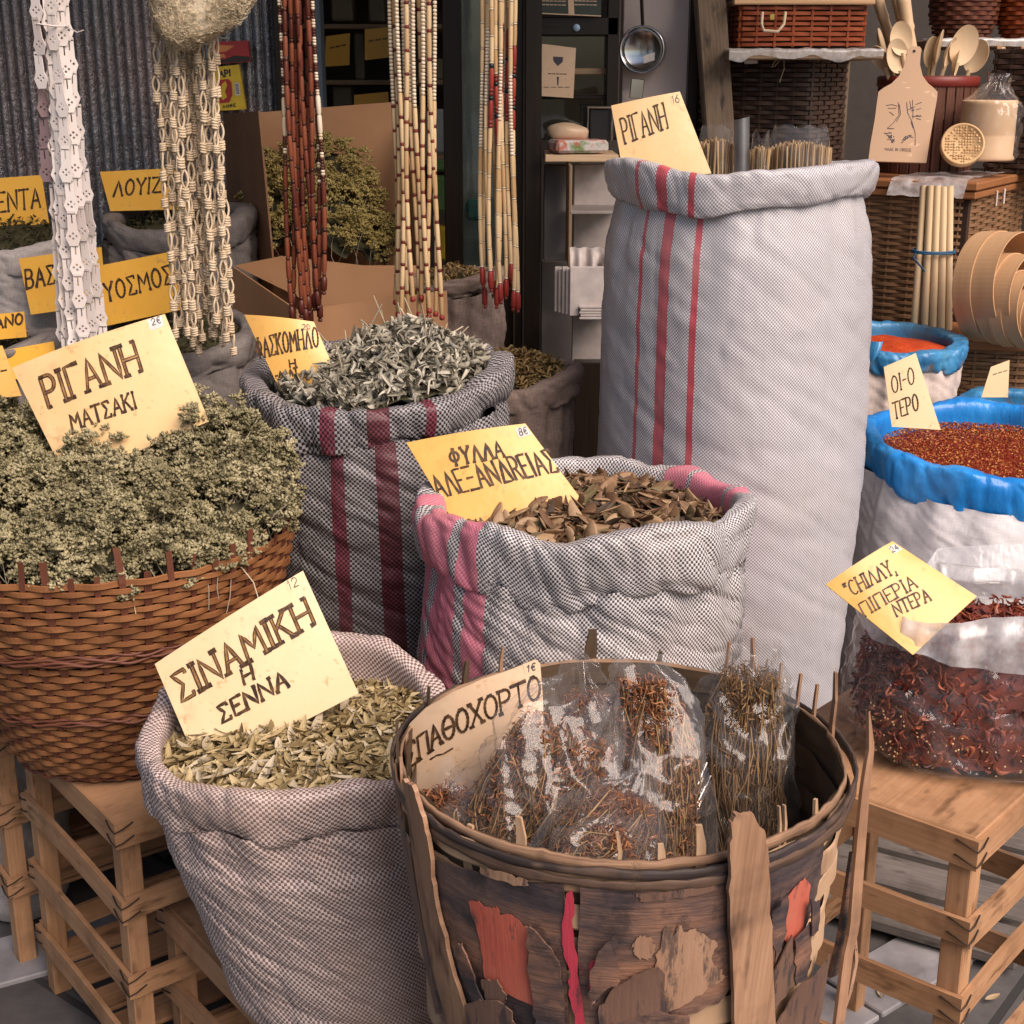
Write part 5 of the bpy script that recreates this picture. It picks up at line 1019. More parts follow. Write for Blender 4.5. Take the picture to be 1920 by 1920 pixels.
    def plate(name, px, off, th, mat_, far=False, warp=.0, seed=0, label=None):
        """a thin curved sheet lying on the basket wall"""
        rg = np.random.default_rng(seed); pts = [hit(*q, far=far, off=off) for q in px]
        # ragged outline
        R2 = []
        for (a, b) in zip(pts, pts[1:] + pts[:1]):
            for k in range(5): f = k / 5; jg = .75; R2.append((a[0] + (b[0] - a[0]) * f + rg.normal() * .006 * jg * (k > 0), a[1] + (b[1] - a[1]) * f + rg.normal() * .0016 * jg * (k > 0)))
        V, F = polyfill([Vector((a * .25, 0, z)) for a, z in R2], np.array([0, -1, 0]), .012); a = V[:, 0] / .25; z = V[:, 2]
        oo = off + warp * (sn(np.stack([a * .25, z], 1), 18, seed, 2) * .5 + .5)
        def proj(a, z, o): r = rf(z) + o; return np.stack([cx + r * np.sin(a), cy - r * np.cos(a), z], 1)
        uv = np.stack([z, a * .25], 1)
        mb = MB(); mb.add(proj(a, z, oo + th), F, 0, uv); mb.add(proj(a, z, oo), [f[::-1] for f in F], 0, uv)
        ra = np.array(R2); ro = off + warp * (sn(np.stack([ra[:, 0] * .25, ra[:, 1]], 1), 18, seed, 2) * .5 + .5)
        grid(mb, np.stack([proj(ra[:, 0], ra[:, 1], ro + th), proj(ra[:, 0], ra[:, 1], ro)], 1), 0, np.stack([np.stack([ra[:, 1], ra[:, 0] * .25], 1)] * 2, 1), cu=True, smooth=False)
        return mb.build(name, mat_, t, label)
    b0 = .0065
    plate('bark_panel', [(778, 1590), (850, 1622), (950, 1645), (1058, 1657), (1062, 1800), (1070, 1960), (1060, 2230), (900, 2190), (850, 1990), (800, 1760)], b0, .002, MT['bark'], seed=1)
    plate('bark_panel', [(1088, 1657), (1200, 1655), (1350, 1635), (1480, 1590), (1545, 1552), (1536, 1640), (1520, 1700), (1500, 1760), (1478, 1800), (1380, 1835), (1345, 1880), (1290, 1900), (1235, 1935), (1240, 2240), (1110, 2240), (1085, 1800)], b0, .002, MT['bark'], seed=2)
    plate('bark_panel', [(742, 1430), (752, 1520), (772, 1600), (800, 1760), (830, 1900), (820, 1900), (790, 1760), (760, 1600), (745, 1500)], b0, .002, MT['bark_brown'], seed=3)
    b1 = b0 + .0044; bp_ = b0 + .0036
    plate('red_panel', [(878, 1690), (892, 1690), (912, 1700), (932, 1698), (938, 1716), (950, 1712), (968, 1722), (985, 1738), (993, 1745), (990, 1820), (1003, 1888), (945, 1862), (908, 1832), (896, 1750)], bp_, .0003, MT['paint_red'], seed=4)
    plate('crimson_strip', [(1062, 1676), (1074, 1668), (1078, 1700), (1074, 1740), (1084, 1800), (1098, 1930), (1082, 1930), (1066, 1865), (1068, 1820), (1054, 1770)], bp_, .0003, MT['paint_pink'], seed=5)
    plate('crimson_strip', [(1104, 1812), (1112, 1800), (1128, 1840), (1120, 1866), (1108, 1860)], bp_, .0003, MT['paint_pink'], seed=51)
    plate('bare_patch', [(1232, 1800), (1243, 1750), (1250, 1735), (1262, 1755), (1272, 1732), (1284, 1748), (1300, 1742), (1318, 1750), (1345, 1768), (1334, 1800), (1352, 1818), (1365, 1830), (1330, 1850), (1292, 1880), (1245, 1900), (1228, 1860)], bp_, .0003, MT['bare'], seed=6)
    plate('bare_patch', [(1186, 1770), (1200, 1754), (1222, 1756), (1230, 1775), (1222, 1796), (1200, 1800), (1190, 1790)], bp_, .0003, MT['bare'], seed=7)
    plate('bare_patch', [(1468, 1700), (1485, 1670), (1510, 1645), (1520, 1660), (1512, 1710), (1500, 1770), (1482, 1790), (1470, 1760)], bp_, .0003, MT['paint_red'], seed=8)
    plate('bare_patch', [(900, 1625), (960, 1640), (990, 1652), (985, 1662), (930, 1650), (905, 1640)], bp_, .0003, MT['bare'], seed=81)
    plate('bare_patch', [(1190, 1675), (1300, 1665), (1340, 1655), (1345, 1668), (1280, 1685), (1200, 1690)], bp_, .0003, MT['bark_brown'], seed=82)
    for i, (q, mt_) in enumerate([([(1108, 1812), (1130, 1770), (1154, 1743), (1158, 1790), (1162, 1832), (1130, 1855), (1110, 1885)], 'bark'), ([(1122, 1895), (1150, 1850), (1195, 1825), (1234, 1810), (1245, 1822), (1248, 1880), (1245, 1960), (1150, 2000), (1125, 1960)], 'bark_brown'),
            ([(1440, 1710), (1468, 1672), (1466, 1740), (1445, 1800)], 'bark'), ([(1442, 1830), (1480, 1750), (1486, 1810), (1480, 1850), (1446, 1890)], 'bark_brown'), ([(1484, 1760), (1512, 1725), (1514, 1780), (1506, 1830), (1486, 1845)], 'bark'), ([(1508, 1680), (1524, 1690), (1522, 1740), (1510, 1750)], 'bark'),
            ([(1448, 1920), (1490, 1850), (1540, 1805), (1584, 1792), (1580, 1840), (1560, 1900), (1520, 1960), (1460, 2000)], 'bark_brown'), ([(856, 1772), (872, 1765), (885, 1800), (910, 1870), (920, 1895), (895, 1880), (868, 1820)], 'bark'), ([(905, 1835), (935, 1834), (952, 1868), (948, 1880), (915, 1876)], 'bark_brown'),
            ([(878, 1880), (905, 1868), (940, 1872), (965, 1895), (985, 1960), (960, 2020), (890, 1960)], 'bark_brown'), ([(992, 1730), (1010, 1742), (1050, 1800), (1060, 1880), (1062, 1960), (1004, 1950), (1003, 1880), (992, 1810)], 'bark'), ([(1150, 1912), (1230, 1890), (1290, 1900), (1285, 2040), (1150, 2060)], 'bark')]):
        plate('bark_flap', q, b1 + .001, .0018, MT[mt_], warp=.007, seed=20 + i)
    plate('wide_stave', [(1364, 1535), (1372, 1520), (1405, 1519), (1428, 1560), (1433, 1620), (1440, 1760), (1446, 1920), (1450, 2200), (1378, 2210), (1370, 1900), (1363, 1700), (1362, 1600)], b0 + .008, .006, MT['stave'], seed=31, warp=.002)
    plate('wide_stave', [(762, 1458), (780, 1470), (800, 1530), (812, 1590), (822, 1680), (850, 1800), (890, 1930), (920, 2100), (890, 2080), (850, 1930), (815, 1800), (790, 1660), (775, 1550)], b0 + .004, .005, MT['stave'], seed=32)
    # the long loose splinter standing off at the right, and a dark sliver beside it
    def blade(pts, w, mat_, name):
        P = np.array([W(x, y, Y) for x, y, Y in pts]); n = len(P); x = np.linspace(0, 1, 24); Q = np.stack([np.interp(x, np.linspace(0, 1, n), P[:, k]) for k in range(3)], 1); ww = np.interp(x, np.linspace(0, 1, len(w)), w)
        s = np.array([.85, .5, 0]); o = np.array([.5, -.85, 0]) * .0025
        G = np.stack([Q - s * ww[:, None] / 2 - o, Q + s * ww[:, None] / 2 - o, Q + s * ww[:, None] / 2 + o, Q - s * ww[:, None] / 2 + o], 1); uv = np.stack([np.repeat(x[:, None] * .4, 4, 1), np.repeat(np.arange(4)[None] * .006, 24, 0)], 2)
        mb = MB(); grid(mb, G, 0, uv, cv=True, smooth=False); mb.build(name, mat_, t)
    blade([(1627, 1332, 1.40), (1632, 1400, 1.40), (1622, 1470, 1.39), (1614, 1560, 1.38), (1606, 1660, 1.37), (1600, 1740, 1.37), (1588, 1790, 1.36), (1572, 1920, 1.34), (1560, 2010, 1.34)], [.002, .009, .012, .014, .015, .014, .014, .012], MT['stave'], 'loose_splinter')
    blade([(1596, 1598, 1.40), (1588, 1680, 1.39), (1578, 1760, 1.38), (1560, 1830, 1.37)], [.002, .009, .013, .012], MT['bark'], 'loose_splinter')
    blade([(1600, 1740, 1.385), (1604, 1800, 1.38), (1592, 1860, 1.37), (1560, 1950, 1.36)], [.004, .005, .004], MT['bare'], 'loose_splinter')
    # upright ends left standing above the rim
    def stub(px, ytop, ybot, wpx, far, mat_, off=-.001):
        a, z1 = hit(px, ybot, far, off); 
        # height: same place, top pixel
        r = float(rf(zr)) + off; x, y = cx + r * math.sin(a), cy - r * math.cos(a)
        d = ray(px, ytop); zt = CAMZ + d.z / d.y * y; w = wpx / FPX * math.hypot(y, .6); s = np.array([math.cos(a), math.sin(a), 0]); o = np.array([math.sin(a), -math.cos(a), 0]) * .0016
        zs = np.linspace(min(zr - .05, zt - .03), zt, 5); tp = np.array([1, 1, 1, .95, .6]); C = np.stack([np.full(5, x), np.full(5, y), zs], 1); C = C + s * (.002 * np.sin(zs * 90))[:, None]
        G = np.stack([C - s * w / 2 * tp[:, None] - o, C + s * w / 2 * tp[:, None] - o, C + s * w / 2 * tp[:, None] + o, C - s * w / 2 * tp[:, None] + o], 1); uv = np.stack([np.repeat(zs[:, None], 4, 1), np.repeat(np.arange(4)[None] * .006, 5, 0)], 2)
        mb = MB(); grid(mb, G, 0, uv, cv=True, smooth=False); mb.add(G[-1], [(0, 1, 2, 3)], smooth=False); mb.build('splint_end', mat_, t)
    for (px, yt, w) in ((1108, 1180, 24), (872, 1240, 15), (940, 1214, 8), (1238, 1222, 12), (1363, 1203, 6), (1410, 1196, 9), (1466, 1242, 7), (1506, 1262, 7), (1541, 1282, 8)): stub(px, yt, 1255, w, True, MT['stave' if w < 10 else 'splint_dark'])
    stub(1566, 1262, 1340, 16, True, MT['stave']); stub(804, 1288, 1320, 7, True, MT['splint_dark'])
    for (px, yt, w) in ((1312, 1546, 20), (1238, 1582, 18), (1455, 1510, 6), (1464, 1508, 7), (1515, 1498, 13), (976, 1532, 20), (884, 1545, 22), (1160, 1560, 8), (1058, 1600, 9)): stub(px, yt, 1600, w, False, MT['splint'], -.007)
    stub(738, 1352, 1420, 14, False, MT['splint_dark'], 0); stub(752, 1420, 1450, 9, False, MT['bare'], 0)
bark_basket()

# ------------------------------------------------------------------ clear bags of dried herb
def stems_in(mb, spine, rad, n, rng, mi, thick=.0011, frag=.3, flat=.8, E=np.eye(3)):
    """dry stems filling a bag along its spine"""
    s = np.linspace(0, 1, len(spine)); a = rng.random(n) * 6.283; r = np.sqrt(rng.random(n)); t0 = rng.random(n) * .55; t1 = np.minimum(1, t0 + rng.uniform(.2, .55, n))
    def at(t, a, r): c = np.stack([np.interp(t, s, spine[:, k]) for k in range(3)], 1); R = np.interp(t, s, rad) * .86 * r; return c + np.stack([R * np.sin(a), -R * np.cos(a) * flat, 0 * a], 1) @ E
    seg_tubes(mb, at(t0, a, r), at(t1, a + rng.normal(size=n) * .5, np.clip(r + rng.normal(size=n) * .25, 0, 1)), thick * rng.uniform(.6, 1.3, n), mi, 3, rng.normal(size=(n, 3)) * .006)
def herb_bag(label, base, top, w, prof, seed, n=420, flat=.75, flakes=700, stem_top=.88, film='film', warm=True, crump=1.0, yaw=0.0):
    rng = np.random.default_rng(seed); t = thing('herb_bag', label, 'bag', base, 'clear bags of dried herb in the bark basket')
    base = np.array(base); top = np.array(top); ns, m = 120, 120; s = np.linspace(0, 1, ns); spine = base + (top - base) * s[:, None]; L = np.linalg.norm(top - base)
    spine += np.stack([.01 * np.sin(s * 4 + seed), .006 * np.sin(s * 3), 0 * s], 1) * s[:, None]
    rad = np.interp(s, np.linspace(0, 1, len(prof)), prof) * w / 2 * 1.06
    an = np.arange(m) / m * 2 * PI; S, A = np.meshgrid(s, an, indexing='ij')
    fl = np.interp(s, [0, .6, .85, 1], [flat, flat, .35, .12])[:, None]
    q = np.stack([np.cos(A) * w / 2, np.sin(A) * w / 2, S * L], 2)
    qs = q + np.stack([.35 * q[..., 2], .25 * q[..., 2], 0 * q[..., 2]], 2); cr = 1 - np.abs(sn(qs * np.array([1, 1, .45]), 62, seed, 2)); cr2 = 1 - np.abs(sn(qs[..., [1, 0, 2]] * np.array([1, 1, .6]), 110, seed + 1, 2)); cr3 = 1 - np.abs(sn(q, 210, seed + 9, 1)); d = crump * ((cr ** 2.5 * .010 + cr2 ** 2.5 * .0055 + cr3 ** 2 * .0015 - .006) + sn(q, 40, seed + 2, 2) * .004)
    d = d * np.interp(S, [0, .1, 1], [.3, 1, 1.2]); Rr = rad[:, None] * 1.10 + d; rad = rad * .96; zj = np.clip((S - .86) / .14, 0, 1) * (.020 * sn(q, 55, seed + 3, 2) + .012 * sn(q, 130, seed + 4, 1))
    c, sn_ = math.cos(yaw), math.sin(yaw); X = Rr * np.sin(A); Yv = -Rr * np.cos(A) * fl
    dz_ = (top - base) / L; e1 = np.cross([0, 1., 0], dz_); e1 /= np.linalg.norm(e1); e2 = np.cross(dz_, e1); E = np.stack([e1, e2, dz_]); P = spine[:, None] + np.stack([X * c - Yv * sn_, X * sn_ + Yv * c, zj], 2) @ E
    mb = MB(); grid(mb, P, cv=True); mb.build('plastic_film', MT[film], t)
    k = int(ns * stem_top); mb = MB(); stems_in(mb, spine[1:k], rad[1:k] + .001, n * 3, rng, 0, flat=flat * .95, E=E); flakes = flakes * 8
    j = rng.integers(3, k, flakes); a = rng.random(flakes) * 6.283; r = rng.random(flakes) ** .4 * .95 * np.maximum(rad[j] - .002, .002); C = spine[j] + np.stack([r * np.sin(a), -r * np.cos(a) * flat, rng.normal(size=flakes) * .004], 1) @ E
    mb.inst(curlT(seed, 1, .30), rots(rng.normal(size=(flakes, 3)), rng) * rng.uniform(.005, .016, flakes)[:, None, None], C, 1)
    mb.build('dried_herb', [MT['stem_brown'], MT['flake_warm' if warm else 'flake_brown']], t)['kind'] = 'stuff'
MT['stem_brown'] = m_vary('brown_dry_stem', [(.12, .065, .03), (.24, .14, .06), (.40, .25, .11)], .7, 20, .9)
MT['flake_warm'] = m_vary('orange_brown_flower', [(.11, .038, .018), (.23, .085, .035), (.36, .155, .065)], .75, 20, .9)
MT['flake_brown'] = m_vary('dark_brown_flower', [(.08, .042, .018), (.16, .085, .035), (.26, .15, .07)], .75, 20, .9)
B = lambda x, y, Y: tuple(W(x, y, Y))
herb_bag('tall clear bag of dark herb stems at the right in the bark basket', B(1392, 1690, 1.47), B(1400, 1212, 1.49), .104, [.75, .95, 1, 1, 1, 1, 1.0, .95, .75, .35], 3, 620, .85, 800, .90, warm=False)
herb_bag('pointed clear bag of orange brown herb in the middle of the bark basket', B(1222, 1700, 1.38), B(1192, 1232, 1.43), .124, [.7, .9, 1, 1, 1, 1, .92, .76, .52, .22], 5, 560, .8, 900, .90)
herb_bag('clear bag with a pointed tip behind the other herb bags', B(1130, 1600, 1.52), B(1096, 1222, 1.53), .100, [.8, 1, 1, 1, 1, .9, .75, .55, .34, .10], 7, 300, .8, 600, .78)
herb_bag('big crumpled clear bag leaning to the right in front of the lettered card', B(945, 1690, 1.34), B(1102, 1290, 1.37), .150, [.85, 1.0, 1.05, 1.05, 1.0, .92, .85, .78, .62, .3], 9, 420, .8, 900, .80, crump=1.5)
herb_bag('small clear bag with a corner pointing right above the front rim', B(1075, 1700, 1.22), B(1190, 1452, 1.27), .105, [.9, 1, 1, 1, .95, .85, .66, .42, .12], 11, 200, .8, 500, .8)
herb_bag('low clear bag lying against the front rim of the bark basket', B(1060, 1640, 1.20), B(1200, 1556, 1.20), .072, [.7, 1, 1, .9, .7, .5, .3], 13, 120, .8, 260, .8)
herb_bag('clear bag of brown herb at the left under the lettered card', B(862, 1640, 1.35), B(836, 1462, 1.38), .080, [.9, 1, 1, .95, .9, .75, .6], 15, 200, .8, 600, .85)

# ------------------------------------------------------------------ open bag of dried peppers
def pepper_bag():
    MT['pepper'] = m_vary('dark_dried_pepper', [(.06, .012, .010), (.13, .025, .017), (.22, .048, .027), (.33, .10, .048)], .4, 20, .9, 80, .5)
    MT['seed'] = m_plain('pale_pepper_seed', (.55, .38, .20), .6)
    c = np.array([.692, 1.86, .6265]); hx, hy = .198, .125; rz = R_(-8); t = thing('pepper_bag', 'open clear bag of dried red peppers on the right crate stool', 'bag', tuple(c)); rng = np.random.default_rng(77)
    m = 220; an = np.arange(m) / m * 2 * PI; hh = [0, .004, .018, .052, .104, .164, .194, .207]; kk = [.78, .92, 1.02, 1.06, 1.03, .95, .91, .90]; s = np.linspace(0, 1, 80); z = np.interp(s, np.linspace(0, 1, 8), hh); k = np.interp(s, np.linspace(0, 1, 8), kk)
    cs, sn_ = math.cos(rz), math.sin(rz)
    def shell(a, z, k): x = hx * np.sign(np.cos(a)) * np.abs(np.cos(a)) ** .72 * k * (1 + .05 * np.sin(3 * a + 1)); y = hy * np.sign(np.sin(a)) * np.abs(np.sin(a)) ** .8 * k + .10 * z; return np.stack([c[0] + x * cs - y * sn_, c[1] + x * sn_ + y * cs, c[2] + z + 0 * x], -1)
    A, Z = np.meshgrid(an, z, indexing='ij'); K = np.repeat(k[None], m, 0); P = shell(A, Z, K); q = P - c
    cr = (1 - np.abs(sn(q * np.array([1, 1, .9]), 40, 5, 2))) ** 3 * .013 + (1 - np.abs(sn(q + .5 * q[..., [2, 2, 0]], 90, 6, 2))) ** 2.5 * .006 + (1 - np.abs(sn(q, 190, 16, 1))) ** 2 * .0016 + .006 * sn(q, 14, 8, 2) - .006; P = P + (q * np.array([1, 1, 0])) / (np.linalg.norm(q[..., :2], axis=2)[..., None] + 1e-6) * cr[..., None]
    # rim folded outward
    top = P[:, -1]; dirn = (top - c) * np.array([1, 1, 0]); dirn /= np.linalg.norm(dirn, axis=1)[:, None]; front = np.clip(-dirn[:, 1], -.3, 1); w = .030 + .026 * np.clip(front, 0, 1) + .016 * sn(np.stack([np.cos(an), np.sin(an)], 1), 4, 8, 2)
    top = top + np.array([0, 0, 1]) * (.016 * sn(np.stack([np.cos(an), np.sin(an)], 1), 2.6, 18, 2))[:, None]; P[:, -1] = top; mb = MB(); grid(mb, P, cu=True); mb.build('plastic_film', MT['film'], t); rows = [top, top + np.array([0, 0, 1]) * (w * .55)[:, None] + dirn * .006, top + np.array([0, 0, 1]) * (w * .6)[:, None] + dirn * .015, top + dirn * .022 - np.array([0, 0, 1]) * (w * .15)[:, None], top + dirn * (.024 + .006 * np.sin(an * 9))[:, None] - np.array([0, 0, 1]) * (w * .8)[:, None]]
    mb = MB(); grid(mb, np.stack(rows, 1), cu=True); mb.build('folded_lip', MT['film_milky'], t)
    # loose back flap
    u = np.linspace(0, 1, 24); v = np.linspace(0, 1, 10); U, V = np.meshgrid(u, v, indexing='ij'); aa = .35 + U * 1.6; P0 = shell(aa, np.full_like(aa, .207), np.full_like(aa, .97)); P2 = P0 + np.stack([.03 * V, .02 * V + .008 * np.sin(U * 14), .055 * V * (.6 + .4 * np.sin(U * 3))], 2); mb = MB(); grid(mb, P2); mb.build('back_flap', MT['film_milky'], t)
    # peppers: a core and many pods near the skin and over the top
    mb = MB(); Pc = shell(*np.meshgrid(an, np.linspace(.012, .172, 12), indexing='ij'), np.full((m, 12), .86)); grid(mb, Pc, 0, cu=True); mb.add(Pc[:, -1], [tuple(range(m))])
    n = 4200; a = rng.random(n) * 6.283; zz = rng.uniform(.012, .186, n); kf = np.interp(zz, hh, kk) * rng.uniform(.86, .965, n); C = shell(a, zz, kf); N = (C - c) * np.array([1, 1, 0]); N = N / np.linalg.norm(N, axis=1)[:, None] + rng.normal(size=N.shape) * .45
    tp = [podT(1, .30, .12, .5), curlT(6, 1, .42), curlT(4, 1, .5), curlT(9, 1, .4)]
    for i, T in enumerate(tp): sl_ = slice(i, None, 4); mb.inst(T, rots(N[sl_], rng) * rng.uniform(.010, .027, len(C[sl_]))[:, None, None], C[sl_], 0)
    n = 1300; a = rng.random(n) * 6.283; C = shell(a, .172 + rng.uniform(-.008, .008, n), np.sqrt(rng.random(n)) * .9)
    for i, T in enumerate(tp): sl_ = slice(i, None, 4); mb.inst(T, rots(np.array([[0, 0, 1.]]) + rng.normal(size=C[sl_].shape) * .6, rng) * rng.uniform(.014, .032, len(C[sl_]))[:, None, None], C[sl_], 0)
    n = 130; a = rng.uniform(3.6, 5.9, n); zz = rng.uniform(.008, .09, n); C = shell(a, zz, np.interp(zz, hh, kk) * .975); mb.inst(octaT(1, 1, .5), rots(rng.normal(size=(n, 3)), rng) * .0022, C, 1)
    mb.build('dried_peppers', [MT['pepper'], MT['seed']], t)['kind'] = 'stuff'
pepper_bag()
# ------------------------------------------------------------------ hanging strings
def hung():
    M = MT
    M['bead_red'] = m_vary('red_brown_cane_bead', [(.075, .017, .010), (.125, .029, .015), (.19, .055, .025)], .35, 8, .9, 80, .2)
    M['bead_dark'] = m_vary('dark_round_bead', [(.05, .014, .010), (.09, .025, .016)], .35, 8, .8)
    M['bead_bone'] = m_vary('bone_bead', [(.56, .44, .30), (.68, .58, .44)], .4, 8, .8)
    M['bead_cane'] = m_vary('pale_cane_bead', [(.42, .27, .13), (.52, .36, .19), (.60, .44, .25)], .4, 8, .9, 80, .15)
    M['bead_scarlet'] = m_vary('scarlet_bead', [(.22, .026, .02), (.31, .045, .032)], .35, 8, .8)
    M['bead_wine'] = m_vary('wine_bead', [(.12, .018, .015), (.19, .03, .022)], .4, 8, .8)
    M['bead_black'] = m_plain('black_bead', (.012, .014, .016), .3)
    M['rope'] = m_vary('natural_rope', [(.50, .385, .255), (.62, .50, .35)], .85, 40, .3, 300, .6, .001)
    M['strap'] = m_vary('white_punched_strap', [(.56, .49, .45), (.66, .60, .56)], .6, 12, .7, 60, .1)
    M['strap_shade'] = m_vary('mauve_shaded_strap', [(.115, .075, .085), (.17, .115, .12)], .6, 12, .7)  # shaded side of the white straps put into a mauve colour
    M['loofah'] = m_vary('pale_loofah_fibre', [(.48, .375, .235), (.62, .51, .34), (.72, .62, .45)], .9, 14, .5, 120, .8, .004)
    def beadT(l, r, taper=.75, m=8):
        z = np.array([0, .12, .5, .88, 1.]) * l; rr = np.array([taper, .97, 1, .97, taper]) * r; an = np.arange(m) / m * 2 * PI
        P = np.stack([rr[:, None] * np.cos(an), rr[:, None] * np.sin(an), np.repeat(z[:, None], m, 1)], 2); return P.reshape(-1, 3), gridF(5, m, cv=True)
    def strand(parent, x, y, zt, zb, seq, mats_, seed, sway=.004, endtri=None):
        rng = np.random.default_rng(seed); mb = MB(); z = zb; first = True; ph = rng.uniform(0, 6); ax = np.array([x, y]); i = 0
        def pos(z): f = (zt - z) / max(zt - zb, .01); return np.array([ax[0] + sway * math.sin(z * 9 + ph) * f, ax[1] + sway * math.sin(z * 7 + ph * 2) * f, z])
        while z < zt:
            l, r, mi, tp = seq(i, z, rng); V, F = beadT(l, r, tp); a, b = pos(z), pos(z + l); d = b - a; d /= np.linalg.norm(d); f = frame_from(d, (0, 1, 0)); Mx = np.stack([f[:, 1], f[:, 2], f[:, 0]], 1)
            mb.add(V @ Mx.T + a, F, mi); z += l + .0006; i += 1
        tube(mb, [pos(zb + (zt - zb) * k / 12) for k in range(13)], .0008, 4, len(mats_))
        return mb.build('strand', list(mats_) + [M['rope']], parent)
    def bundle(label, px0, px1, ytop_x, ybot, Y, n, seqf, mats_, seed, depth=.03, jit=45, name='bead_strings', sway=.0065, top_narrow=1.0):
        xb0, xb1 = W(px0, ybot, Y).x, W(px1, ybot, Y).x; zb = W(px0, ybot, Y).z; c = (xb0 + xb1) / 2; t = thing(name, label, 'bead strings', (c, Y, zb), 'strings of beads and straps hung for sale'); rng = np.random.default_rng(seed)
        for i in range(n):
            u = (i + .5) / n; x = xb0 + (xb1 - xb0) * u; y = Y + depth * (rng.random() - .5) * 2 * math.sqrt(max(.05, 1 - (2 * u - 1) ** 2)); z0 = zb + rng.random() ** 1.3 * jit / FPX * Y
            strand(t, x, y, 1.93, z0, seqf(i, n), mats_, seed * 31 + i, sway)
        mb = MB(); tube(mb, [(xb0, Y - .0, 1.925), (xb1, Y, 1.925)], .004, 6); tube(mb, [(c, Y, 1.925), (c, Y, 1.962)], .003, 6); mb.build('hanging_loop', M['rope'], t)
        return t
    ML = (M['bead_red'], M['bead_dark'], M['bead_bone'])
    zb_ = 1.62
    def red(i, n):
        def f(k, z, r):
            if k == 0: return (.006, .0045, 1, .6)
            if k == 1: return (.028, .0062, 0, .5)
            if z > 1.49 and i in (0, 1, n - 1): return (.0045, .0036, 2 if (k // 3) % 2 else 1, .7)
            if 1.36 < z < 1.45 and i in (0, 1, n - 1, n - 2): return (.0048, .0040, 2 if (k // 2) % 3 == 0 else 1, .7)
            if 1.45 <= z < 1.49 and i in (0, n - 1): return (.034, .0048, 2, .7)
            return (.036 * r.uniform(.9, 1.1), .0048, 0, .8) if k % 2 else (.0065, .0040, 1, .7)
        return f
    bundle('hanging strings of red brown cane beads', 548, 616, 0, 618, 2.72, 11, red, ML, 3, .022, 70)
    MC = (M['bead_cane'], M['bead_scarlet'], M['bead_bone'], M['bead_wine'])
    def cane(i, n):
        def f(k, z, r):
            if k == 0: return (.010, .0052, 1, .6)
            if z > 1.50 and i % 3 != 1: return (.0062, .0040, 2, .6)
            return (.040 * r.uniform(.85, 1.1), .0047, 0, .85) if k % 2 else (.0052, .0046, 3, .9)
        return f
    bundle('hanging strings of pale cane beads with small red rings', 742, 826, 0, 602, 2.76, 12, cane, MC, 5, .024, 40)
    MB_ = (M['bead_cane'], M['bead_scarlet'], M['bead_wine'], M['bead_black'], M['bead_bone'])
    def mix_(i, n):
        def f(k, z, r):
            if k == 0: return (.006, .0035, 2, .6)
            if k == 1: return (.034, .0058, 1, .6)
            if 1.45 < z - .022 * ((i * 7) % 5 - 2) < 1.60: return ((.036, .0048, 1, .7) if k % 4 == 0 else (.0068, .0052, 3, .7) if k % 4 == 1 else (.0065, .0046, 2, .7)) if i % 2 else (.0055, .0040, 4, .7)
            return (.040 * r.uniform(.9, 1.1), .0044, 0, .9) if k % 2 else (.003, .0042, 4, .7)
        return f
    bundle('hanging strings of pale beads ending in scarlet drops', 903, 968, 0, 588, 2.80, 12, mix_, MB_, 7, .020, 55)

    # punched white straps: chains of flat pointed links
    bm = bmesh.new(); o = [(-.0075, 0), (.0075, 0), (.0085, .034), (.0135, .046), (.0075, .062), (-.0075, .062), (-.0135, .046), (-.0085, .034)]
    holes = [[(-.007, .0040), (.007, .0040), (.007, .0065), (.0011, .0065), (.0011, .022), (-.0011, .022), (-.0011, .0065), (-.007, .0065)]] + [[(cx_ + dx, cy_ + dy) for dx, dy in ((0, -.0026), (.0026, 0), (0, .0026), (-.0026, 0))] for cx_, cy_ in ((0, .040), (.0055, .0445), (-.0055, .0445), (0, .049))]
    es = []
    for loop in [o] + holes:
        vs = [bm.verts.new((x, 0, -y)) for x, y in loop]; es += [bm.edges.new((a, b)) for a, b in zip(vs, vs[1:] + vs[:1])]
    bmesh.ops.triangle_fill(bm, use_beauty=True, use_dissolve=False, edges=es); bm.verts.index_update(); LV = np.array([v.co[:] for v in bm.verts]); LF = np.array([[v.index for v in f.verts] for f in bm.faces]); bm.free()
    LV2 = np.concatenate([LV, LV + np.array([0, .0018, 0])]); LF2 = np.concatenate([LF, LF[:, ::-1] + len(LV)]); nv = 0; rimq = []
    for loop in [o] + holes:
        k = len(loop); idx = np.arange(k) + nv; rimq += [(idx[j], idx[(j + 1) % k], idx[(j + 1) % k] + len(LV), idx[j] + len(LV)) for j in range(k)]; nv += k
    rimq = np.array(rimq)
    Y = 2.60; t = thing('punched_straps', 'bundle of white punched leather straps with a few darkened to mauve as its shaded side', 'straps', tuple(W(140, 640, Y)), 'strings of beads and straps hung for sale'); rng = np.random.default_rng(5)
    specs = [(68, 100, 300, 'strap_shade', 0), (96, 108, 430, 'strap_shade', .01), (100, 165, 650, 'strap', -.02), (72, 104, 115, 'strap', -.024), (78, 112, 610, 'strap', .012), (112, 178, 655, 'strap', -.006), (118, 196, 640, 'strap', .004), (92, 140, 660, 'strap', -.012), (90, 122, 655, 'strap', .0), (108, 188, 615, 'strap', .012), (100, 150, 640, 'strap', .016), (84, 130, 560, 'strap', .018)]
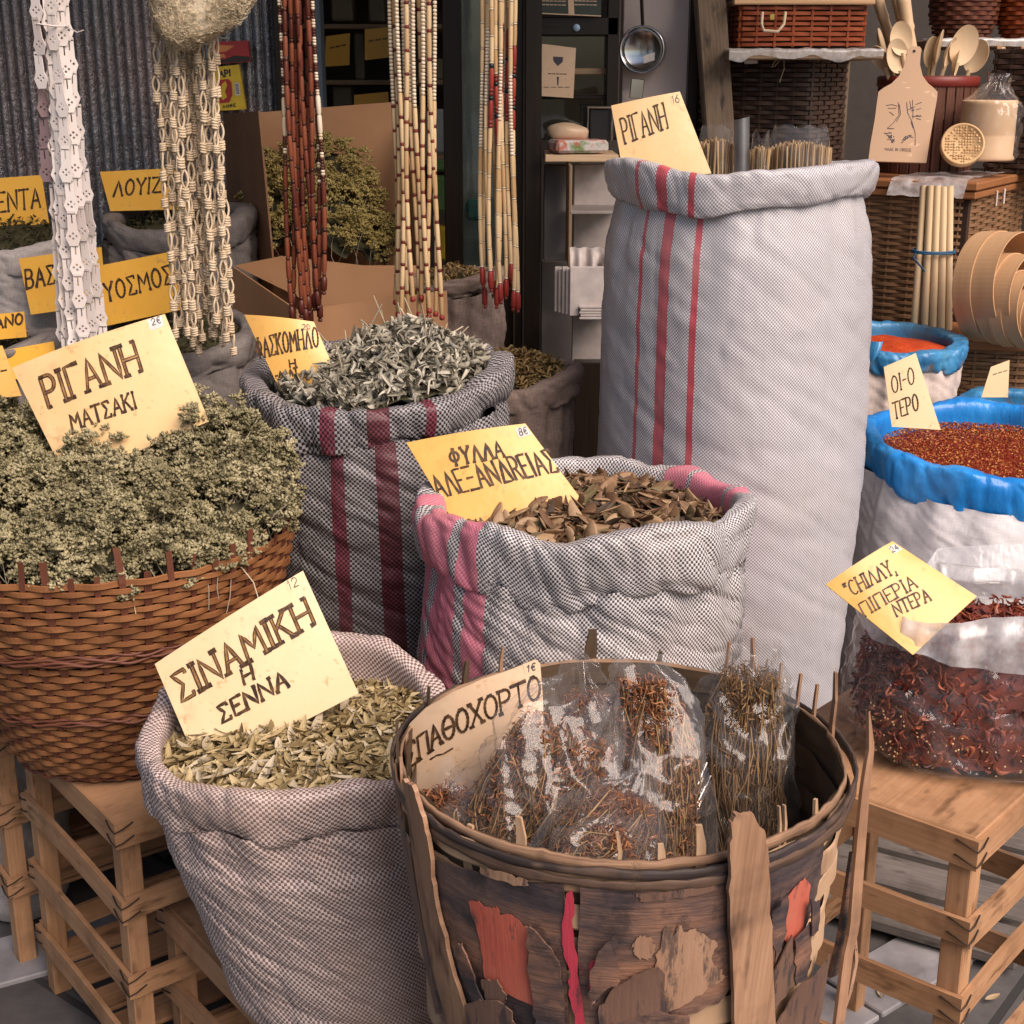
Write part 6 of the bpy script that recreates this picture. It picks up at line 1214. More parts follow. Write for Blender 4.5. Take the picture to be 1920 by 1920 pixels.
    for i, (xt, xb, yb, mt, dy) in enumerate(specs):
        mb = MB(); zb = W(xb, yb, Y).z; z = 1.93 - .056 * rng.random(); k = 0; x0 = W(xt, 0, Y).x; x1 = W(xb, 650, Y).x; z0_ = W(0, 0, Y).z; z1_ = W(0, 650, Y).z; Ms = []; Ps = []
        while z > zb:
            f = np.clip((z0_ - z) / (z0_ - z1_), -.4, 1); x = x0 + (x1 - x0) * f ** 1 if f > 0 else x0 + .02 * f * 0
            a = .35 * math.sin(k * .5 + i) + (.5 if i % 4 == 0 else 0) + rng.normal() * .08; tl = rng.normal() * .03 - math.atan2(x1 - x0, z0_ - z1_)
            Rz = np.array(Matrix.Rotation(-tl * 1.0, 3, 'Y')) @ np.array(Matrix.Rotation(a, 3, 'Z')); Ms.append(Rz); Ps.append((x, Y + dy + .003 * (k % 2), z)); z -= .056; k += 1
        mb.inst((LV2, LF2), np.array(Ms), np.array(Ps), 0, smooth=False); n0 = len(LV2)
        base = mb.n - n0 * len(Ps); FF = (rimq[None] + (np.arange(len(Ps)) * n0)[:, None, None] + base).reshape(-1, 4)
        mb.L.append(FF.ravel()); mb.T.append(np.full(len(FF), 4)); mb.MI.append(np.zeros(len(FF), int)); mb.SM.append(np.zeros(len(FF), bool))
        mb.build('strap', M[mt], t)
    mb = MB(); a = np.linspace(0, 2 * PI, 20); c = np.array(W(96, 48, Y)); tube(mb, np.stack([c[0] + .029 * np.cos(a), c[1] + .030 * np.sin(a), c[2] + .002 * np.sin(a * 2)], 1), .0016, 5); tube(mb, [c + (.028, -.01, 0), c + (.05, -.02, -.012), c + (.062, -.02, -.008)], .001, 4); mb.build('binding_string', M['strap'], t)
    mb = MB(); tube(mb, [(c[0], Y, 1.93), (c[0], Y, 1.965)], .004, 6); mb.build('hanging_loop', M['rope'], t)

    # knotted rope strings
    lk = MB(); x = np.linspace(0, 1, 9)
    for sgn in (-1, 1):
        tube(lk, np.stack([sgn * .0056 * np.sin(PI * x) ** .8, .0016 * sgn * np.cos(x * PI), -.032 * x], 1), .0021, 5, 0, False)
    a = np.linspace(0, 2 * PI, 11)[:-1]
    for k in range(4): P = np.stack([(.0050 + .0006 * (k % 2)) * np.cos(a), (.0048) * np.sin(a), -.0325 - .0042 * k + .001 * np.sin(a)], 1); grid(lk, tubeP(np.vstack([P, P[:1]]), .0023, 5)[:-1], cu=True, cv=True)
    tube(lk, [(0, 0, -.030), (0, 0, -.052)], .0028, 5, 0, False)
    KV = np.concatenate(lk.V); KF = np.concatenate(lk.L).reshape(-1, 4)
    Y = 2.62; t = thing('rope_strings', 'bundle of knotted cream rope strings below the loofah', 'rope', tuple(W(380, 650, Y)), 'strings of beads and straps hung for sale'); rng = np.random.default_rng(9)
    for i in range(20):
        u = (i + .5) / 20; xt, xb = 292 + 118 * u, 330 + 112 * u; yb = 640 - 55 * abs(math.sin(i * 2.3)) + (70 if i == 6 else 20 if i == 8 else 0); zb = W(xb, yb, Y).z; z = 1.93 - .012 * rng.random(); k = 0; Ms = []; Ps = []; dy = .028 * (rng.random() - .5) * 2
        za, zc = W(0, 90, Y).z, W(0, 640, Y).z; X0, X1 = W(xt, 90, Y).x, W(xb, 640, Y).x
        while z > zb:
            f = np.clip((za - z) / (za - zc), 0, 1); s_ = rng.uniform(.80, 1.15); an = rng.uniform(-1.5, 1.5); Ms.append(np.array(Matrix.Rotation(an, 3, 'Z')) * np.array([1, 1, s_])); Ps.append((X0 + (X1 - X0) * f + rng.normal() * .0022, Y + dy + rng.normal() * .002, z)); z -= .0495 * s_
        mb = MB(); mb.inst((KV, KF), np.array(Ms), np.array(Ps)); mb.build('strand', M['rope'], t)
    mb = MB(); tube(mb, [W(300, -150, Y) , (W(300, 0, Y).x, Y, 1.93), (W(350, 0, Y).x, Y, 1.962)], .003, 6); tube(mb, [(W(292, 0, Y).x, Y, 1.925), (W(410, 0, Y).x, Y, 1.925)], .004, 6); mb.build('hanging_loop', M['rope'], t)
    # loofah: fibrous pad hung in front of the ropes
    bm = bmesh.new(); bmesh.ops.create_icosphere(bm, subdivisions=5, radius=1); V = np.array([v.co[:] for v in bm.verts]); F = np.array([[v.index for v in f.verts] for f in bm.faces]); bm.free()
    V0 = V; V = np.sign(V) * np.abs(V) ** .48; c = np.array(W(378, -82, 2.56)); t = thing('loofah', 'pale fibrous loofah pad hanging over the rope strings', 'loofah', tuple(c)); S = V * np.array([.094, .035, .125]); S[:, 0] *= 1 - .25 * np.clip(-V[:, 2] - .2, 0, 1) ; S[:, 2] -= .036 * V[:, 0] * -1.0 * (V[:, 2] < 0) * np.abs(V[:, 2]); S = S * (1 + .09 * sn(V, 2.6, 3, 3)[:, None]) + V * (.004 * sn(V, 16, 6, 2))[:, None]
    mb = MB(); mb.add(S + c, F); rng = np.random.default_rng(2); j = rng.integers(0, len(S), 9000); N = V0[j]; T = np.cross(N, rng.normal(size=N.shape)); T /= np.linalg.norm(T, axis=1)[:, None]; T2 = T + N * rng.uniform(-.1, .25, (len(j), 1)); L = rng.uniform(.006, .016, len(j))[:, None]
    P0 = S[j] + c + N * .001; seg_tubes(mb, P0, P0 + T2 * L, .00055, 0, 3, N * .003 + rng.normal(size=N.shape) * .001); mb.build('fibre_pad', M['loofah'], t); mb = MB(); tube(mb, [tuple(c + (0, 0, .08)), (c[0], 2.60, 1.93), (c[0], 2.66, 1.962)], .002, 5); mb.build('hanging_loop', M['rope'], t)
hung()

# ------------------------------------------------------------------ cardboard boxes and packets at the back left
def boxes():
    M = MT
    def card(nm, c1, c2): M[nm] = m_vary(nm, [c1, c2], .75, 5, .25, 60, .15, .001)
    card('brown_cardboard', (.40, .205, .095), (.48, .26, .13)); card('shaded_cardboard', (.22, .11, .055), (.28, .145, .075))  # darker copy of the brown cardboard puts shade on one side and the bottom
    def quad(mb, q, th=.004, n=(0, 1, 0)):
        q = [np.array(W(*p)) for p in q]; nn = np.cross(q[1] - q[0], q[3] - q[0]); nn /= np.linalg.norm(nn); V = q + [p + nn * th for p in q]; mb.add(V, [(0, 1, 2, 3), (7, 6, 5, 4), (0, 4, 5, 1), (1, 5, 6, 2), (2, 6, 7, 3), (3, 7, 4, 0)], smooth=False)
    t = thing('cardboard_box', 'tall open brown cardboard box holding the yellow green herb', 'box', tuple(W(600, 520, 3.45)), 'open cardboard boxes')
    for nm, q, mt in (('back_panel', [(478, 212, 3.68), (600, 200, 3.68), (752, 190, 3.68), (752, 560, 3.68)], 'brown_cardboard'),):
        mb = MB(); quad(mb, [(470, 212, 3.68), (752, 190, 3.68), (752, 640, 3.68), (470, 640, 3.68)]); mb.build(nm, M[mt], t)
    mb = MB(); quad(mb, [(418, 214, 3.66), (484, 208, 3.20), (512, 500, 3.20), (440, 640, 3.66)]); mb.build('side_panel', M['shaded_cardboard'], t)
    mb = MB(); quad(mb, [(752, 230, 3.66), (790, 420, 3.22), (790, 640, 3.22), (752, 640, 3.66)]); mb.build('side_panel', M['brown_cardboard'], t)
    mb = MB(); quad(mb, [(512, 498, 3.20), (790, 498, 3.21), (790, 640, 3.21), (512, 640, 3.20)]); mb.build('front_panel', M['brown_cardboard'], t)
    p0, p1 = W(470, 640, 3.68), W(790, 640, 3.21); mb = MB(); box(mb, ((p0.x + p1.x) / 2, 3.44, .965), (.36, .46, .01)); mb.build('bottom', M['shaded_cardboard'], t)
    mb = MB(); box(mb, ((p0.x + p1.x) / 2, 3.44, .48), (.42, .46, .955)); tag(mb.build('storage_crate', M['wood_post']), 'dark crate under the tall cardboard box', 'crate')
    t = thing('cardboard_box', 'low wide cardboard box with open top in front of the herb box', 'box', tuple(W(640, 640, 3.0)), 'open cardboard boxes')
    mb = MB(); quad(mb, [(556, 582, 2.90), (838, 545, 2.90), (845, 760, 2.90), (556, 760, 2.90)]); mb.build('front_panel', M['brown_cardboard'], t)
    mb = MB(); quad(mb, [(440, 498, 3.15), (528, 480, 3.15), (850, 518, 3.15), (850, 700, 3.15)]); mb.build('back_panel', M['brown_cardboard'], t)
    mb = MB(); quad(mb, [(436, 500, 3.14), (556, 582, 2.905), (556, 760, 2.905), (436, 700, 3.14)]); mb.build('side_panel', M['brown_cardboard'], t)
    a = W(700, 760, 2.9); mb = MB(); box(mb, (W(700, 700, 3.02).x, 3.02, a.z / 2), (.34, .22, a.z)); tag(mb.build('storage_crate', M['wood_post']), 'dark crate under the low wide cardboard box', 'crate')
    # packets pinned on the ribbed sheet
    M['pack_red'] = m_plain('red_packet', (.36, .025, .022), .35); M['pack_yellow'] = m_plain('yellow_packet', (.66, .44, .025), .4); M['pack_dark'] = m_plain('dark_print', (.03, .02, .015), .5); M['pack_orange'] = m_plain('orange_print', (.62, .22, .06), .4)
    c = Card(((404, 78), (465, 76), (469, 116), (404, 120)), 3.90, 2, 0); t = thing('packet', 'dark red packet with a sunset picture above the yellow packet', 'packet', c.q[3]); mb = MB(); c.body(mb, 0, .02); mb.build('box_body', M['pack_red'], t)
    mb = MB(); c.patch(mb, [(405, 108), (420, 112), (440, 104), (468, 106), (468, 115), (405, 119)]); mb.build('dark_picture', M['pack_dark'], t); mb = MB(); c.patch(mb, [(405, 84), (440, 86), (425, 96), (405, 100)]); c.patch(mb, [(405, 103), (420, 101), (424, 108), (405, 108)], 0, .0006); mb.build('bright_picture', M['pack_orange'], t)
    c = Card(((402, 126), (448, 121), (461, 205), (404, 208)), 3.90, 2, 0); t = thing('packet', 'yellow packet with a red badge and bar code half behind the ropes', 'packet', c.q[3]); mb = MB(); c.body(mb, 0, .02); mb.build('box_body', M['pack_yellow'], t)
    mb = MB(); c.text(mb, 'API', [(412, 144), (432, 142)], (-1, -11), .0045, 0, .3); c.text(mb, 'LANHS', [(418, 203), (442, 200)], (0, -6), .002, 0, 0)
    for k in range(8): c.patch(mb, [(441 + k * .3 , 158 + k * 2.4), (447 + k * .3, 157.5 + k * 2.4), (447 + k * .3, 158.7 + k * 2.4), (441 + k * .3, 159.2 + k * 2.4)], 0, .0008)
    mb.build('print', M['pack_dark'], t); mb = MB(); c.patch(mb, [(439, 156), (449, 155), (451, 178), (441, 179)], 0, .0005); mb.build('barcode_label', M['white_paper'], t)
    mb = MB(); c.patch(mb, [(410, 150), (428, 148), (434, 154), (436, 178), (430, 192), (412, 194)], 0, .0005); mb.build('red_badge', M['pack_red'], t)
    mb = MB(); c.patch(mb, [(416, 158), (423, 152), (426, 160), (422, 172), (426, 182), (418, 188), (413, 180)], 0, .001); mb.build('badge_figure', M['pack_yellow'], t)
boxes()
# ------------------------------------------------------------------ right: wicker hampers, kitchen woodware
def right_side():
    M = MT
    M['wick_brown'] = m_wood('light_brown_wicker', (.15, .075, .035), (.27, .15, .075), 14, .6)
    M['wick_dark'] = m_wood('dark_brown_wicker', (.030, .017, .012), (.075, .042, .028), 14, .5)
    M['wick_red'] = m_wood('red_brown_wicker', (.20, .035, .010), (.32, .075, .020), 14, .4)
    M['wick_maroon'] = m_wood('maroon_wicker', (.075, .022, .012), (.14, .045, .022), 14, .45)
    def hamper(nm, label, corner, d1, L1, d2, L2, z0, z1, rows, n, mt, lid=True, amp=.004, cat='hamper', sh=.9, lidmat='wood_lid'):
        c0 = np.array(corner[:2]); d1 = np.array(d1) / np.linalg.norm(d1); d2 = np.array(d2) / np.linalg.norm(d2); d2 = d2 - d1 * np.dot(d1, d2); d2 /= np.linalg.norm(d2)
        c = c0 + d1 * L1 / 2 + d2 * L2 / 2; rz = math.atan2(d1[1], d1[0]); t = thing(nm, label, cat, (c[0], c[1], z0)); p = rect_path(c[0], c[1], L1 / 2 - .01, L2 / 2 - .01, rz, 14)
        h = (z1 - z0) / rows; mb = MB(); weave(mb, p, z0 + h / 2, z1 - h / 2, rows, n, h * sh, .004, amp, spp=4, seed=3, zwob=.001); mb.build('woven_wall', M[mt], t)
        mb = MB(); stakes(mb, p, n, z0, z1, .006, .004, seed=4); mb.build('stake', M[mt], t)['kind'] = 'stuff'
        rot = Matrix.Rotation(rz, 3, 'Z'); mb = MB(); box(mb, (c[0], c[1], (z0 + z1) / 2), (L1 - .034, L2 - .034, z1 - z0 - .004), rot); mb.build('added_dark_liner', M['wicker_dark'], t)  # solid dark core added behind the weave to darken its gaps
        if lid:
            mb = MB(); box(mb, (c[0], c[1], z1 + .010), (L1 + .008, L2 + .008, .018), rot, 0, .003); mb.build('base_rim', M[lidmat], t)
            mb = MB(); box(mb, (c[0], c[1], z1 + .033), (L1 + .016, L2 + .016, .022), rot, 0, .004); mb.build('lid', M[lidmat], t)
        return t, c, rz
    d1, d2 = (-.84, .54), (.54, .84)
    C = W(1830, 342, 3.70); ht = C.z
    t, hc, hrz = hamper('wicker_hamper', 'light brown wicker hamper with chestnut lid carrying the kitchen woodware', C, d1, .80, d2, .62, .80, ht - .044, 50, 44, 'wick_brown', sh=1.0)
    mb = MB(); q = W(1868, 372, 3.80); beam(mb, q + Vector((0, 0, .02)), q + Vector((0, 0, -.02)), .012, .004); beam(mb, W(1882, 368, 3.84) + Vector((0, 0, .02)), W(1882, 368, 3.84) + Vector((0, 0, -.02)), .012, .004); mb.build('strap', M['strap'], t)
    # plastic wrap on the lid
    mb = MB(); u = np.linspace(0, 1, 26); U, V = np.meshgrid(u, u, indexing='ij'); p = np.array([hc[0], hc[1], ht]); e1 = np.array([math.cos(hrz), math.sin(hrz), 0]); e2 = np.array([-e1[1], e1[0], 0])
    c0 = np.array(C); dd1 = np.array([-.84, .54, 0]); dd2 = np.array([.54, .84, 0]); x = .02 + .20 * U; y = -.035 + .40 * V; P = c0 + dd1 * x[..., None] + dd2 * y[..., None] + np.array([0, 0, 1]) * (.005 + .006 * np.abs(sn(np.stack([U, V], 2), 12, 4, 2)) - np.where(y < 0, .045 * (-y / .035), 0))[..., None]
    grid(mb, P); tag(mb.build('plastic_wrap', M['film_milky']), 'crumpled clear plastic sheet on the corner of the chestnut lid', 'plastic')
    zt = ht + .0005
    # cutting board leaning back
    t = thing('cutting_board', 'pale paddle shaped cutting board with a burnt village drawing', 'cutting board', tuple(W(1682, 302, 3.86)))
    px = [(1628, 302), (1632, 270), (1640, 225), (1647, 172), (1656, 165), (1672, 156), (1686, 142), (1694, 126), (1700, 104), (1702, 92), (1708, 87), (1724, 87), (1728, 92), (1726, 106), (1725, 122), (1730, 142), (1740, 156), (1750, 164), (1758, 172), (1757, 185), (1750, 225), (1743, 265), (1737, 305)]
    c = Card(((1628, 87), (1758, 87), (1758, 305), (1628, 305)), 3.86, 12, -10, 0, px); mb = MB(); c.body(mb, 0, .014); mb.build('board', M['wood_board'], t)
    mb = MB(); d = lambda pts, w=.0016: ribbon(mb, np.array([c.pt(*q) for q in pts]), np.array(c.n), w, 0, random.randint(0, 20))
    random.seed(8)
    for pts in ([(1662, 198), (1672, 196), (1682, 199)], [(1665, 203), (1680, 203)], [(1668, 210), (1676, 216)], [(1684, 192), (1686, 215), (1674, 232), (1664, 240)], [(1700, 192), (1702, 212), (1710, 228), (1716, 250), (1716, 272)], [(1706, 190), (1708, 205)], [(1711, 188), (1712, 222)], [(1703, 206), (1716, 200)], [(1717, 196), (1728, 192)], [(1718, 206), (1727, 203)], [(1710, 218), (1728, 218)], [(1718, 222), (1726, 224)], [(1664, 241), (1676, 241)], [(1708, 228), (1712, 240)], [(1686, 196), (1689, 214), (1681, 228)]): d(pts)
    for _ in range(46):
        x, y = random.choice([(1664, 252), (1668, 258), (1674, 254), (1676, 264), (1698, 257), (1704, 256), (1722, 219), (1712, 206)]); x += random.uniform(-4, 4); y += random.uniform(-4, 4); d([(x, y), (x + random.uniform(-5, 5), y + random.uniform(-3, 3))], .0018)
    d([(1690, 268), (1708, 254)], .002)
    c.text(mb, 'MADE IN GREECE'.replace('I', 'I').replace('G', 'C').replace('R', 'R'), [(1659, 282), (1708, 284)], (0, -5), .0011, 0, 0); mb.build('burnt_drawing', M['pencil'], t)
    mb = MB(); q = c.pt(1714, 96); lathe(mb, [(.0001, 0), (.0035, 0), (.0036, .0006)], q + c.n * .0006, 12, 0, np.array(c.n.to_track_quat('Z', 'Y').to_matrix())); mb.build('hanging_hole', M['black'], t)
    # cookie stamp
    M['stamp'] = m_vary('carved_pale_wood', [(.50, .31, .145), (.62, .42, .22)], .6, 20, 0, 120, .4)
    t = thing('bread_stamp', 'round carved wooden bread stamp leaning on the wrapped canister', 'stamp', tuple(W(1806, 306, 3.80))); cc = np.array(W(1805, 270, 3.80)); n = Vector((-.20, -.92, .33)).normalized(); Mq = np.array(n.to_track_quat('Z', 'Y').to_matrix()); r = .0555
    mb = MB(); lathe(mb, [(.0001, .0), (r * .88, .0), (r * .90, .003), (r * .97, .003), (r, 0), (r, -.020), (r * .5, -.024), (.0001, -.024)], cc, 48, 0, Mq); mb.build('disc', M['stamp'], t)
    mb = MB(); rg = random.Random(5)
    for i in range(-6, 7):
        for j in range(-6, 7):
            x, y = i * .0068, j * .0075
            if x * x + y * y < (.046) ** 2 and rg.random() < .85: box(mb, np.array(cc) + Mq @ np.array([x, y, .0012]), (.0045, rg.choice([.002, .0055]), .0024), Mq, 0, .0006)
    mb.build('carving', M['stamp'], t)
    # wrapped wooden canister
    t = thing('wooden_canister', 'pale wooden canister wrapped in clear plastic', 'canister', tuple(W(1845, 306, 3.92))); cc = np.array(W(1846, 300, 3.92)); h = .155
    mb = MB(); lathe(mb, [(.0001, .0), (.074, .0), (.076, .006), (.071, .014), (.0715, h * .4), (.0705, h * .42), (.0715, h * .44), (.071, h - .012), (.073, h - .004), (.070, h), (.062, h), (.062, h - .03), (.0001, h - .03)], cc, 48); mb.build('canister_body', M['wood_pale'], t)
    s = np.linspace(0, 1, 30); a = np.arange(64) / 64 * 2 * PI; S, A = np.meshgrid(s, a, indexing='ij'); R3 = np.interp(S, [0, .05, .6, .75, .9, 1], [.074, .082, .082, .070, .035, .05]); q = np.stack([np.cos(A), np.sin(A), S * 2], 2); R3 = np.interp(S, [0, .05, .5, .68, .80, .92, 1], [.074, .081, .082, .072, .040, .012, .020]) + (.014 * (1 - np.abs(sn(q, 9, 4, 2))) ** 3 + .006 * sn(q, 6, 7, 2)) * (.3 + S); P = cc + np.stack([R3 * np.sin(A) + .022 * S ** 3, -R3 * np.cos(A), S * .215 + .001 + .012 * S * sn(q, 4, 12, 2)], 2); mb = MB(); grid(mb, P, cv=True); mb.build('plastic_film', M['film'], t)
    # slatted tub of spoons
    t = thing('slatted_tub', 'dark wine slatted tub full of wooden spoons', 'tub', tuple(W(1728, 300, 4.14))); cc = np.array(W(1728, 300, 4.14)); cc[2] = zt; R4 = .132; H = W(1728, 142, 4.14).z - cc[2]
    for i in range(30):
        a = i / 30 * 2 * PI; mb = MB(); box(mb, cc + (R4 * math.sin(a), -R4 * math.cos(a), H / 2), (.024, .006, H), Matrix.Rotation(a, 3, 'Z'), 0, .0015); mb.build('slat', M['wood_slat_dark'], t)
    mb = MB(); lathe(mb, [(R4 + .0035, H - .03), (R4 + .0075, H - .028), (R4 + .0075, H - .004), (R4 + .0035, H - .002)], cc, 48); mb.build('top_band', M['bead_wine'], t)
    mb = MB(); lathe(mb, [(.0001, .01), (R4 - .004, .01)], cc, 32); mb.build('bottom', M['wicker_dark'], t)
    def spoon(label, px, Y, r=.033, turn=0.0, tilt=None, name='wooden_spoon', cat='spoon', asp=1.35):
        """px: bowl centre and a lower handle pixel"""
        b0 = np.array(W(px[0], px[1], Y)); b1 = np.array(W(px[2], px[3], Y + .03)); d = b0 - b1; d /= np.linalg.norm(d); t = thing(name, label, cat, tuple(b1), 'wooden spoons in the slatted tub')
        n = np.array([math.sin(turn), -math.cos(turn), .15]); n -= d * np.dot(n, d); n /= np.linalg.norm(n); s = np.cross(d, n)
        th = np.linspace(0, 2 * PI, 29)[:-1]; rr = np.linspace(0, 1, 8); RR, TH = np.meshgrid(rr, th, indexing='ij'); dep = .010
        f = b0 + (d * (RR * np.cos(TH) * r * asp)[..., None]) + s * (RR * np.sin(TH) * r)[..., None] - n * (dep * (1 - RR ** 2))[..., None]; g = f - n * (.004 * (1 - .5 * RR))[..., None]
        mb = MB(); grid(mb, f, cv=True); grid(mb, g, cv=True, flip=True); grid(mb, np.stack([f[-1], g[-1]], 1), cu=True); mb.build('bowl', M['wood_spoon'], t)
        L = np.linalg.norm(b0 - b1); mb = MB(); tube(mb, [b0 - d * r * asp * .85 - n * .003, b0 - d * r * asp * 1.3 - n * .002, b1, np.array([b1[0], b1[1], max(zt + .012, b1[2] - .02)])], [.0065, .006, .0075, .0075], 8); mb.build('handle', M['wood_spoon'], t)
    for i, (px, r, turn, lb) in enumerate([((1683, 105, 1700, 190), .027, .3, 'round bowled spoon left of the cutting board handle'), ((1648, 108, 1690, 200), .020, -.9, 'narrow spoon leaning out at the left of the tub'), ((1655, 78, 1690, 190), .022, 1.2, 'spoon seen edge on behind the round bowled one'), ((1690, 72, 1705, 190), .026, .2, 'spoon standing behind the cutting board handle'),
              ((1762, 88, 1735, 200), .026, 1.15, 'tall spoon turned edge on right of the cutting board'), ((1748, 98, 1736, 200), .024, .5, 'darker spoon behind the tall edge on spoon'), ((1782, 98, 1745, 205), .024, 1.0, 'spoon turned aside in the middle of the right cluster'), ((1808, 85, 1765, 210), .031, .25, 'broad spoon facing the street at the right of the tub'), ((1830, 105, 1780, 215), .026, -.7, 'outermost spoon leaning right out of the tub'), ((1795, 118, 1770, 210), .020, 1.2, 'small spoon low between the broad ones')]):
        spoon(lb, px, 4.06 + .012 * (i % 3), r * 1.3, turn)
    def pin(label, a, b, rad, Y, nm='rolling_pin'):
        p0, p1 = np.array(W(*a, Y)), np.array(W(*b, Y)); s = np.linspace(0, 1, 26); pr = np.interp(s, [0, .04, .30, .33, .36, .62, .65, .68, .97, 1], [.5, 1, .85, 1.0, .8, .9, 1.05, .85, 1.1, .6]); t = thing(nm, label, 'rolling pin', tuple(p1), 'turned wooden pins in the tub'); mb = MB(); tube(mb, p0 + (p1 - p0) * s[:, None], pr * rad, 14); mb.build('pin_body', M['wood_pale'], t)
    pin('turned wooden pin leaning left behind the spoons', (1640, -20), (1690, 140), .017, 4.2); pin('middle turned wooden pin standing in the tub', (1678, -20), (1715, 140), .018, 4.16); pin('turned wooden pin leaning left above the cutting board', (1692, -10), (1722, 180), .020, 4.10)
    # cup of dark sticks behind the canister
    t = thing('stick_cup', 'pale cup of dark wooden sticks behind the canister', 'cup', tuple(W(1880, 290, 4.10))); cc = np.array(W(1880, 290, 4.10)); cc[2] = zt; mb = MB(); lathe(mb, [(.0001, .001), (.042, .001), (.045, .16), (.042, .16), (.04, .02)], cc, 28); mb.build('cup_body', M['wood_pale'], t); rg = random.Random(9)
    for i in range(11):
        a = rg.random() * 6.28; mb = MB(); b = cc + (.025 * math.cos(a), .025 * math.sin(a), .03); tp = b + (.10 * (rg.random() - .45), .05 * (rg.random() - .5), .22 + .10 * rg.random()); beam(mb, b, tp, .012, .005, (0, -1, .1)); mb.build('stick', M['wood_crate'] if i % 3 else M['wood_pale'], t)
    # dark wicker trunk under the shelf
    hamper('wicker_chest', 'dark brown wicker trunk under the shelf board', W(1522, 300, 3.66), (-.86, .5), .34, (.62, .78), .30, W(1522, 330, 3.66).z, W(1522, 100, 3.66).z, 26, 26, 'wick_dark', False, .004, 'chest', .95)
    tagp = MB(); cq = Card(((1395, 113), (1420, 112), (1421, 119), (1396, 120)), 3.72, 0, 0); cq.body(tagp); tag(tagp.build('small_tag', M['white_paper']), 'tiny white tag stuck on the dark wicker trunk', 'tag')
    mb = MB(); p = np.array(W(1468, 105, 3.70))
    for pts in ([(0, 0, 0), (-.02, -.004, -.025), (-.028, -.005, -.028), (-.02, -.004, -.012), (.002, -.002, 0), (.004, -.004, -.03), (-.006, -.006, -.062)], [(0, 0, 0), (.012, -.004, -.006), (.03, -.002, .0)]): tube(mb, p + np.array(pts), .0022, 6, 0, True, .5)
    tag(mb.build('raffia_bow', M['rope']), 'small raffia bow tied at the top of the dark trunk', 'bow')
    hamper('wicker_chest', 'dark wicker trunk cut by the right picture edge', W(1985, 300, 3.95), (-.80, .6), .22, (.6, .8), .30, ht + .001, W(1880, 92, 4.12).z, 24, 20, 'wick_dark', False, .004, 'chest', .95)
    # shelf board with plastic and red suitcase on it
    zs = W(1500, 94, 3.62).z
    t = thing('wall_shelf', 'rough shelf board carrying the red wicker suitcase', 'shelf', (W(1510, 90, 3.8).x, 3.8, zs)); mb = MB(); x0, x1 = W(1366, 94, 3.62).x, W(1655, 94, 3.62).x; box(mb, ((x0 + x1) / 2, 3.80, zs - .011), (x1 - x0, .38, .022), None, 0, .003); mb.build('shelf_board', M['wood_shelf'], t)
    for xx in (x0 + .02, x1 - .02): mb = MB(); box(mb, (xx, 3.96, (zs - .022) / 2), (.035, .035, zs - .022), None, 0, .003); mb.build('post', M['wood_post'], t)
    mb = MB(); u = np.linspace(0, 1, 60); v = np.linspace(0, 1, 14); U, V = np.meshgrid(u, v, indexing='ij'); P = np.stack([x0 + (x1 - x0) * U, 3.605 + .20 * np.clip(V - .35, 0, 1), zs + .002 + .004 * np.abs(sn(np.stack([U * 4, V], 2), 9, 3, 2)) - .030 * np.clip(.35 - V, 0, 1) / .35 * (.7 + .5 * sn(np.stack([U * 5, 0 * V], 2), 4, 6, 2))], 2); grid(mb, P); tag(mb.build('plastic_wrap', M['film_milky']), 'grey plastic sheet draped along the front of the rough shelf board', 'plastic')
    t, cc, rz_ = hamper('wicker_suitcase', 'red brown wicker suitcase with brass catch on the shelf', (x0 + .02, 3.655), (1, .02), .335, (-.02, 1), .22, zs + .008, zs + .105, 8, 22, 'wick_red', False, .003, 'suitcase', .8)
    mb = MB(); box(mb, (cc[0], cc[1], zs + .112), (.345, .23, .012), None, 0, .004); mb.build('trim', M['wood_blond'], t); mb = MB(); box(mb, (cc[0], cc[1], zs + .150), (.335, .22, .06), None, 0, .008); mb.build('lid', M['wick_red'], t)
    hx = W(1450, 40, 3.64).x; mb = MB(); tube(mb, [(hx - .026, 3.65, zs + .088), (hx - .030, 3.632, zs + .060), (hx - .024, 3.628, zs + .045), (hx + .010, 3.626, zs + .043), (hx + .024, 3.630, zs + .060), (hx + .030, 3.65, zs + .088)], .0038, 8); mb.build('handle', M['rope'], t)
    M['brass'] = m_plain('brass', (.55, .38, .12), .3, .5, 1.0); mb = MB(); box(mb, (hx - .002, 3.648, zs + .078), (.013, .008, .016), None, 0, .002); mb.build('catch', M['brass'], t)
    # upper right baskets on their own shelf
    zs2 = W(1800, 74, 4.25).z; t = thing('wall_shelf', 'upper right shelf board under the maroon baskets', 'shelf', (1.5, 4.3, zs2)); mb = MB(); xa, xb = W(1748, 74, 4.25).x, W(2000, 74, 4.25).x; box(mb, ((xa + xb) / 2, 4.45, zs2 - .011), (xb - xa, .40, .022), None, 0, .003); mb.build('shelf_board', M['wood_shelf'], t)
    mb = MB(); box(mb, (xa + .02, 4.62, (zs2 - .022) / 2), (.035, .035, zs2 - .022)); box(mb, (xb - .02, 4.62, (zs2 - .022) / 2), (.035, .035, zs2 - .022)); mb.build('post', M['wood_post'], t)
    mb = MB(); U, V = np.meshgrid(np.linspace(0, 1, 40), np.linspace(0, 1, 10), indexing='ij'); P = np.stack([xa + (xb - xa) * U, 4.235 + .2 * np.clip(V - .4, 0, 1), zs2 + .002 + .004 * np.abs(sn(np.stack([U * 4, V], 2), 9, 5, 2)) - .022 * np.clip(.4 - V, 0, 1) / .4], 2); grid(mb, P); tag(mb.build('plastic_wrap', M['film_milky']), 'plastic sheet along the edge of the upper right shelf', 'plastic')
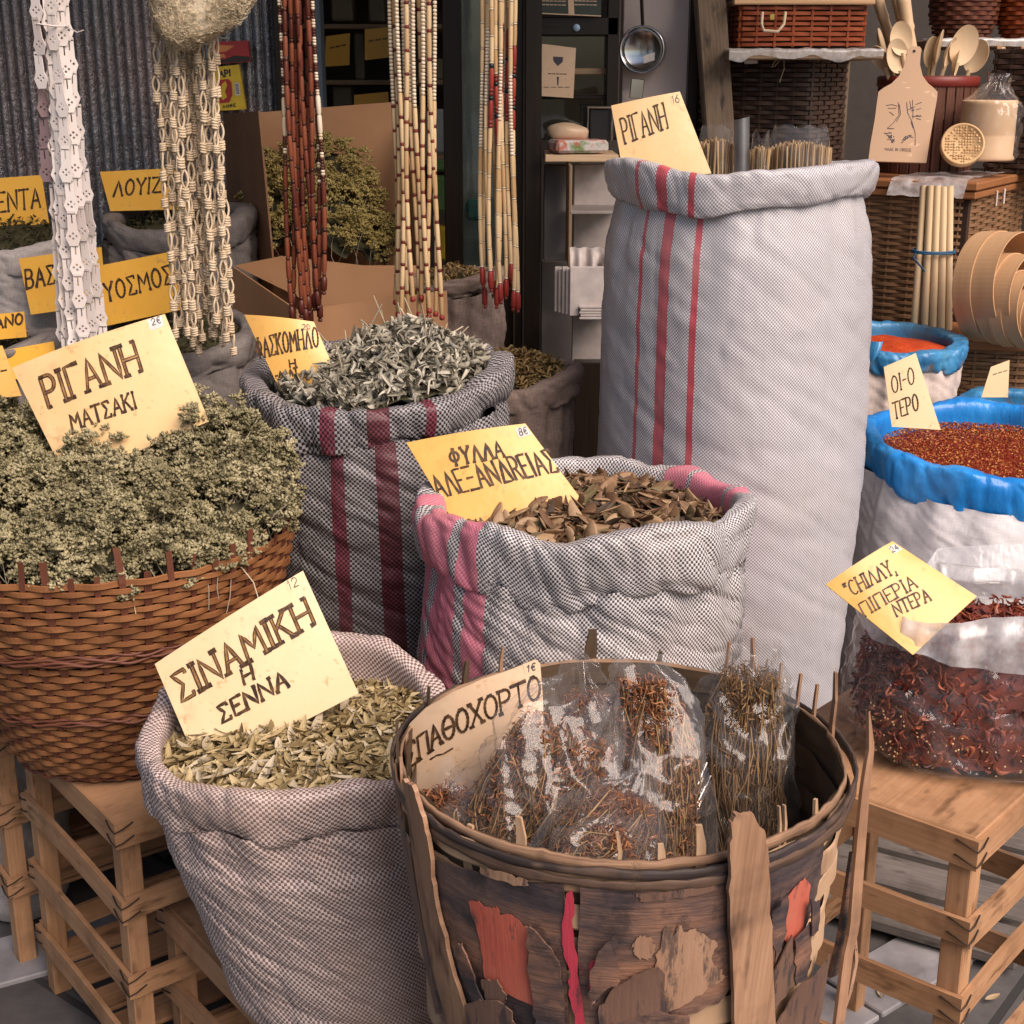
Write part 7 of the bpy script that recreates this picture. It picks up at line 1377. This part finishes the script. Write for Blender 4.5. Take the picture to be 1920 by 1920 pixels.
    for k, (px0, px1, y0, lb, mt) in enumerate([(1742, 1872, 66, 'maroon round basket at left on the upper right shelf', 'wick_maroon'), (1868, 2010, 58, 'red brown round basket cut by the right picture edge', 'wick_red')]):
        a, b = W(px0, y0, 4.42), W(px1, y0, 4.42); cx, r = (a.x + b.x) / 2, (b.x - a.x) / 2; z0 = zs2 + .007; rf = lambda z, r=r, z0=z0: r * np.interp(z, [z0, z0 + .05, z0 + .16], [.72, .92, 1.0]); t = thing('round_basket', lb, 'basket', (cx, 4.44, z0), 'round baskets on the upper right shelf'); p = circ_path(cx, 4.44, rf); mb = MB(); weave(mb, p, z0 + .006, z0 + .155, 13, 24, .011, .003, .004, seed=k); mb.build('woven_wall', M[mt], t)
        mb = MB(); z = np.linspace(z0, z0 + .155, 8); lathe(mb, np.stack([[float(rf(q)) - .006 for q in z], z], 1), (cx, 4.44, 0), 40); mb.add([(cx + r * .72 * math.sin(q), 4.44 - r * .72 * math.cos(q), z0) for q in np.linspace(0, 2 * PI, 30)[:-1]], [tuple(range(29))]); mb.build('added_dark_liner', M['wicker_dark'], t)  # added dark shell behind the weave, with the basket floor
    # wicker tray chest with nested sieve hoops
    L = W(1788, 655, 3.42); t, c, rz_ = hamper('wicker_tray', 'low wicker tray with a chestnut rim holding the sieve hoops', (L.x, L.y), (.93, -.20), .46, (.20, .93), .26, .803, L.z - .0, 12, 26, 'wick_brown', False, .004, 'tray', 1.0)
    mb = MB(); box(mb, (c[0], c[1], L.z + .013), (.475, .27, .026), Matrix.Rotation(rz_, 3, 'Z'), 0, .004); mb.build('rim_board', M['wood_lid'], t); zt2 = L.z + .0265
    ax = Vector((.66, -.75, .10)).normalized(); Mq = np.array(ax.to_track_quat('Z', 'Y').to_matrix())
    for k, (px, py, r, w, Y) in enumerate([(1878, 545, .128, .105, 3.40), (1905, 560, .104, .085, 3.36), (1918, 572, .086, .07, 3.33), (1945, 590, .066, .06, 3.30)]):
        cc = np.array(W(px, py, Y)); cc[2] = zt2 + r * .995 + .001; t = thing('sieve_hoop', ['largest bent wood sieve hoop at the back of the nest', 'second bent wood hoop inside the largest', 'third smaller bent wood hoop of the nest', 'smallest bent wood hoop at the picture edge'][k], 'sieve', (cc[0], cc[1], zt2), 'nested bent wood sieve hoops')
        for nm, r_, z0, z1, th in (('hoop', r, -w / 2, w / 2, .003), ('outer_band', r + .0035, -w * .5, -w * .05, .003)):
            mb = MB(); prof = [(r_ - th / 2, z0), (r_ + th / 2, z0), (r_ + th / 2, z1), (r_ - th / 2, z1), (r_ - th / 2, z0)]; an = np.arange(73) / 72 * 2 * PI; prof = np.array(prof); P = np.stack([prof[:, 0, None] * np.sin(an), -prof[:, 0, None] * np.cos(an), np.repeat(prof[:, 1, None], 73, 1)], 2) @ Mq.T + cc; uv = np.stack([np.repeat((an * r_)[None], 5, 0), np.repeat(np.linspace(0, .1, 5)[:, None], 73, 1)], 2); grid(mb, P, 0, uv, smooth=False, flip=True); mb.build(nm, M['wood_blond'], t)
    # bundle of wooden rods with a blue tie
    t = thing('rod_bundle', 'bundle of pale wooden rods tied with blue string against the hamper', 'rods', tuple(W(1738, 600, 3.6)), None); rg = random.Random(2)
    for i, (xt, xb, dy) in enumerate([(1732, 1712, 0), (1745, 1732, -.012), (1757, 1748, -.016), (1769, 1764, -.016), (1781, 1778, -.006), (1738, 1722, .016), (1751, 1742, .012), (1763, 1757, .010), (1775, 1772, .014)]):
        a, b = W(xt, 350 + rg.randint(-2, 3), 3.585 + dy), W(xb, 640, 3.56 + dy); d = (b - a) / (a.z - b.z); b2 = a + d * (a.z - .802); mb = MB(); tube(mb, [a, a + (b2 - a) * .5, b2], .0092, 12); mb.build('rod', M['wood_rod'], t)
    q = np.array(W(1750, 472, 3.575)); mb = MB(); a = np.linspace(0, 2 * PI, 25)
    for k in (0, 1): tube(mb, np.stack([q[0] + .052 * np.cos(a), q[1] - .004 + .032 * np.sin(a), q[2] + .004 * k + .002 * np.sin(a)], 1), .0024, 6)
    tube(mb, [q + (-.05, -.02, 0), q + (-.056, -.024, -.012), q + (-.04, -.034, -.03), q + (-.028, -.036, -.045)], .003, 6, 0, True, .5); mb.build('blue_tie', M['tie'], t)
    # scoop handle and bundles of sticks on the tall sack
    t = thing('scoop', 'metal scoop standing in the tall white sack', 'scoop', tuple(W(1395, 300, 2.60))); mb = MB(); u = np.linspace(-1, 1, 11); zz = np.linspace(0, 1, 8); U, V = np.meshgrid(u, zz, indexing='ij'); a = np.array(W(1378, 222, 2.60)); b = np.array(W(1407, 222, 2.60)); lo = np.array(W(1392, 340, 2.60)); mid = (a + b) / 2; w_ = (b - a) / 2
    P = mid + w_ * U[..., None] + (lo - mid) * V[..., None] + np.stack([0 * U, .010 * U ** 2, .003 * U], 2); grid(mb, P); grid(mb, P + (0, .0015, 0), flip=True); mb.build('handle', M['steel_dull'], t)
    M['straw'] = m_vary('dry_tea_stems', [(.22, .12, .05), (.36, .23, .11), (.50, .36, .20)], .75, 20, .9); rng = np.random.default_rng(4)
    for k, (x0_, x1_, yt, yb, lb, Y) in enumerate([(1310, 1378, 262, 300, 'bundle of dry stems in film left of the scoop', 2.66), (1408, 1442, 275, 310, 'small bundle of dry stems beside the scoop', 2.64), (1440, 1560, 268, 312, 'wide bundle of cut stems in film at the right of the scoop', 2.66)]):
        a, b = np.array(W(x0_, yt, Y)), np.array(W(x1_, yt, Y)); zb_ = W(x0_, yb, Y).z - .05; t = thing('stem_bundle', lb, 'dried stems', ((a[0] + b[0]) / 2, Y, zb_), 'bundles of stems in the tall sack'); n = int(2.2 * (x1_ - x0_)); w2 = (b[0] - a[0]) / 2; an = rng.random(n) * 6.28; r = np.sqrt(rng.random(n)); X = (a[0] + b[0]) / 2 + w2 * r * np.cos(an); Yy = Y + .045 * r * np.sin(an); zt_ = a[2] - .012 * (r * np.cos(an)) ** 2 + rng.normal(size=n) * .002
        mb = MB(); seg_tubes(mb, np.stack([X, Yy, np.full(n, zb_)], 1), np.stack([X + rng.normal(size=n) * .002, Yy, zt_], 1), .0016, 0, 5); mb.build('stems', M['straw'], t)['kind'] = 'stuff'
        s = np.linspace(0, 1, 16); A = np.arange(48) / 48 * 2 * PI; S, A2 = np.meshgrid(s, A, indexing='ij'); q = np.stack([np.cos(A2), np.sin(A2), S * 2], 2); kk = 1.03 - .22 * S ** 3 + .06 * sn(q, 6, k, 2) * S; P = np.stack([(a[0] + b[0]) / 2 + w2 * kk * np.cos(A2), Y + .048 * kk * np.sin(A2), zb_ + (a[2] + (.022 if k != 2 else .03) - zb_) * S + .012 * sn(q, 5, k + 9, 2) * S], 2); mb = MB(); grid(mb, P, cv=True); mb.build('plastic_film', M['film'], t)
MT['wood_board'] = m_wood('pale_cutting_board', (.52, .33, .20), (.64, .44, .29), 8, .55)
MT['wood_spoon'] = m_vary('pale_spoon_wood', [(.58, .42, .25), (.70, .54, .36)], .55, 6, .2, 60, .1)
MT['wood_rod'] = m_vary('pale_rod_wood', [(.54, .38, .20), (.64, .48, .28), (.70, .55, .36)], .55, 9, .6, 60, .15, stretch=(1, 1, .15))
MT['tie'] = m_plain('blue_string', (.02, .10, .20), .5)
right_side()
